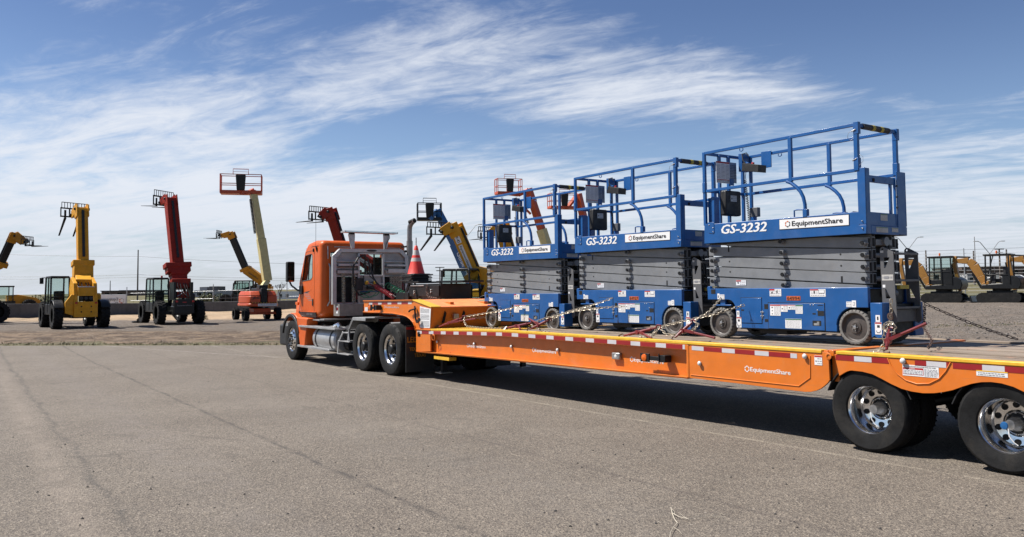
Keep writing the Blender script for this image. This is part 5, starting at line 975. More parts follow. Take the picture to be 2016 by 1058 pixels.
# quarter fenders with ladder steps
for sg, y0, y1 in ((1, -1.06, -0.45), (-1, 0.79, 1.40)):
    b = MB('dull_alloy'); yo = y0 if sg == 1 else y1; yi = y1 if sg == 1 else y0
    b.hexa([(-9.22, yo, 0.06), (-8.1, yo, 0.09), (-8.1, yi, 0.09), (-9.22, yi, 0.06), (-9.22, yo, 0.085), (-8.1, yo, 0.115), (-8.1, yi, 0.115), (-9.22, yi, 0.085)])
    b.box(-9.22, -8.55, yo-sg*0.004, yo+sg*0.01, 0.02, 0.085); b.bar((-9.20, yo+sg*0.02, 0.06), (-9.46, yo+sg*0.02, -0.20), 0.04, 0.04); b.bar((-9.44, yo+sg*0.02, -0.18), (-9.50, yo+sg*0.02, -0.45), 0.04, 0.04)
    b.hexa([(-9.50, yo, -0.20), (-9.44, yo, -0.18), (-9.44, yi, -0.18), (-9.50, yi, -0.2), (-9.25, yo, 0.06), (-9.20, yo, 0.06), (-9.20, yi, 0.06), (-9.25, yi, 0.06)])
    o = b.build('quarter_fender', tk, bevel=0.004)
    a = MB('dull_alloy'); a.prism([(-9.50, -0.2), (-9.53, -0.30), (-10.0, -0.52), (-10.04, -0.72), (-9.40, -0.74), (-9.38, -0.45), (-9.46, -0.25)], 'y', yo+sg*0.30, yo+sg*0.31)
    for x0, x1, z in ((-10.0, -9.36, -0.44), (-10.04, -9.40, -0.72), (-9.75, -9.45, -0.25)): a.box(x0, x1, yo-sg*0.02, yo+sg*0.30, z-0.02, z)
    a.bar((-9.74, yo, -0.25), (-10.02, yo, -0.50), 0.02, 0.05); a.bar((-10.0, yo, -0.5), (-10.04, yo, -0.72), 0.02, 0.05); a.bar((-9.45, yo, -0.25), (-9.38, yo, -0.45), 0.02, 0.05); a.box(-9.95, -9.45, yo+sg*0.28, yo+sg*0.30, -0.6, -0.44, 'ladder_grey'); a.build('deck_ladder', o, bevel=0.003)
b = MB('dull_alloy'); b.box(-9.9, -9.0, YC-0.5, YC+0.5, -0.10, -0.08); b.build('deck_plate', tk)
for y0, y1 in ((-1.02, -0.42), (0.76, 1.36)):
    b = MB('black_plastic'); b.box(-6.80, -6.785, y0, y1, -0.90, -0.02); o = b.build('mud_flap', tk)
    a = MB(); a.add([(-6.782, y0, -0.10), (-6.782, y1, -0.10), (-6.782, y1, -0.05), (-6.782, y0, -0.05)], [(0, 1, 2, 3)], 'tape_red'); a.add([(-6.780, y0+0.36, -0.10), (-6.780, y0+0.5, -0.10), (-6.780, y0+0.5, -0.05), (-6.780, y0+0.36, -0.05)], [(0, 1, 2, 3)], 'tape_white')
    a.text('LEDWELL', (-6.783, y0+0.03, -0.34), (0, 1, 0), (0, 0, 1), 0.105, 'machine_amber', off=0.015, width=0.54); a.text('TEXARKANA,', (-6.783, y0+0.07, -0.50), (0, 1, 0), (0, 0, 1), 0.065, 'machine_amber', off=0.015, width=0.46); a.text('TEXAS', (-6.783, y0+0.18, -0.62), (0, 1, 0), (0, 0, 1), 0.065, 'machine_amber', off=0.015, width=0.24); a.build('flap_lettering', o, smooth=0)
# headache rack
XR_ = -10.90
b = MB('brushed_alloy'); fr = [(-0.86, 0.335), (-0.86, 1.47), (-0.69, 1.64), (0.91, 1.66), (1.10, 1.485), (1.10, 0.335)]
inn = [(-0.765, 0.335), (-0.765, 1.425), (-0.64, 1.555), (0.865, 1.575), (1.005, 1.445), (1.005, 0.335)]
for i in range(5): b.prism([fr[i], fr[i+1], inn[i+1], inn[i]], 'x', XR_-0.05, XR_+0.05)
b.box(XR_-0.03, XR_+0.03, -0.225, -0.175, 0.36, 1.55); b.box(XR_-0.03, XR_+0.03, 0.415, 0.465, 0.36, 1.55); b.box(XR_-0.03, XR_+0.02, -0.175, 0.415, 0.99, 1.03); b.box(XR_-0.03, XR_+0.02, -0.175, 0.415, 1.52, 1.56); b.box(XR_-0.05, XR_+0.05, -0.765, 1.005, 0.335, 0.375)
rk = b.build('headache_rack', tk, bevel=0.006)
b = MB('diamond_alloy'); b.prism([(-0.765, 0.99), (-0.765, 1.42), (-0.64, 1.55), (-0.225, 1.555), (-0.225, 0.99)], 'x', XR_-0.03, XR_-0.022); b.prism([(1.005, 0.99), (1.005, 1.44), (0.865, 1.57), (0.465, 1.56), (0.465, 0.99)], 'x', XR_-0.03, XR_-0.022); b.box(XR_-0.03, XR_-0.022, -0.175, 0.415, 0.36, 0.99); b.build('tread_plate', rk)
b = MB('dark_void'); b.box(XR_-0.03, XR_-0.02, -0.765, -0.225, 0.38, 0.98); b.new(); b.box(XR_-0.03, XR_-0.02, 0.465, 1.005, 0.38, 0.98); b.build('rack_back_panel', rk)
b = MB('brushed_alloy')
for y0, y1 in ((-0.76, -0.23), (0.47, 1.0)):
    b.box(XR_-0.02, XR_+0.07, y0, y1, 1.335, 1.355); b.box(XR_-0.02, XR_+0.11, y0+0.02, y1, 1.22, 1.24); b.box(XR_+0.10, XR_+0.11, y0+0.02, y1-(0.0 if y0 > 0 else 0.02), 1.22, 1.285); b.box(XR_-0.02, XR_+0.09, y0, y1, 1.13, 1.15); b.box(XR_+0.08, XR_+0.09, y0, y1, 1.06, 1.15, 'dull_alloy'); b.box(XR_-0.02, XR_+0.03, y0, y1, 0.985, 1.01)
b.box(XR_+0.06, XR_+0.13, 0.52, 1.09, 1.08, 1.17); b.box(XR_-0.02, XR_+0.04, -0.17, 0.41, 0.80, 0.83); b.box(XR_-0.02, XR_+0.04, -0.17, 0.41, 0.62, 0.64, 'genie_blue'); b.build('rack_shelf', rk, bevel=0.003)
b = MB('chain_steel')
for y in (-0.62, -0.585, -0.37, -0.33): chain(b, [(XR_+0.05, y, 1.12), (XR_+0.05, y+0.01, 0.36)], 0.055, 0.026, 0.008)
for i in range(7): y = 0.60+0.045*i; chain(b, [(XR_+0.07, y, 1.0), (XR_+0.09, y+0.01, 0.62+0.04*math.sin(i*2))], 0.05, 0.024, 0.008)
b.build('stowed_chain', rk)
b = MB('binder_red'); b.tube([(XR_+0.04, 0.93, 1.0), (XR_+0.06, 0.95, 0.5)], 0.022, n=8); b.tube([(XR_+0.04, -0.27, 0.95), (XR_+0.06, -0.26, 0.45)], 0.018, n=8); b.tube([(XR_+0.05, 0.86, 0.9), (XR_+0.06, 0.88, 0.5)], 0.018, n=8); b.build('stowed_binder', rk)
b = MB('decal_black'); b.lathe([(0, 0.003), (0.09, 0.003), (0.09, 0)], (0, 0, 0), (1, 0, 0), n=24); o = b.build('maker_badge', rk); o.location = (XR_+0.051, 0.12, 1.607); o.scale = (1, 1.5, 0.28)
for y0, y1 in ((-0.77, -0.19), (0.47, 1.03)):
    b = MB('tray_grey'); b.box(XR_-0.12, XR_+0.24, y0, y1, 0.07, 0.075); b.box(XR_+0.235, XR_+0.24, y0, y1, 0.07, 0.345); b.box(XR_-0.12, XR_+0.24, y0, y0+0.006, 0.07, 0.345); b.box(XR_-0.12, XR_+0.24, y1-0.006, y1, 0.07, 0.345); b.box(XR_-0.12, XR_-0.114, y0, y1, 0.07, 0.345); o = b.build('chain_tray', rk, bevel=0.002)
    if y0 < 0: a = MB(); a.box(XR_+0.05, XR_+0.15, y0-0.006, y0-0.001, 0.20, 0.27, 'decal_red'); a.box(XR_+0.05, XR_+0.15, y0-0.006, y0-0.001, 0.13, 0.20, 'decal_white'); a.box(XR_+0.05, XR_+0.15, y0-0.006, y0-0.001, 0.27, 0.30, 'decal_white'); a.build('tray_reflector', o, smooth=0)
b = MB('brushed_alloy'); b.box(XR_-0.12, XR_+0.14, -0.60, 0.77, 2.025, 2.065); b.box(XR_+0.141, XR_+0.143, -0.58, 0.75, 2.035, 2.06, 'polished_alloy')
b.prism([(-0.455, 1.985), (-0.30, 1.985), (-0.315, 1.655), (-0.385, 1.655)], 'x', XR_-0.03, XR_+0.03); b.prism([(0.45, 1.985), (0.60, 1.985), (0.53, 1.665), (0.46, 1.665)], 'x', XR_-0.03, XR_+0.03)
for y in (-0.375, 0.52): b.box(XR_-0.05, XR_+0.05, y-0.06, y+0.06, 1.985, 2.025, 'black_paint')
b.tube([(XR_+0.06, 0.58, 2.0), (XR_+0.07, 0.58, 1.92), (XR_+0.05, 0.50, 1.78), (XR_+0.05, 0.49, 1.66)], 0.008, 'black_plastic', 6); b.build('light_bar', rk, bevel=0.004)
# exhaust
b = MB('stack_steel'); b.tube([(-11.0, 1.205, 0.2), (-11.0, 1.205, 1.88)], 0.078, n=20); b.tube([(-11.0, 1.205, 1.88), (-11.0, 1.205, 2.16), (-10.99, 1.21, 2.24), (-10.95, 1.225, 2.31), (-10.87, 1.24, 2.36), (-10.82, 1.25, 2.38)], 0.062, n=20, cap=False); b.tube([(-10.97, 1.19, 2.34), (-10.805, 1.252, 2.385)], 0.055, 'dark_void', 16); b.cyl((-11.0, 1.10, 1.62), (-11.2, 1.10, 1.62), 0.03, 'black_paint'); b.box(-11.3, -11.0, 1.12, 1.16, 1.72, 1.76, 'black_paint'); b.build('exhaust_stack', tk)
# air and power lines
b = MB('black_plastic'); b.tube([(-10.83, 0.05, 0.62), (-10.75, -0.25, 0.55), (-10.7, -0.42, 0.80), (-10.7, -0.42, 1.22), (-10.7, -0.30, 1.42), (-10.7, -0.18, 1.48), (-10.7, -0.06, 1.42), (-10.68, 0.0, 1.2), (-10.6, 0.05, 0.95), (-10.5, 0.12, 0.78)], 0.022, n=8)
b.tube([(-10.83, -0.1, 1.0), (-10.7, -0.15, 0.8), (-10.6, 0.2, 0.62), (-10.4, 0.5, 0.6)], 0.012, n=6); b.tube([(-10.83, 0.1, 1.3), (-10.7, 0.0, 1.0), (-10.6, 0.3, 0.70), (-9.5, 0.1, 0.5)], 0.012, n=6)
b.box(-10.88, -10.80, -0.30, -0.12, 0.66, 0.95); b.box(-10.88, -10.82, 0.0, 0.3, 0.68, 0.76); b.build('power_cable', tk, bevel=0.0)
b = MB('rail_yellow'); b.box(-10.87, -10.80, -0.06, 0.02, 0.80, 0.88); b.box(-10.87, -10.80, 0.16, 0.24, 0.80, 0.88); b.build('glad_hand', tk, bevel=0.01)
def coil(m, P, Q, turns, r, w, name, tail=()):
    P, Q = V(P), V(Q); d = (Q-P).normalized(); a = d.cross(V((0, 0, 1))).normalized(); c = a.cross(d); pts = []
    for i in range(turns*12+1):
        f_ = i/(turns*12); t_ = f_*turns*2*math.pi; pts.append(P.lerp(Q, f_) + (a*math.cos(t_)+c*math.sin(t_))*r)
    b = MB(m); b.tube(list(tail)+pts, w, n=6); b.build(name, tk)
coil('hose_red', (-10.55, 0.08, 0.76), (-9.75, 0.15, 0.50), 15, 0.048, 0.012, 'red_air_hose', [(-10.83, 0.0, 0.84)])
coil('hose_green', (-10.4, 0.32, 0.78), (-9.6, 0.42, 0.52), 8, 0.06, 0.011, 'green_air_hose', [(-10.83, -0.2, 0.62), (-10.6, -0.05, 0.50), (-10.5, 0.1, 0.55), (-10.45, 0.2, 0.72)])
b = MB('hose_green'); b.tube([(-10.8, -0.25, 0.58), (-10.7, -0.15, 0.49), (-10.6, 0.0, 0.50), (-10.55, 0.1, 0.60), (-10.6, 0.0, 0.66), (-10.7, -0.1, 0.60)], 0.011, n=6); b.build('green_air_hose', tk)
def rebase(root, loc):
    loc = V(loc); root.location = loc
    for c in root.children: c.location = V(c.location)-loc
rebase(tk, (-10.2, 0.17, g(-10.2, 0))); rebase(tr, (-1.0, 0.4, g(-1.0, 0)))
# ------------------------------------------------------------------ machines in the yard
def ray_yaw(px): return YAW + math.atan2(1008-px, FPX)
class Rig:
    """local frame of a machine: x right, y forward, z up; L() turns a pixel and a depth into that frame"""
    def __init__(s, base, rz): s.base = V(base); s.rz = rz; s.inv = (Matrix.Translation(s.base) @ Matrix.Rotation(rz, 4, 'Z')).inverted()
    def px(s, x, y, dD=0.0): return s.inv @ at(x, y, depth(s.base)+dD)
def basept(px, py=None, D=None):
    if D is None: return onground(px, py)
    P = at(px, 560, D); return V((P.x, P.y, g(P.x, P.y)))
def lug_wheel(parent, x, y, z, R, w, rimm, sg, name='wheel'):
    b = MB('rubber'); ax = (sg, 0, 0); xo = x-sg*w/2
    b.lathe([(R*0.52, 0.02), (R*0.60, 0.0), (R*0.86, 0.0), (R*0.94, w*0.10), (R*0.945, w*0.9), (R*0.86, w), (R*0.60, w), (R*0.52, w-0.02)], (xo, y, z), ax, n=28)
    n = 20
    for j in range(n):
        for hf in (0, 1):
            a0 = 2*math.pi*(j+0.5*hf)/n; a1 = a0+0.16; P = lambda a, r_, h_: V((xo+sg*h_, y+math.cos(a)*r_, z+math.sin(a)*r_))
            h0, h1 = (0.0, w*0.52) if hf == 0 else (w, w*0.48); da = 0.085
            b.hexa([P(a0-da, R*0.9, h0), P(a0+da, R*0.9, h0), P(a1+da, R*0.93, h1), P(a1-da, R*0.93, h1), P(a0-da*0.8, R*0.985, h0), P(a0+da*0.8, R*0.985, h0), P(a1+da*0.7, R, h1), P(a1-da*0.7, R, h1)])
    o = b.build(name, parent); r = MB(rimm); r.lathe([(R*0.54, 0.015), (R*0.52, 0.0), (R*0.48, 0.03), (R*0.46, w*0.35), (R*0.30, w*0.40), (R*0.25, w*0.25), (R*0.12, w*0.2), (0, w*0.2)], (xo, y, z), ax, n=24); r.build('rim', o); return o
def boomseg(b, p, q, w, h, m, w2=None, h2=None, up=(0, 1, 0)): b.bar(p, q, w, h, m, up=up, w2=w2, h2=h2)
def carriage(T, P, fwd, rightv, wid, parent_name, m='machine_black', forks=1.1, droop=0.0, cage=True, k=1.0):
    """fork carriage at P; fwd = direction of the tines, rightv = across"""
    P, f, r = V(P), V(fwd).normalized(), V(rightv).normalized(); u = V((0, 0, 1)); w = wid/2; b = MB(m)
    for z in (0.0, 0.5*k): b.bar(P-r*w+u*z, P+r*w+u*z, 0.07*k, 0.08*k)
    for s_ in (-1, 1): b.bar(P+r*w*s_-u*0.04, P+r*w*s_+u*0.54*k, 0.06*k, 0.06*k)
    b.bar(P-r*w*0.35-u*0.03, P-r*w*0.35+u*0.52*k, 0.06*k, 0.08*k); b.bar(P+r*w*0.35-u*0.03, P+r*w*0.35+u*0.52*k, 0.06*k, 0.08*k)
    if cage:
        n = 9; c = P-f*0.02; tp = 0.85*k
        b.bar(c-r*w*0.96+u*tp, c+r*w*0.96+u*tp, 0.035, 0.035)
        for i in range(n+1): q = c-r*w*0.96+r*(2*w*0.96*i/n); b.bar(q+u*0.5*k, q+u*tp, 0.028, 0.028)
    b.build('fork_carriage', T)
    fd = (f*math.cos(droop)-u*math.sin(droop)).normalized()
    for s_ in (-0.62, 0.45):
        b = MB('machine_black'); a = P+r*w*s_+f*0.06; b.bar(a+u*0.4*k, a-u*0.08, 0.09, 0.05, up=f); b.bar(a-u*0.08-fd*0.03, a-u*0.08+fd*forks, 0.11, 0.055, w2=0.08, h2=0.015); b.build('fork', T)
def telehandler(label, base, rel, px, paint, boom, cabpaint='machine_black', s=1.0, group='telehandlers parked in the yard', rear='tall', R=0.64, text=None, rimm='machine_black'):
    """boom: dict(root=(x,y,z), mid=pixel or None, tip=pixel, dD, w0, w1, head=pixel of carriage, ...)"""
    rz = ray_yaw(px)+math.radians(rel); T = thing('telehandler', label, 'telehandler', base, rz, group); rg = Rig(base, rz); S = s
    for x, y in ((-1.0, -1.6), (1.0, -1.6), (-1.0, 1.55), (1.0, 1.55)): lug_wheel(T, x*S, y*S, R*S, R*S, 0.40*S, rimm, -1 if x < 0 else 1)
    for x, y in ((-1.0, -1.6), (1.0, -1.6), (-1.0, 1.55), (1.0, 1.55)):
        if rear == 'low' or y > 0: continue
        b = MB('machine_black'); b.prism([(y*S+a*S, R*S+c*S) for a, c in arc(0, 0, 0.73, 35, 150, 10)+arc(0, 0, 0.69, 150, 35, 10)], 'x', (x-0.21)*S, (x+0.21)*S); b.build('wheel_guard', T, bevel=0.02)
    b = MB('machine_black'); b.box(-0.42*S, 0.42*S, -2.1*S, 2.1*S, 0.50*S, 0.95*S); b.box(-0.9*S, 0.9*S, -1.68*S, -1.52*S, 0.52*S, 0.72*S); b.box(-0.9*S, 0.9*S, 1.47*S, 1.63*S, 0.52*S, 0.72*S); b.box(0.35*S, 0.95*S, -0.9*S, 0.95*S, 0.55*S, 1.25*S); b.build('chassis', T, bevel=0.02)
    # cab
    cx0, cx1, cy0, cy1, cz0, cz1 = -1.12*S, -0.32*S, -0.75*S, 0.75*S, 0.75*S, 2.52*S
    b = MB(cabpaint); w = 0.075*S
    cor = [(cx0, cy0), (cx1, cy0), (cx1, cy1+0.1*S), (cx0, cy1+0.1*S)]
    for x, y in cor: b.bar((x, y, cz0), (x*0.98 if x < -0.9*S else x, y*0.86, cz1-0.05), w, w)
    b.bar((cx0, 0, cz0), (cx0*0.98, 0, cz1-0.05), w*0.8, w*0.8)
    b.box(cx0, cx1, cy0*0.9, cy1*0.95, cz1-0.10*S, cz1); b.box(cx0-0.01, cx1+0.01, cy0-0.03, cy1+0.12*S, cz0-0.1*S, cz0+0.42*S)
    for y in (cy0*0.97, cy1): b.bar((cx0, y, cz0+0.75*S), (cx1, y, cz0+0.75*S), w*0.7, w*0.7)
    b.build('cab_frame', T, bevel=0.02)
    b = MB('window_glass'); b.box(cx0+0.05*S, cx1-0.05*S, cy0*0.96, cy0*0.96+0.008, cz0+0.42*S, cz1-0.1*S); b.box(cx0+0.05*S, cx1-0.05*S, cy1*0.98, cy1*0.98+0.008, cz0+0.42*S, cz1-0.1*S); b.box(cx1-0.02, cx1-0.012, cy0*0.9, cy1*0.9, cz0+0.42*S, cz1-0.1*S); b.box(cx0+0.01, cx0+0.018, cy0*0.9, cy1*0.9, cz0+0.42*S, cz1-0.1*S); b.build('cab_window', T, smooth=0)
    b = MB('seat'); b.box(cx0+0.18*S, cx1-0.15*S, -0.45*S, -0.30*S, cz0+0.4*S, cz0+1.05*S); b.box(cx0+0.18*S, cx1-0.15*S, -0.45*S, 0.1*S, cz0+0.36*S, cz0+0.5*S); b.build('seat', T, bevel=0.04)
    if rear == 'tall':
        b = MB('machine_black'); b.box(cx0-0.28*S, cx0-0.12*S, 0.5*S, 0.62*S, 2.15*S, 2.45*S); b.tube([(cx0, 0.6*S, 2.45*S), (cx0-0.2*S, 0.58*S, 2.45*S)], 0.02); b.build('mirror', T, bevel=0.03)
    # rear tower and engine cover
    x0 = boom['root'][0]; b = MB(paint if rear == 'tall' else 'machine_black')
    if rear == 'tall':
        b.prism([(-2.2*S, 0.55*S), (-2.25*S, 1.35*S), (-2.05*S, 2.15*S), (-1.3*S, 2.45*S), (-0.7*S, 1.4*S), (-0.4*S, 0.75*S)], 'x', x0-0.50*S, x0-0.34*S); b.prism([(-2.2*S, 0.55*S), (-2.25*S, 1.35*S), (-2.05*S, 2.15*S), (-1.3*S, 2.45*S), (-0.7*S, 1.4*S), (-0.4*S, 0.75*S)], 'x', x0+0.34*S, x0+0.50*S)
        b.box(x0-0.50*S, x0+0.50*S, -2.32*S, -2.2*S, 0.55*S, 1.28*S); b.box(x0-0.345*S, x0+0.345*S, -2.26*S, -2.14*S, 1.55*S, 2.0*S); b.prism([(x0-0.50*S, 0.62*S), (x0-0.86*S, 0.75*S), (x0-0.86*S, 1.25*S), (x0-0.6*S, 1.62*S), (x0-0.50*S, 1.6*S)], 'y', -2.2*S, -2.05*S)
        for xx, zz in ((-0.2, 1.05), (-0.2, 0.8), (0.22, 1.05), (0.22, 0.8)): b.cyl((x0+xx*S, -2.335*S, zz*S), (x0+xx*S, -2.3*S, zz*S), 0.035*S, 'dark_void', 10)
        for xx in (-0.2, 0.0, 0.2): b.cyl((x0+xx*S, -2.29*S, 1.44*S), (x0+xx*S, -2.2*S, 1.44*S), 0.08*S, 'decal_black', 12); b.box(x0-0.3*S, x0+0.3*S, -2.25*S, -2.2*S, 1.3*S, 1.56*S, 'dark_void')
        b.box(x0-0.36*S, x0+0.36*S, -2.28*S, -2.26*S, 1.95*S, 2.0*S, 'steel')
    else:
        b.box(x0-0.5*S, x0+0.5*S, -2.2*S, -1.9*S, 0.6*S, 1.35*S); b.box(x0-0.5*S, x0-0.38*S, -2.0*S, -1.2*S, 1.3*S, 2.25*S); b.box(x0+0.38*S, x0+0.5*S, -2.0*S, -1.2*S, 1.3*S, 2.25*S); b.box(x0-0.3*S, x0+0.3*S, -1.9*S, -1.6*S, 1.4*S, 1.75*S, paint); b.tube([(x0-0.3*S, -1.95*S, 1.5*S), (x0, -2.0*S, 1.7*S), (x0+0.25*S, -1.9*S, 1.45*S)], 0.03, 'steel')
        b.text('EquipmentShare', (x0-0.38*S, -2.202*S, 0.98*S), (1, 0, 0), (0, 0, 1), 0.07*S, 'decal_grey', width=0.76*S); b.box(x0-0.1*S, x0+0.1*S, -2.21*S, -2.2*S, 1.15*S, 1.2*S, 'decal_red')
    b.build('boom_tower', T, bevel=0.015)
    b = MB(paint if rear == 'tall' else 'machine_black'); b.prism([(-0.9*S, 1.25*S), (0.95*S, 1.22*S), (1.0*S, 1.35*S), (0.2*S, 1.62*S), (-0.7*S, 1.68*S), (-0.9*S, 1.6*S)], 'x', 0.62*S, 1.05*S); b.build('engine_cover', T, bevel=0.05)
    if rear == 'low':
        b = MB('machine_black'); b.bar((-0.5*S, 2.3*S, 0.75*S), (-1.1*S, 2.7*S, 0.12*S), 0.12, 0.12); b.box(-1.35*S, -1.0*S, 2.5*S, 2.9*S, 0.0, 0.10*S); b.bar((0.5*S, 2.3*S, 0.75*S), (1.1*S, 2.7*S, 0.12*S), 0.12, 0.12); b.build('stabiliser', T, bevel=0.01)
        b = MB('decal_red'); b.lathe([(0.05*S, 0), (0.05*S, 0.10*S), (0, 0.12*S)], (-0.5*S, 0.0, cz1), (0, 0, 1), n=10); b.build('beacon', T)
    b = MB('black_plastic')
    for q_ in (-0.25, -0.1, 0.1, 0.22): b.tube([(x0+q_*S, -2.0*S, 1.1*S), (x0+(q_+0.06)*S, -2.12*S, 1.5*S), (x0+q_*S, -1.85*S, 2.0*S), (x0+q_*0.8*S, -1.5*S, 2.3*S)], 0.022*S, n=5)
    b.build('hydraulic_hose', T)
    for sx_ in (-1, 1): b = MB('decal_red'); b.box(x0+sx_*0.42*S-0.05*S, x0+sx_*0.42*S+0.05*S, -2.345*S, -2.31*S, 1.18*S, 1.26*S); b.build('tail_lamp', T, bevel=0.005)
    # boom
    A = V(boom['root'])*S; K = [rg.px(*p) for p in boom['path']]; ws = boom['w']; ms = boom.get('m', [paint]*len(K)); pts = [A]+K; acr = V((1, 0, 0))
    for i in range(len(K)):
        b = MB(ms[i]); d = (pts[i+1]-pts[i]).normalized(); upv = acr.cross(d).normalized()
        b.bar(pts[i], pts[i+1], ws[i][0], ws[i][1], up=upv); 
        if i: b.bar(pts[i]-d*0.15, pts[i]+d*0.12, ws[i-1][0]*1.12, ws[i-1][1]*1.12, boom.get('collar', paint), up=upv)
        b.build('boom_section', T, bevel=0.03)
    b = MB('black_plastic'); dd = (pts[-1]-pts[-2]).normalized(); off2 = acr.cross(dd).normalized()*(ws[-1][1]*0.5+0.03)
    for q_ in (-0.035, 0.0, 0.035): b.tube([pts[-2].lerp(pts[-1], 0.1)+off2+acr*q_, pts[-2].lerp(pts[-1], 0.95)+off2+acr*q_], 0.03, n=6)
    b.build('boom_hose', T)
    b = MB('machine_black'); b.cyl((x0*1.0-0.32*S, -0.6*S, 0.95*S), A.lerp(K[0], 0.5)+V((-0.3*S, 0.1, 0)), 0.075*S, n=12); b.cyl((x0+0.32*S, -0.6*S, 0.95*S), A.lerp(K[0], 0.5)+V((0.3*S, 0.1, 0)), 0.075*S, n=12); b.build('lift_ram', T)
    H = rg.px(*boom['head']); tip = K[-1]; b = MB(paint); hw = boom.get('hw', 0.36); u = (H-tip); d = (pts[-1]-pts[-2]).normalized()
    for sx_ in (-1, 1):
        o_ = acr*(hw*0.42*sx_); b.bar(tip-d*0.45+o_, tip+d*0.18+o_, 0.06, ws[-1][1]*1.25, up=acr.cross(d)); b.bar(tip+d*0.05+o_, H+o_, 0.06, 0.52*S, up=V((0, 0, 1)), h2=0.40*S)
    b.bar(tip, H, hw*0.7, 0.22*S); b.cyl(H-acr*hw*0.6, H+acr*hw*0.6, 0.07*S, 'machine_black', 12); b.cyl(tip-acr*hw*0.6, tip+acr*hw*0.6, 0.07*S, 'machine_black', 12); b.build('boom_head', T, bevel=0.02)
    fw = rg.inv.to_3x3() @ V(boom['fwd_world']) if 'fwd_world' in boom else V(boom.get('fwd', (0, 1, 0)))
    C = rg.px(*boom['car']); r_ = fw.cross(V((0, 0, 1))).normalized(); carriage(T, C, fw, r_, boom.get('cw', 1.5), 'c', forks=boom.get('forks', 1.2), droop=math.radians(boom.get('droop', 0)), k=boom.get('k', 1.0))
    b = MB('machine_black'); b.bar(H, C+V((0, 0, 0.25)), 0.3*S, 0.25*S); b.build('coupler', T, bevel=0.02)
    for tx in boom.get('strip', []):      # white strips on the boom side seen from the camera
        i, a0, a1, hh, body, tc_ = tx; p, q = pts[i], pts[i+1]; d = (q-p).normalized(); up_ = acr.cross(d).normalized(); n_ = -acr
        o = p.lerp(q, a1)+n_*(ws[i][0]*0.5+0.006)-up_*hh*0.5; b = MB(); L = (p.lerp(q, a1)-p.lerp(q, a0)).length
        b.hexa([o, o-d*L, o-d*L+up_*hh, o+up_*hh, o+n_*0.004, o-d*L+n_*0.004, o-d*L+up_*hh+n_*0.004, o+up_*hh+n_*0.004], 'decal_white')
        if body: b.text(body, o-d*(L*0.0)+n_*0.006-d*L*0.04-up_*0 + up_*hh*0.25, -d, up_, hh*0.5, tc_, off=0.02, width=L*0.9)
        b.build('boom_decal', T, smooth=0)
    return T
RH = V((math.cos(YAW), math.sin(YAW), 0)); FH = V((-math.sin(YAW), math.cos(YAW), 0))
telehandler('yellow telehandler seen from behind, boom raised upright, one fork tipped steeply down', onground(144, 645), 10, 144, 'machine_yellow',
    dict(root=(0.12, -1.6, 2.1), path=[(163, 550, -0.1), (163, 519, 0.2), (161, 412, 0.8)], w=[(0.68, 0.5), (0.86, 0.55), (0.48, 0.5)], head=(152, 424, 1.6), car=(146, 428, 1.9), cw=1.45, fwd=(-0.45, 1, 0), forks=1.0, droop=62, hw=0.6, k=0.85, strip=[]))
telehandler('dark red telehandler with black chassis seen from behind, boom raised steeply, tall fork backrest', onground(336, 637), 15, 336, 'machine_red',
    dict(root=(0.10, -1.6, 2.2), path=[(352, 562, -0.2), (351, 538, 0.0), (349, 523, 0.1), (336, 392, 0.8)], w=[(0.95, 0.5), (0.80, 0.55), (1.2, 0.6), (0.60, 0.55)], head=(325, 400, 1.2), car=(322, 405, 1.7), cw=1.65, fwd=(-0.75, 1, 0), forks=1.0, droop=-3, hw=0.6, k=0.95), rear='low', s=0.98)
telehandler('yellow telehandler cut off by the photo edge, only its black banded boom in view', basept(-75, D=46), -80, -75, 'machine_amber',
    dict(root=(0.3, -1.6, 2.1), path=[(2, 519, 0), (27, 465, 0)], w=[(0.5, 0.6), (0.34, 0.36)], m=['machine_amber', 'machine_black'], collar='machine_amber', head=(47, 477, 0), car=(54, 482, 0), cw=1.2, fwd_world=RH, forks=0.9, droop=0, hw=0.4, k=0.55))
telehandler('yellow telehandler with black inner boom standing farther off behind the orange boom lift', basept(486, D=74), 70, 486, 'machine_amber',
    dict(root=(0.3, -1.6, 2.3), path=[(484, 530, 0), (455, 462, 0)], w=[(0.8, 0.8), (0.5, 0.55)], m=['machine_amber', 'machine_black'], head=(437, 465, 0), car=(431, 468, 0), cw=1.4, fwd_world=-RH, forks=1.2, droop=0, hw=0.6, k=0.75, strip=[(0, 0.25, 0.8, 0.35, 'EquipmentShare', 'decal_black')]))
telehandler('dark red telehandler hidden behind the truck cab, boom and forks showing above the roof', basept(720, D=40), 62, 720, 'machine_red',
    dict(root=(0.2, -1.6, 2.1), path=[(672, 485, 0), (651, 418, 0)], w=[(0.55, 0.60), (0.42, 0.44)], head=(636, 428, 0), car=(628, 433, 0), cw=1.25, fwd=(0.35, 1, 0), forks=1.2, droop=0, hw=0.5, k=0.75, strip=[(0, 0.3, 0.9, 0.16, 'EquipmentShare', 'decal_red')]), rear='low')
telehandler('yellow telehandler behind the gooseneck, white strip along its boom, two forks angled down', basept(925, D=36), 58, 925, 'machine_yellow',
    dict(root=(0.25, -1.5, 2.0), path=[(936, 540, 0), (897, 449, 0)], w=[(0.70, 0.72), (0.46, 0.48)], head=(876, 458, 0), car=(866, 462, 0), cw=1.35, fwd=(0.45, 1, 0), forks=1.1, droop=33, hw=0.55, k=0.62, strip=[(1, 0.10, 0.62, 0.20, 'EquipmentShare', 'decal_black'), (1, 0.66, 0.88, 0.26, '509-42', 'decal_black')]))
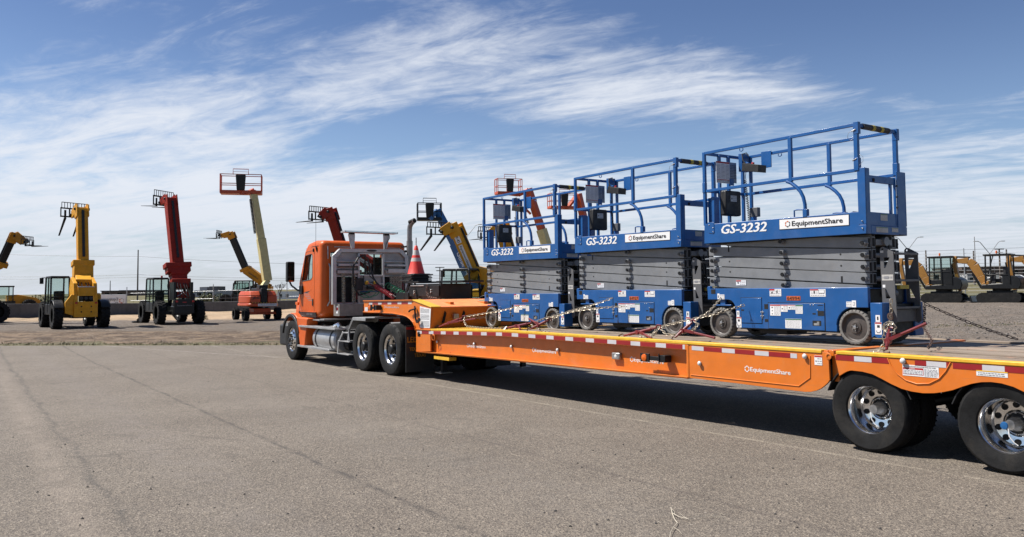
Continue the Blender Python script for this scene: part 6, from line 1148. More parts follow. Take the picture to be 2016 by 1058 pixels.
telehandler('yellow telehandler mostly hidden behind the scissor lift nearest the truck, only its fork head showing', basept(1010, D=41), 60, 1010, 'machine_yellow',
    dict(root=(0.25, -1.5, 2.0), path=[(1004, 505, 0), (988, 448, 0)], w=[(0.66, 0.8), (0.5, 0.6)], head=(968, 463, 0), car=(960, 468, 0), cw=1.2, fwd=(0.4, 1, 0), forks=1.0, droop=0, hw=0.5, k=0.62))
telehandler('small all black telehandler standing behind the low grey wall', basept(482, D=84), 60, 482, 'machine_black',
    dict(root=(0.3, -1.6, 2.0), path=[(468, 578, 0), (458, 590, 0)], w=[(0.6, 0.7), (0.5, 0.6)], head=(450, 594, 0), car=(446, 598, 0), cw=1.6, fwd_world=-RH, forks=1.3, droop=10, hw=0.5, k=0.5), s=0.95)

def cage_platform(T, P, rt, fw, w, dp, paint, con='machine_black'):
    """work platform with floor centre P, across rt, out along fw"""
    P, r, f = V(P), V(rt).normalized(), V(fw).normalized(); u = V((0, 0, 1)); b = MB(paint)
    cs = [P-r*w/2-f*dp/2, P+r*w/2-f*dp/2, P+r*w/2+f*dp/2, P-r*w/2+f*dp/2]
    for i in range(4):
        a, c = cs[i], cs[(i+1) % 4]
        for z in (0.55, 1.08): b.bar(a+u*z, c+u*z, 0.04, 0.04)
        b.bar(a, a+u*1.08, 0.04, 0.04); m_ = (a+c)/2; b.bar(m_, m_+u*1.08, 0.035, 0.035)
        b.bar(a+u*0.08, c+u*0.08, 0.03, 0.16)
    b.hexa([c-u*0.03 for c in cs]+[c for c in cs]); o = b.build('platform', T)
    b = MB(con); k = P-f*dp/2; b.hexa([k-r*0.22-f*0.06+u*0.15, k+r*0.22-f*0.06+u*0.15, k+r*0.22+f*0.1+u*0.15, k-r*0.22+f*0.1+u*0.15, k-r*0.28-f*0.12+u*1.05, k+r*0.28-f*0.12+u*1.05, k+r*0.28+f*0.12+u*1.05, k-r*0.28+f*0.12+u*1.05]); b.build('control_console', o, bevel=0.04)
    b = MB(paint); b.tube([k-r*0.42+u*1.05, k-r*0.42+u*1.38, k+r*0.42+u*1.38, k+r*0.42+u*1.05], 0.024, n=6); b.bar(k-r*0.42+u*1.22, k+r*0.42+u*1.22, 0.02, 0.02); b.build('console_hoop', o)
    return o
def boom_lift(label, base, rel, px, path, ms, ws, plat, pw, pd, pr, pf, pp, body='jib_orange', S=1.0, track=None, jib=None, words=None, owner=True, Rw=0.45):
    rz = ray_yaw(px)+math.radians(rel); T = thing('boom_lift', label, 'boom lift', base, rz, 'boom lifts parked in the yard'); rg = Rig(base, rz)
    for x, y in ((-1.05, -1.2), (1.05, -1.2), (-1.05, 1.2), (1.05, 1.2)): lug_wheel(T, x*S, y*S, Rw*S, Rw*S, 0.34*S, 'machine_black', -1 if x < 0 else 1)
    b = MB(body); b.box(-0.55*S, 0.55*S, -1.3*S, 1.3*S, 0.42*S, 0.78*S); b.box(-0.95*S, 0.95*S, -1.3*S, -1.1*S, 0.38*S, 0.55*S); b.box(-0.95*S, 0.95*S, 1.1*S, 1.3*S, 0.38*S, 0.55*S); b.cyl((0, 0, 0.78*S), (0, 0, 0.92*S), 0.5*S, 'machine_black', 24); b.build('chassis', T, bevel=0.02)
    b = MB(body); out = [(-1.0, -0.9), (-1.02, -1.4), (-0.88, -1.65), (-0.5, -1.78), (0.5, -1.78), (0.88, -1.65), (1.02, -1.4), (1.0, -0.9), (0.95, 1.2), (0.6, 1.45), (-0.6, 1.45), (-0.95, 1.2)]
    b.prism([(x*S, y*S) for x, y in out], 'z', 0.92*S, 1.12*S); top = [(x*S*0.86, y*S*0.9) for x, y in out]; lo_ = [(x*S, y*S) for x, y in out]
    for sx_ in (-1, 1):
        pts = [(sx_*x, y) for x, y in ((0.24, -1.76), (0.5, -1.74), (0.86, -1.62), (0.98, -1.35), (0.97, 0.9), (0.7, 1.2), (0.24, 1.2))]; n = len(pts)
        for z0, z1, k0, k1 in ((1.12, 1.62, 1.0, 1.0), (1.62, 1.92, 1.0, 0.86)):
            vs = [((sx_*0.24 + (x-sx_*0.24)*k0)*S, y*k0*S, z0*S) for x, y in pts]+[((sx_*0.24 + (x-sx_*0.24)*k1)*S, y*k1*S, z1*S) for x, y in pts]; b.add(vs, [tuple(range(n))[::-1], tuple(range(n, 2*n))]+[(i, (i+1) % n, n+(i+1) % n, n+i) for i in range(n)])
    b.build('turntable', T, bevel=0.05)
    b = MB('machine_black'); b.box(-0.2*S, 0.2*S, -1.74*S, 0.6*S, 1.12*S, 2.12*S); b.box(-0.25*S, 0.32*S, -1.5*S, -0.9*S, 2.05*S, 2.32*S); b.build('boom_post', T, bevel=0.03)
    if owner:
        b = MB(); b.box(-0.42*S, 0.80*S, -1.80*S, -1.79*S, 0.94*S, 1.10*S, 'decal_white'); b.text('EquipmentShare', (-0.22*S, -1.80*S, 0.985*S), (1, 0, 0), (0, 0, 1), 0.085*S, 'decal_black', off=0.02, width=0.95*S); b.ring_logo((-0.32*S, -1.80*S, 1.02*S), (1, 0, 0), (0, 0, 1), 0.06*S, 'decal_orange', 'decal_black'); b.build('owner_sign', T, smooth=0)
        b = MB(); b.text('JLG', (-0.78*S, -1.79*S, 1.42*S), (1, -0.06, 0), (0, 0, 1), 0.16*S, 'decal_black', off=0.05, shear=0.2, width=0.46*S, th=0.03); b.build('maker_lettering', T, smooth=0)
        b = MB()
        for i in range(22):
            x = -0.98+i*0.09; b.add([(x*S, -1.792*S, 1.13*S), ((x+0.045)*S, -1.792*S, 1.13*S), ((x+0.075)*S, -1.792*S, 1.20*S), ((x+0.03)*S, -1.792*S, 1.20*S)], [(0, 1, 2, 3)], 'decal_black' if i % 2 else 'pad_yellow')
        b.build('hazard_stripe', T, smooth=0)
    K = [rg.px(*p) for p in path]
    for i in range(len(K)-1):
        d = (K[i+1]-K[i]).normalized(); b = MB(ms[i]); b.bar(K[i], K[i+1], ws[i], ws[i]*1.15, up=(0, 1, 0.1), w2=ws[i]*0.96, h2=ws[i]*1.1); b.build('boom_section', T, bevel=0.02)
    b = MB(ms[0]); b.bar(V((0, -1.2*S, 2.1*S)), K[0], 0.34*S, 0.36*S, up=(0, 1, 0)); b.build('boom_foot', T, bevel=0.02)
    if track:
        p, q = rg.px(*track[0]), rg.px(*track[1]); b = MB('machine_black'); n = 26
        for i in range(n): b.bar(p.lerp(q, i/n), p.lerp(q, (i+0.82)/n), 0.12, 0.10, up=(0, 1, 0))
        b.build('cable_track', T)
        b = MB('jib_orange'); b.bar(rg.px(track[0][0]+5, track[0][1]-18, 0), rg.px(track[1][0]+5, track[1][1], 0), 0.10, 0.14, up=(0, 1, 0)); b.build('hose_guard', T)
    if jib:
        J = [rg.px(*p) for p in jib]; b = MB(body)
        for i in range(len(J)-1): b.bar(J[i], J[i+1], 0.22*S, 0.26*S, up=(0, 1, 0.2))
        b.build('jib', T, bevel=0.02)
    P = rg.px(*plat); R3 = rg.inv.to_3x3(); o = cage_platform(T, P, R3 @ V(pr), R3 @ V(pf), pw, pd, pp)
    b = MB(body); b.bar(K[-1] if not jib else rg.px(*jib[-1]), P-(R3 @ V(pf)).normalized()*pd*0.5, 0.26, 0.24); b.build('platform_mount', T, bevel=0.02)
    if words:
        i, a0, a1, hh, body_ = words; p, q = K[i], K[i+1]; d = (q-p).normalized(); up_ = V((1, 0, 0)).cross(d).normalized(); cam_l = rg.inv @ CAM; n_ = (cam_l-p); n_ = (n_-d*n_.dot(d)).normalized(); up_ = n_.cross(-d).normalized()
        o_ = p.lerp(q, a1)+n_*(ws[i]*0.78); b = MB(); b.text(body_, o_-up_*hh*0.5, -d, up_, hh, 'decal_white', off=0.03, width=(q-p).length*(a1-a0)); b.build('boom_lettering', T, smooth=0)
    return T
boom_lift('orange boom lift with cream boom raised nearly upright, in full view beside the truck', onground(505, 630), 16, 512, [(526, 553, 0), (514, 470, 0), (499, 383, 0)], ['boom_cream', 'boom_cream'], [0.46, 0.38],
    (475, 382, 0), 2.25, 0.85, RH+FH*0.25, -RH*0.25+FH, 'jib_orange', S=0.86, track=((502, 460, -0.4), (493, 392, -0.4)), jib=[(499, 386, 0), (500, 374, 0), (488, 379, 0)], Rw=0.42)
boom_lift('orange boom lift behind scissor lift 64925, its basket showing above the top rail', basept(1120, D=58), 60, 1120, [(1100, 560, 0), (1066, 452, 0), (1040, 372, 0)], ['boom_cream', 'jib_orange'], [0.55, 0.42],
    (1001, 383, 0), 1.8, 0.85, RH+FH*0.3, -RH*0.3+FH, 'jib_orange', S=1.0, track=((1040, 440, -0.3), (1030, 412, -0.3)), jib=[(1041, 374, 0), (1020, 384, 0)])
boom_lift('orange boom lift seen between two scissor lifts, jib folded to a point beside its basket', basept(1200, D=60), 60, 1200, [(1175, 560, 0), (1156, 460, 0), (1138, 382, 0)], ['boom_cream', 'jib_orange'], [0.55, 0.42],
    (1108, 411, 0), 2.1, 0.85, RH+FH*0.3, -RH*0.3+FH, 'jib_orange', S=1.0, jib=[(1138, 382, 0), (1118, 408, 0)])
boom_lift('blue boom lift with white lettering on its boom, behind the yellow telehandler', basept(960, D=52), 60, 960, [(950, 600, 0), (925, 548, 0), (895, 480, 0), (860, 414, 0)], ['genie_blue', 'genie_blue', 'genie_blue'], [0.55, 0.50, 0.40],
    (845, 434, 0), 1.5, 0.8, RH+FH*0.2, -RH*0.2+FH, 'machine_black', body='genie_blue', S=1.0, words=(1, 0.0, 0.75, 0.30, 'Genie S-65'), owner=False)

# excavators facing left
def excavator(label, base, px, cabbed=True, S=1.0, ry=0.80):
    rz = ray_yaw(px)+math.radians(78); T = thing('mini_excavator', label, 'excavator', base, rz, 'mini excavators lined up on the gravel')
    for x in (-0.62, 0.62):
        b = MB('rubber'); L = 0.78*S; r = 0.25*S
        pr = [(L+r*math.cos(math.radians(a)), r+r*math.sin(math.radians(a))) for a in range(-90, 91, 18)]+[(-L+r*math.cos(math.radians(a)), r+r*math.sin(math.radians(a))) for a in range(90, 271, 18)]
        b.prism(pr, 'x', (x-0.16)*S, (x+0.16)*S)
        for i in range(22): y = (-L+i*2*L/21); b.box((x-0.165)*S, (x+0.165)*S, y-0.025, y+0.025, 2*r-0.01, 2*r+0.025); b.box((x-0.165)*S, (x+0.165)*S, y-0.025, y+0.025, -0.0, 0.03)
        b.build('track', T, bevel=0.01)
    b = MB('machine_black'); b.box(-0.45*S, 0.45*S, -0.6*S, 0.6*S, 0.2*S, 0.62*S); b.cyl((0, 0, 0.6*S), (0, 0, 0.72*S), 0.42*S, n=20); b.build('undercarriage', T, bevel=0.02)
    b = MB('machine_black'); b.prism([(-1.45*S, 0.0), (-1.50*S, 0.05), (-1.42*S, 0.38*S), (-1.36*S, 0.38*S), (-1.40*S, 0.03)], 'x', -0.8*S, 0.8*S); b.bar((-0.3*S, -0.5*S, 0.3*S), (-0.3*S, -1.4*S, 0.2*S), 0.08, 0.12); b.bar((0.3*S, -0.5*S, 0.3*S), (0.3*S, -1.4*S, 0.2*S), 0.08, 0.12); b.build('dozer_blade', T, bevel=0.01)
    b = MB('machine_black'); b.prism([(-0.95, 0.70), (-1.05, 0.95), (-1.0, 1.25), (-0.75, 1.40), (-0.2, 1.42), (-0.2, 1.0), (0.75, 0.95), (0.80, 0.72)], 'x', -0.78*S, 0.78*S) if S == 1 else b.prism([(y*S, z*S) for y, z in ((-0.95, 0.70), (-1.05, 0.95), (-1.0, 1.25), (-0.75, 1.40), (-0.2, 1.42), (-0.2, 1.0), (0.75, 0.95), (0.80, 0.72))], 'x', -0.78*S, 0.78*S); b.build('upper_body', T, bevel=0.04)
    b = MB('excavator_amber'); b.prism([(y*S, z*S) for y, z in ((0.5, 0.75), (0.85, 0.78), (0.88, 1.0), (0.55, 1.15))], 'x', -0.2*S, 0.25*S); b.build('front_cowl', T, bevel=0.02)
    b = MB('machine_black'); x0, x1, y0, y1, z0, z1 = -0.10*S-0.68*S, 0.30*S, -0.55*S, 0.55*S, 1.0*S, 2.45*S
    for x, y in ((x0, y0), (x1, y0), (x1, y1), (x0, y1)): b.bar((x, y, z0), (x, y*0.95, z1), 0.07*S, 0.07*S)
    b.box(x0-0.04, x1+0.04, y0*1.15, y1*1.15, z1, z1+0.09*S)
    if cabbed: b.box(x0, x1, y0, y0+0.4*S, z0, z0+0.55*S); b.bar((x0, y0*0.1, z0), (x0, y0*0.1, z1), 0.08*S, 0.08*S); b.box(x0, x1, y0, y1, z0, z0+0.25*S); b.bar((x0, y0, z0+0.68*S), (x0, y1, z0+0.68*S), 0.05, 0.05); b.box(x0-0.005, x0+0.02, y0, y0+0.5*S, z0, z1-0.65*S)
    else: b.bar((x0, y1*0.3, z1), (x0, y1*0.75, z0+0.5*S), 0.05, 0.05); b.bar((x0, y0, z0+0.45*S), (x0, y1, z0+0.45*S), 0.05, 0.05)
    b.build('cab_frame' if cabbed else 'canopy_frame', T, bevel=0.015)
    if cabbed:
        b = MB('window_glass'); b.box(x0+0.01, x0+0.018, y0, y1, z0+0.2, z1); b.box(x1-0.02, x1-0.012, y0, y1, z0+0.2, z1); b.box(x0, x1, y1*0.96, y1*0.96+0.008, z0+0.2, z1); b.box(x0, x1, y0*0.96, y0*0.96+0.008, z0+0.5, z1); b.build('cab_window', T, smooth=0)
    b = MB('seat'); b.box(x0+0.25*S, x1-0.25*S, -0.35*S, -0.22*S, z0+0.1*S, z0+0.85*S); b.box(x0+0.25*S, x1-0.25*S, -0.35*S, 0.2*S, z0+0.05*S, z0+0.25*S); b.box(x0+0.1*S, x0+0.2*S, 0.1*S, 0.3*S, z0, z0+0.55*S); b.build('seat', T, bevel=0.03)
    b = MB('amber'); b.lathe([(0.05*S, 0), (0.045*S, 0.13*S), (0.0, 0.15*S)], (x0*0.4, 0.1*S, z1+0.13*S), (0, 0, 1), n=12); b.cyl((x0*0.4, 0.1*S, z1+0.05*S), (x0*0.4, 0.1*S, z1+0.14*S), 0.02, 'machine_black', 8); b.build('beacon', T)
    def poly(pl, w, m, name):
        b = MB(m)
        for (p, h0), (q, h1) in zip(pl, pl[1:]): b.bar((0.05, p[0]*S, p[1]*S), (0.05, q[0]*S, q[1]*S), w, h0*S*1.3, w2=w, h2=h1*S*1.3)
        b.build(name, T, bevel=0.015)
    poly([((0.75, 0.95), 0.22), ((0.95, 1.4), 0.30), ((1.25, 1.98), 0.34), ((1.5, 2.24), 0.26), ((2.15, 2.24), 0.16)], 0.20*S, 'excavator_amber', 'boom')
    poly([((2.15, 2.52), 0.16), ((2.20, 2.15), 0.26), ((2.05, 1.2), 0.18), ((1.96, 0.62), 0.12)], 0.18*S, 'excavator_amber', 'stick')
    b = MB('machine_black'); b.cyl((0.05, 0.95*S, 0.78*S), (0.05, 1.35*S, 1.55*S), 0.06*S, n=10); b.cyl((0.05, 1.42*S, 2.42*S), (0.05, 2.1*S, 2.47*S), 0.05*S, n=10); b.cyl((0.05, 2.36*S, 2.1*S), (0.05, 2.24*S, 1.1*S), 0.045*S, n=10); b.cyl((0.05, 2.24*S, 1.1*S), (0.05, 2.15*S, 0.62*S), 0.025*S, 'steel', 8); b.build('hydraulic_ram', T)
    b = MB('machine_black'); pr = [(y-0.37, z) for y, z in ((2.30, 0.62), (2.52, 0.60), (2.62, 0.40), (2.52, 0.12), (2.25, 0.0), (1.95, 0.08), (2.05, 0.14), (2.28, 0.10), (2.42, 0.25), (2.38, 0.42))]; b.prism([(y*S, z*S) for y, z in pr], 'x', -0.28*S, 0.38*S)
    for i in range(4): x = -0.26*S+i*0.2*S; b.bar((x+0.03, 1.61*S, 0.10*S), (x+0.03, 1.46*S, 0.06*S), 0.05, 0.03)
    b.build('bucket', T, bevel=0.01)
    return T
e1 = onground(1860, 596); e2 = onground(1973, 596); e3 = onground(2085, 594)
excavator('mini excavator with closed glazed cab and orange beacon', e1, 1862, True, 1.04)
excavator('mini excavator with open canopy, arm and bucket down in front of the cabbed one', e2, 1972, False, 1.04)
excavator('mini excavator cut off by the photo edge, only its arm and bucket in view', e3, 2072, False, 1.04)
for k, (xa, xb, lb) in enumerate(((1790, 1850, 'dark steel beam lying on gravel at the tail of the first mini excavator'), (1896, 1965, 'dark steel beam lying on gravel between two mini excavators'))):
    p, q = onground(xa, 592), onground(xb, 593); b = MB('machine_black'); o0 = (p+q)/2; dz = V((0, 0, 0.12)); b.bar(p-o0+dz, q-o0+dz, 0.14, 0.02, 'dull_alloy'); b.bar(p-o0+dz*0.1, q-o0+dz*0.1, 0.14, 0.02); b.bar(p-o0+dz*0.55, q-o0+dz*0.55, 0.02, 0.10); o = b.build('steel_beam'); o.location = o0; tag(o, lb, 'steel beam', 'steel beams on the gravel')

# wheeled yellow machine behind the wall at the far left
base = basept(22, D=70); rz = ray_yaw(22)-math.radians(75); T = thing('wheel_loader', 'yellow and black wheeled loader standing behind the low wall', 'loader', base, rz)
for x, y in ((-0.85, -1.3), (0.85, -1.3), (-0.85, 1.2), (0.85, 1.2)): lug_wheel(T, x, y, 0.62, 0.62, 0.42, 'dull_alloy', -1 if x < 0 else 1)
b = MB('machine_amber'); b.prism([(-0.3, 0.6), (2.2, 0.6), (2.3, 1.0), (1.9, 1.35), (0.5, 1.65), (-0.3, 1.6)], 'x', -0.45, 0.45); b.build('hood', T, bevel=0.08)
b = MB('machine_black'); b.box(-0.6, 0.6, -2.0, 0.2, 0.5, 1.1)
for x, y in ((-0.6, -1.4), (0.6, -1.4), (-0.6, 0.0), (0.6, 0.0)): b.bar((x, y, 1.0), (x, y, 2.35), 0.08, 0.08)
b.box(-0.66, 0.66, -1.5, 0.1, 2.3, 2.42); b.build('cab_frame', T, bevel=0.03)
b = MB('window_glass'); b.box(-0.6, -0.59, -1.4, 0, 1.3, 2.3); b.box(0.59, 0.6, -1.4, 0, 1.3, 2.3); b.build('cab_window', T, smooth=0)
b = MB('machine_black'); b.bar((-0.5, 1.0, 0.9), (-0.5, 3.3, 0.6), 0.12, 0.2); b.bar((0.5, 1.0, 0.9), (0.5, 3.3, 0.6), 0.12, 0.2); b.prism([(3.2, 0.1), (4.3, 0.0), (4.35, 0.1), (3.6, 0.55), (3.5, 1.0), (3.25, 0.9)], 'x', -1.1, 1.1); b.build('bucket', T, bevel=0.02)

# ------------------------------------------------------------------ wall, banner, fences
wp = [onground(x, y) for x, y in ((-160, 632), (0, 627), (150, 623), (300, 618), (420, 614), (560, 610), (720, 606))]
hs = [1.0, 1.0, 0.95, 0.85, 0.80, 0.75, 0.75]; b = MB('concrete'); o0 = wp[2]
for i in range(len(wp)-1):
    a, c = wp[i]-o0, wp[i+1]-o0; n_ = V((-(c-a).y, (c-a).x, 0)).normalized()*0.3; n_ = -n_ if n_.dot(FH) < 0 else n_; h0, h1 = V((0, 0, hs[i])), V((0, 0, hs[i+1])); dn = V((0, 0, -0.3)); b.hexa([a+dn, c+dn, c+n_+dn, a+n_+dn, a+h0, c+h1, c+n_+h1, a+n_+h0])
o = b.build('low_wall', bevel=0.02); o.location = o0; tag(o, 'long low dark grey concrete wall running behind the parked telehandlers', 'wall')
P0, P1 = at(187, 606, 70), at(247, 606, 70); T = thing('banner', 'white banner hung on the fence, its lettering seen mirrored from behind', 'banner', P0, YAW); w_ = (P1-P0).length; h_ = 25*70/FPX
b = MB('decal_white'); n = 10; vs = []
for i in range(n+1):
    for j in range(5): vs.append((w_*i/n, 0.03*math.sin(i*1.7+j*0.9), h_*j/4))
b.add(vs, [(i*5+j, (i+1)*5+j, (i+1)*5+j+1, i*5+j+1) for i in range(n) for j in range(4)]); b.build('banner_sheet', T)
b = MB(); b.text('Equipment', (w_*0.76, -0.05, h_*0.55), (-1, 0, 0), (0, 0, 1), h_*0.22, 'decal_grey', off=0.03, width=w_*0.62, th=-0.001); b.text('Share', (w_*0.76, -0.05, h_*0.20), (-1, 0, 0), (0, 0, 1), h_*0.22, 'decal_grey', off=0.03, width=w_*0.34, th=-0.001); b.ring_logo((w_*0.88, -0.05, h_*0.52), (-1, 0, 0), (0, 0, 1), h_*0.2, 'cone_band', 'decal_orange', th=-0.001); b.build('banner_lettering', T, smooth=0)
b = MB('galvanised')
for x in (0, w_*0.5, w_): b.cyl((x, 0.06, -1.2), (x, 0.06, h_+0.05), 0.03, n=8)
b.cyl((0, 0.06, h_), (w_, 0.06, h_), 0.02, n=8); b.build('banner_frame', T)
def fence(name, label, pts, hgt, nw, step, m, r=0.012, diag=False):
    o0 = V(pts[0]); T = thing(name, label, 'fence', o0); b = MB(m)
    for a, c in zip(pts, pts[1:]):
        a, c = V(a)-o0, V(c)-o0; k = max(1, int((c-a).length/step))
        for i in range(nw):
            z = V((0, 0, hgt*(i+0.5)/nw)); b.tube([a+z, c+z], r, n=4)
        for i in range(k*6):
            q_ = a.lerp(c, i/(k*6)); b.tube([q_, q_+V((0, 0, hgt*0.92))], r*0.5, n=4)
    b.build('fence_wire', T, smooth=0)
    for a, c in zip(pts, pts[1:]):
        a, c = V(a)-o0, V(c)-o0; k = max(1, int((c-a).length/step))
        for i in range(k):
            q_ = a.lerp(c, i/k); p_ = MB('galvanised'); p_.cyl(q_-V((0, 0, 0.2)), q_+V((0, 0, hgt+0.25)), 0.035, n=8); p_.build('fence_post', T)
    return T
def gpt(px, D): P = at(px, 560, D); return V((P.x, P.y, g(P.x, P.y)))
fence('wire_fence', 'pale wire fence with thin posts and many strands behind the mini excavators', [gpt(1745, 62), gpt(1900, 60), gpt(2080, 58)], 3.3, 13, 3.0, 'fence_white', 0.012)
fence('chain_link_fence', 'grey chain link fence beyond the low wall, behind the orange boom lift', [gpt(250, 73), gpt(420, 71), gpt(565, 70), gpt(700, 68)], 2.0, 3, 3.0, 'galvanised', 0.010)

# ------------------------------------------------------------------ far things
def block(name, label, cat, x0, x1, ytop, D, dpt, m, roof=None, extra=None, group=None):
    a, c = at(x0, 560, D), at(x1, 560, D); z0 = min(g(a.x, a.y), g(c.x, c.y))-0.5; zt = at((x0+x1)/2, ytop, D).z; L = (c-a); L.z = 0; w = L.length; T = thing(name, label, cat, (a.x, a.y, z0), YAW, group)
    b = MB(m); b.box(0, w, 0, dpt, 0, zt-z0); b.build('wall', T)
    if roof: b = MB(roof); b.box(-0.3, w+0.3, -0.3, dpt+0.3, zt-z0, zt-z0+0.35); b.build('roof', T)
    b = MB('dark_glass'); n = max(2, int(w/4))
    for i in range(n): b.box(w*(i+0.3)/n, w*(i+0.7)/n, -0.03, 0.0, (zt-z0)*0.45, (zt-z0)*0.75)
    if extra != 'plain': b.build('window_row', T, smooth=0)
    return T, w, zt-z0
block('warehouse', 'long low brown flat roofed warehouse on the horizon above the mirrored banner', 'warehouse', 200, 273, 574, 330, 18, 'brown_block', 'far_roof')
block('warehouse', 'grey low warehouse joined to the brown one on the horizon', 'warehouse', 236, 300, 573, 345, 18, 'pale_block', 'far_roof')
T, w, h = block('storage_building', 'pale block building with boxy roof units beyond the red telehandler', 'building', 382, 424, 572, 180, 14, 'pale_block', None)
b = MB('decal_grey'); b.box(w*0.1, w*0.45, 2, 6, h, h+0.8); b.build('roof_unit', T, bevel=0.03); b = MB('far_roof'); b.box(w*0.55, w*0.95, 2, 7, h-0.2, h+0.9); b.build('roof_unit', T, bevel=0.03)
block('storage_building', 'long pale grey shed low behind the wall, between the black telehandler and the truck', 'building', 430, 556, 583, 150, 12, 'pale_block', None, 'plain')
block('site_container', 'white container cabin standing beside the orange truck cab, below the bare tree', 'container', 546, 572, 574, 120, 6, 'decal_white', None)
block('brick_building', 'dark red low building far off behind the wire fence', 'building', 1880, 1960, 533, 260, 20, 'brown_block', 'far_roof')
block('arena_building', 'wide dark roofed building on the skyline above the mini excavators', 'building', 1895, 2060, 526, 420, 30, 'brown_block', 'far_roof')
block('site_container', 'small pale container beyond the wire fence between the mini excavators', 'container', 1905, 1938, 540, 170, 6, 'pale_block', None)
def car(label, px, D, m, rel=80):
    base = basept(px, D=D); T = thing('parked_car', label, 'car', base, ray_yaw(px)+math.radians(rel), 'cars far behind the fence'); b = MB(m)
    b.prism([(-2.2, 0.35), (-2.25, 0.8), (-1.5, 0.95), (-0.9, 1.45), (0.6, 1.45), (1.3, 0.95), (2.2, 0.85), (2.25, 0.35)], 'x', -0.85, 0.85); b.build('body', T, bevel=0.08)
    b = MB('dark_glass'); b.prism([(-1.35, 0.97), (-0.85, 1.38), (0.55, 1.38), (1.12, 0.97)], 'x', -0.86, 0.86); b.build('window', T)
    for x, y in ((-0.75, -1.4), (0.75, -1.4), (-0.75, 1.4), (0.75, 1.4)): w = MB('rubber'); w.cyl((x-0.12, y, 0.33), (x+0.12, y, 0.33), 0.33, n=16); w.build('wheel', T)
car('white car parked far off beyond the wire fence', 2002, 190, 'decal_white'); car('silver car far off behind the canopied mini excavator', 1962, 230, 'dull_alloy')
def pole(name, label, px, ytop, D, kind, cat='utility pole', group=None):
    base = basept(px, D=D); zt = at(px, ytop, D).z-base.z; T = thing(name, label, cat, base, YAW, group)
    if kind == 'lamp':
        k = D/FPX; b = MB('galvanised'); b.tube([(0, 0, 0), (0, 0, zt-26*k)], 0.10, n=8, r2=0.06); b.build('post', T)
        for s_ in (-1, 1):
            b = MB('galvanised'); b.tube([(0, 0, zt-26*k), (s_*18*k, 0, zt-3*k), (s_*24*k, 0, zt-0.5*k)], 0.04, n=6); b.build('arm', T); b = MB('dull_alloy'); b.box(s_*22*k, s_*31*k, -0.12, 0.12, zt-1.6*k, zt-0.2*k); b.build('lamp_head', T, bevel=0.05)
    else:
        b = MB('pole_wood'); b.tube([(0, 0, 0), (0, 0, zt)], 0.16, n=8, r2=0.10); b.build('post', T)
        if kind == 'cross': b = MB('pole_wood'); k = D/FPX; b.box(-9*k, 9*k, -0.08, 0.08, zt-1.5*k, zt); b.box(-7*k, 7*k, -0.08, 0.08, zt-8*k, zt-6.5*k); b.build('crossarm', T)
    return T
pole('utility_pole', 'tall plain wooden pole between the yellow and the red telehandler', 271, 492, 150, 'p', group='utility poles on the skyline')
pole('utility_pole', 'short wooden pole on the skyline above the mirrored banner', 217, 553, 240, 'p', group='utility poles on the skyline')
pole('utility_pole', 'thin distant pole between the yellow telehandler and the mirrored banner', 187, 561, 260, 'p', group='utility poles on the skyline')
pole('utility_pole', 'short pole with a small crossarm above the black hydraulic box', 866, 526, 170, 'cross', group='utility poles on the skyline')
pole('utility_pole', 'wooden pole rising between the cabbed mini excavator and the blue lift', 1825, 493, 130, 'p', group='utility poles on the skyline')
pole('utility_pole', 'wooden pole with two crossarms behind the open canopy', 1970, 490, 120, 'cross', group='utility poles on the skyline')
pole('utility_pole', 'plain pole beside the crossarm pole, above the last mini excavator arm', 1984, 491, 118, 'p', group='utility poles on the skyline')
pole('utility_pole', 'dark pole standing close beside the pale radio mast', 1919, 494, 125, 'p', group='utility poles on the skyline')
T = pole('radio_mast', 'slim pale radio mast on the skyline between two excavator booms', 1922, 466, 300, 'p', 'mast')
pole('street_lamp', 'double armed street lamp behind the yellow telehandler at the gooseneck', 919, 441, 90, 'lamp', 'street lamp', 'double armed street lamps'); pole('street_lamp', 'double armed street lamp beside the ladder of the lift numbered 64994', 1790, 466, 95, 'lamp', 'street lamp', 'double armed street lamps'); pole('street_lamp', 'double armed street lamp above the cab and canopy of the mini excavators', 1951, 474, 95, 'lamp', 'street lamp', 'double armed street lamps')
def wire(pts, D, label, r=0.022):
    P = [at(x, y, D) for x, y in pts]; out = []
    for a, c in zip(P, P[1:]):
        for i in range(10): t_ = i/10; out.append(a.lerp(c, t_)-V((0, 0, 0.6*4*t_*(1-t_))))
    out.append(P[-1]); o0 = out[0]; b = MB('black_plastic'); b.tube([p-o0 for p in out], r, n=4, cap=False); o = b.build('power_line'); o.location = o0; tag(o, label, 'power line', 'power lines across the sky')
wire([(-300, 483), (271, 505), (850, 521), (1300, 505), (2400, 470)], 150, 'uppermost thin power line crossing the sky behind the boom lifts')
wire([(-300, 537), (271, 541), (850, 543), (1300, 530), (2400, 500)], 150, 'lower power line just above the telehandler cabs, upper of a close pair')
wire([(-300, 541), (271, 546), (850, 548), (1300, 536), (2400, 506)], 152, 'lower power line just above the telehandler cabs, lower of a close pair')
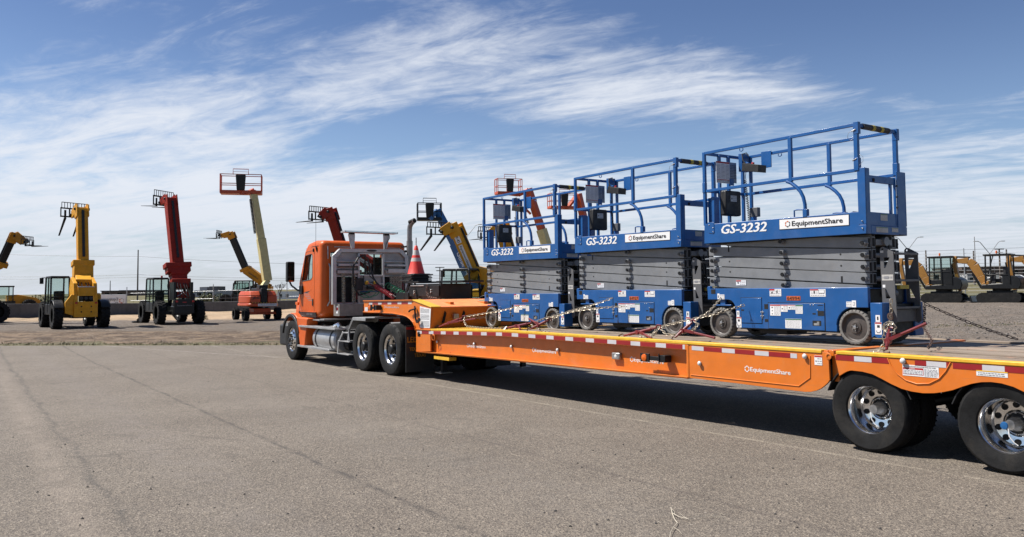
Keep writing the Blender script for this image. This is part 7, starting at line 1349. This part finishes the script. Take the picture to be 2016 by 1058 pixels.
# plants
def leafy(o_name, label, cat, base, r, h, n, m, group=None, stemn=6):
    T = thing(o_name, label, cat, base, random.uniform(0, 6), group); b = MB(m)
    for i in range(n):
        a = random.uniform(0, 6.28); rr = r*math.sqrt(random.random()); z = h*(0.1+0.9*random.random())*math.sqrt(max(0, 1-(rr/r)**2)); c = V((rr*math.cos(a), rr*math.sin(a), z)); s_ = h*random.uniform(0.05, 0.12); d = V((random.uniform(-1, 1), random.uniform(-1, 1), random.uniform(-0.3, 1))).normalized()*s_; e = V((random.uniform(-1, 1), random.uniform(-1, 1), random.uniform(-1, 1))).normalized()*s_*0.6; b.add([c-d, c+e, c+d, c-e], [(0, 1, 2, 3)])
    b.build('foliage', T, smooth=0); b = MB('bark')
    for i in range(stemn): a = random.uniform(0, 6.28); b.tube([(0, 0, 0), (r*0.4*math.cos(a), r*0.4*math.sin(a), h*0.5), (r*0.7*math.cos(a+0.3), r*0.7*math.sin(a+0.3), h*0.8)], 0.02*h, n=4)
    b.build('stems', T)
leafy('bush', 'round olive green bush just beyond the wall by the red telehandler', 'bush', basept(407, D=78), 1.1, 1.5, 900, 'leaf_olive', 'bushes in the field')
leafy('bush', 'olive bush in front of the pale block building', 'bush', basept(432, D=95), 1.5, 1.3, 900, 'leaf_olive', 'bushes in the field')
leafy('bush', 'low wide dark bush beyond the wall behind the yellow telehandler', 'bush', basept(70, D=100), 3.2, 1.6, 1200, 'leaf_olive', 'bushes in the field')
leafy('bush', 'small dry bush beside the wheels of the red telehandler', 'bush', onground(402, 630), 0.25, 0.35, 200, 'leaf_olive', 'bushes in the field')
random.seed(11)
def tree(label, base, h, n0=5):
    T = thing('bare_tree', label, 'tree', base, 0, None); b = MB('bark'); tw = MB('bark')
    def grow(p, d, L, r, lv):
        q = p+d*L; (b if lv < 2 else tw).tube([p, p.lerp(q, 0.5)+V((random.uniform(-1, 1), random.uniform(-1, 1), 0))*L*0.06, q], r, n=5, r2=r*0.6)
        if lv >= 5: return
        for _ in range(3 if lv < 4 else 4):
            e = (d+V((random.uniform(-1, 1), random.uniform(-1, 1), random.uniform(-0.15, 0.6)))*0.65).normalized(); grow(p.lerp(q, random.uniform(0.6, 1.0)), e, L*random.uniform(0.6, 0.8), r*0.58, lv+1)
    grow(V((0, 0, 0)), V((0, 0, 1)), h*0.27, h*0.022, 0); b.build('trunk', T); tw.build('crown', T, smooth=0)
tree('bare leafless tree on the skyline beside the truck mirror', basept(551, D=105), 3.8)
for px, D, h, lb in ((1812, 85, 2.6, 'scrubby bare tree behind the boom of the cabbed excavator, beyond the fence'), (1898, 92, 2.8, 'scrubby bare tree between the cabbed excavator and the bucket arm, beyond the fence')): tree(lb, basept(px, D=D), h)
# weeds along the edge of the pavement, loose stones, and the dead twig
b = MB('leaf_olive')
for i in range(2600):
    u = random.uniform(-12, 40); w = -abs(random.gauss(0, 0.7)); p = EP+T_*u+EN*w; z = g(p.x, p.y)-0.01
    for k in range(3):
        a = random.uniform(0, 6.28); hh = random.uniform(0.02, 0.08); q_ = V((p.x+random.uniform(-.05, .05), p.y+random.uniform(-.05, .05), z)); e = V((math.cos(a), math.sin(a), 0))*0.012; b.add([q_-e, q_+e, q_+V((random.uniform(-.03, .03), random.uniform(-.03, .03), hh))], [(0, 1, 2)], 'leaf_olive' if random.random() < 0.45 else 'leaf_dry')
o = b.build('weeds', smooth=0); o['kind'] = 'stuff'
b = MB('stone')
for i in range(7500):
    if i < 2600: u = random.uniform(-14, 45); w = -random.uniform(0.3, 24); p = EP+T_*u+EN*w
    else: px_ = random.uniform(1780, 2060); P = onground(px_, random.uniform(597, 668)); p = P
    if lot_d(p.x, p.y) > -0.2: continue
    r = random.choice((0.015, 0.02, 0.03, 0.045)) if i % 60 else 0.08
    if i >= 2600: r *= 0.62; z = g(p.x, p.y); c = V((p.x, p.y, z+r*0.2)); vs = [c+V((r*random.uniform(.7, 1.2), 0, 0)), c+V((0, r*random.uniform(.7, 1.2), 0)), c+V((-r*random.uniform(.7, 1.2), 0, 0)), c+V((0, -r*random.uniform(.7, 1.2), 0)), c+V((r*random.uniform(-.3, .3), 0, r*0.7))]; b.add(vs, [(0, 1, 4), (1, 2, 4), (2, 3, 4), (3, 0, 4)], 'stone' if i % 3 else 'stone_dark')
o = b.build('gravel', smooth=0); o['kind'] = 'stuff'
b = MB('stone_dark')
for i in range(160):
    px_, py_ = random.uniform(0, 2016), random.uniform(700, 1050); P = onground(px_, py_)
    if P.y > -1.4: continue
    r = random.uniform(0.005, 0.014); c = V((P.x, P.y, P.z+0.014)); b.add([c+V((r, 0, 0)), c+V((0, r, 0)), c+V((-r*1.3, 0, 0)), c+V((0, -r, 0)), c+V((0, 0, r*0.8))], [(0, 1, 4), (1, 2, 4), (2, 3, 4), (3, 0, 4)])
o = b.build('pebbles', smooth=0); o['kind'] = 'stuff'
def tw(pts, r): 
    P = [onground(x, y)+V((0, 0, 0.022+0.01*random.random())) for x, y in pts]; return P
b = MB('twig'); o0 = onground(1323, 1015)
for pts, r in (([(1321, 1008), (1324, 1019), (1328, 1030), (1334, 1037), (1326, 1047), (1320, 1058), (1318, 1075)], 0.0035), ([(1324, 1019), (1338, 1026), (1356, 1031), (1375, 1026), (1400, 1024), (1430, 1026)], 0.0028), ([(1321, 1008), (1327, 1014), (1330, 1024)], 0.002), ([(1356, 1031), (1346, 1024), (1338, 1018)], 0.0018), ([(1400, 1024), (1416, 1018), (1428, 1020)], 0.0015), ([(1326, 1047), (1336, 1052), (1342, 1060)], 0.0018)):
    b.tube([p-o0 for p in tw(pts, r)], r, n=5, r2=r*0.5)
o = b.build('dry_twig'); o.location = o0; tag(o, 'small pale dry twig lying on the asphalt near the bottom edge', 'twig')
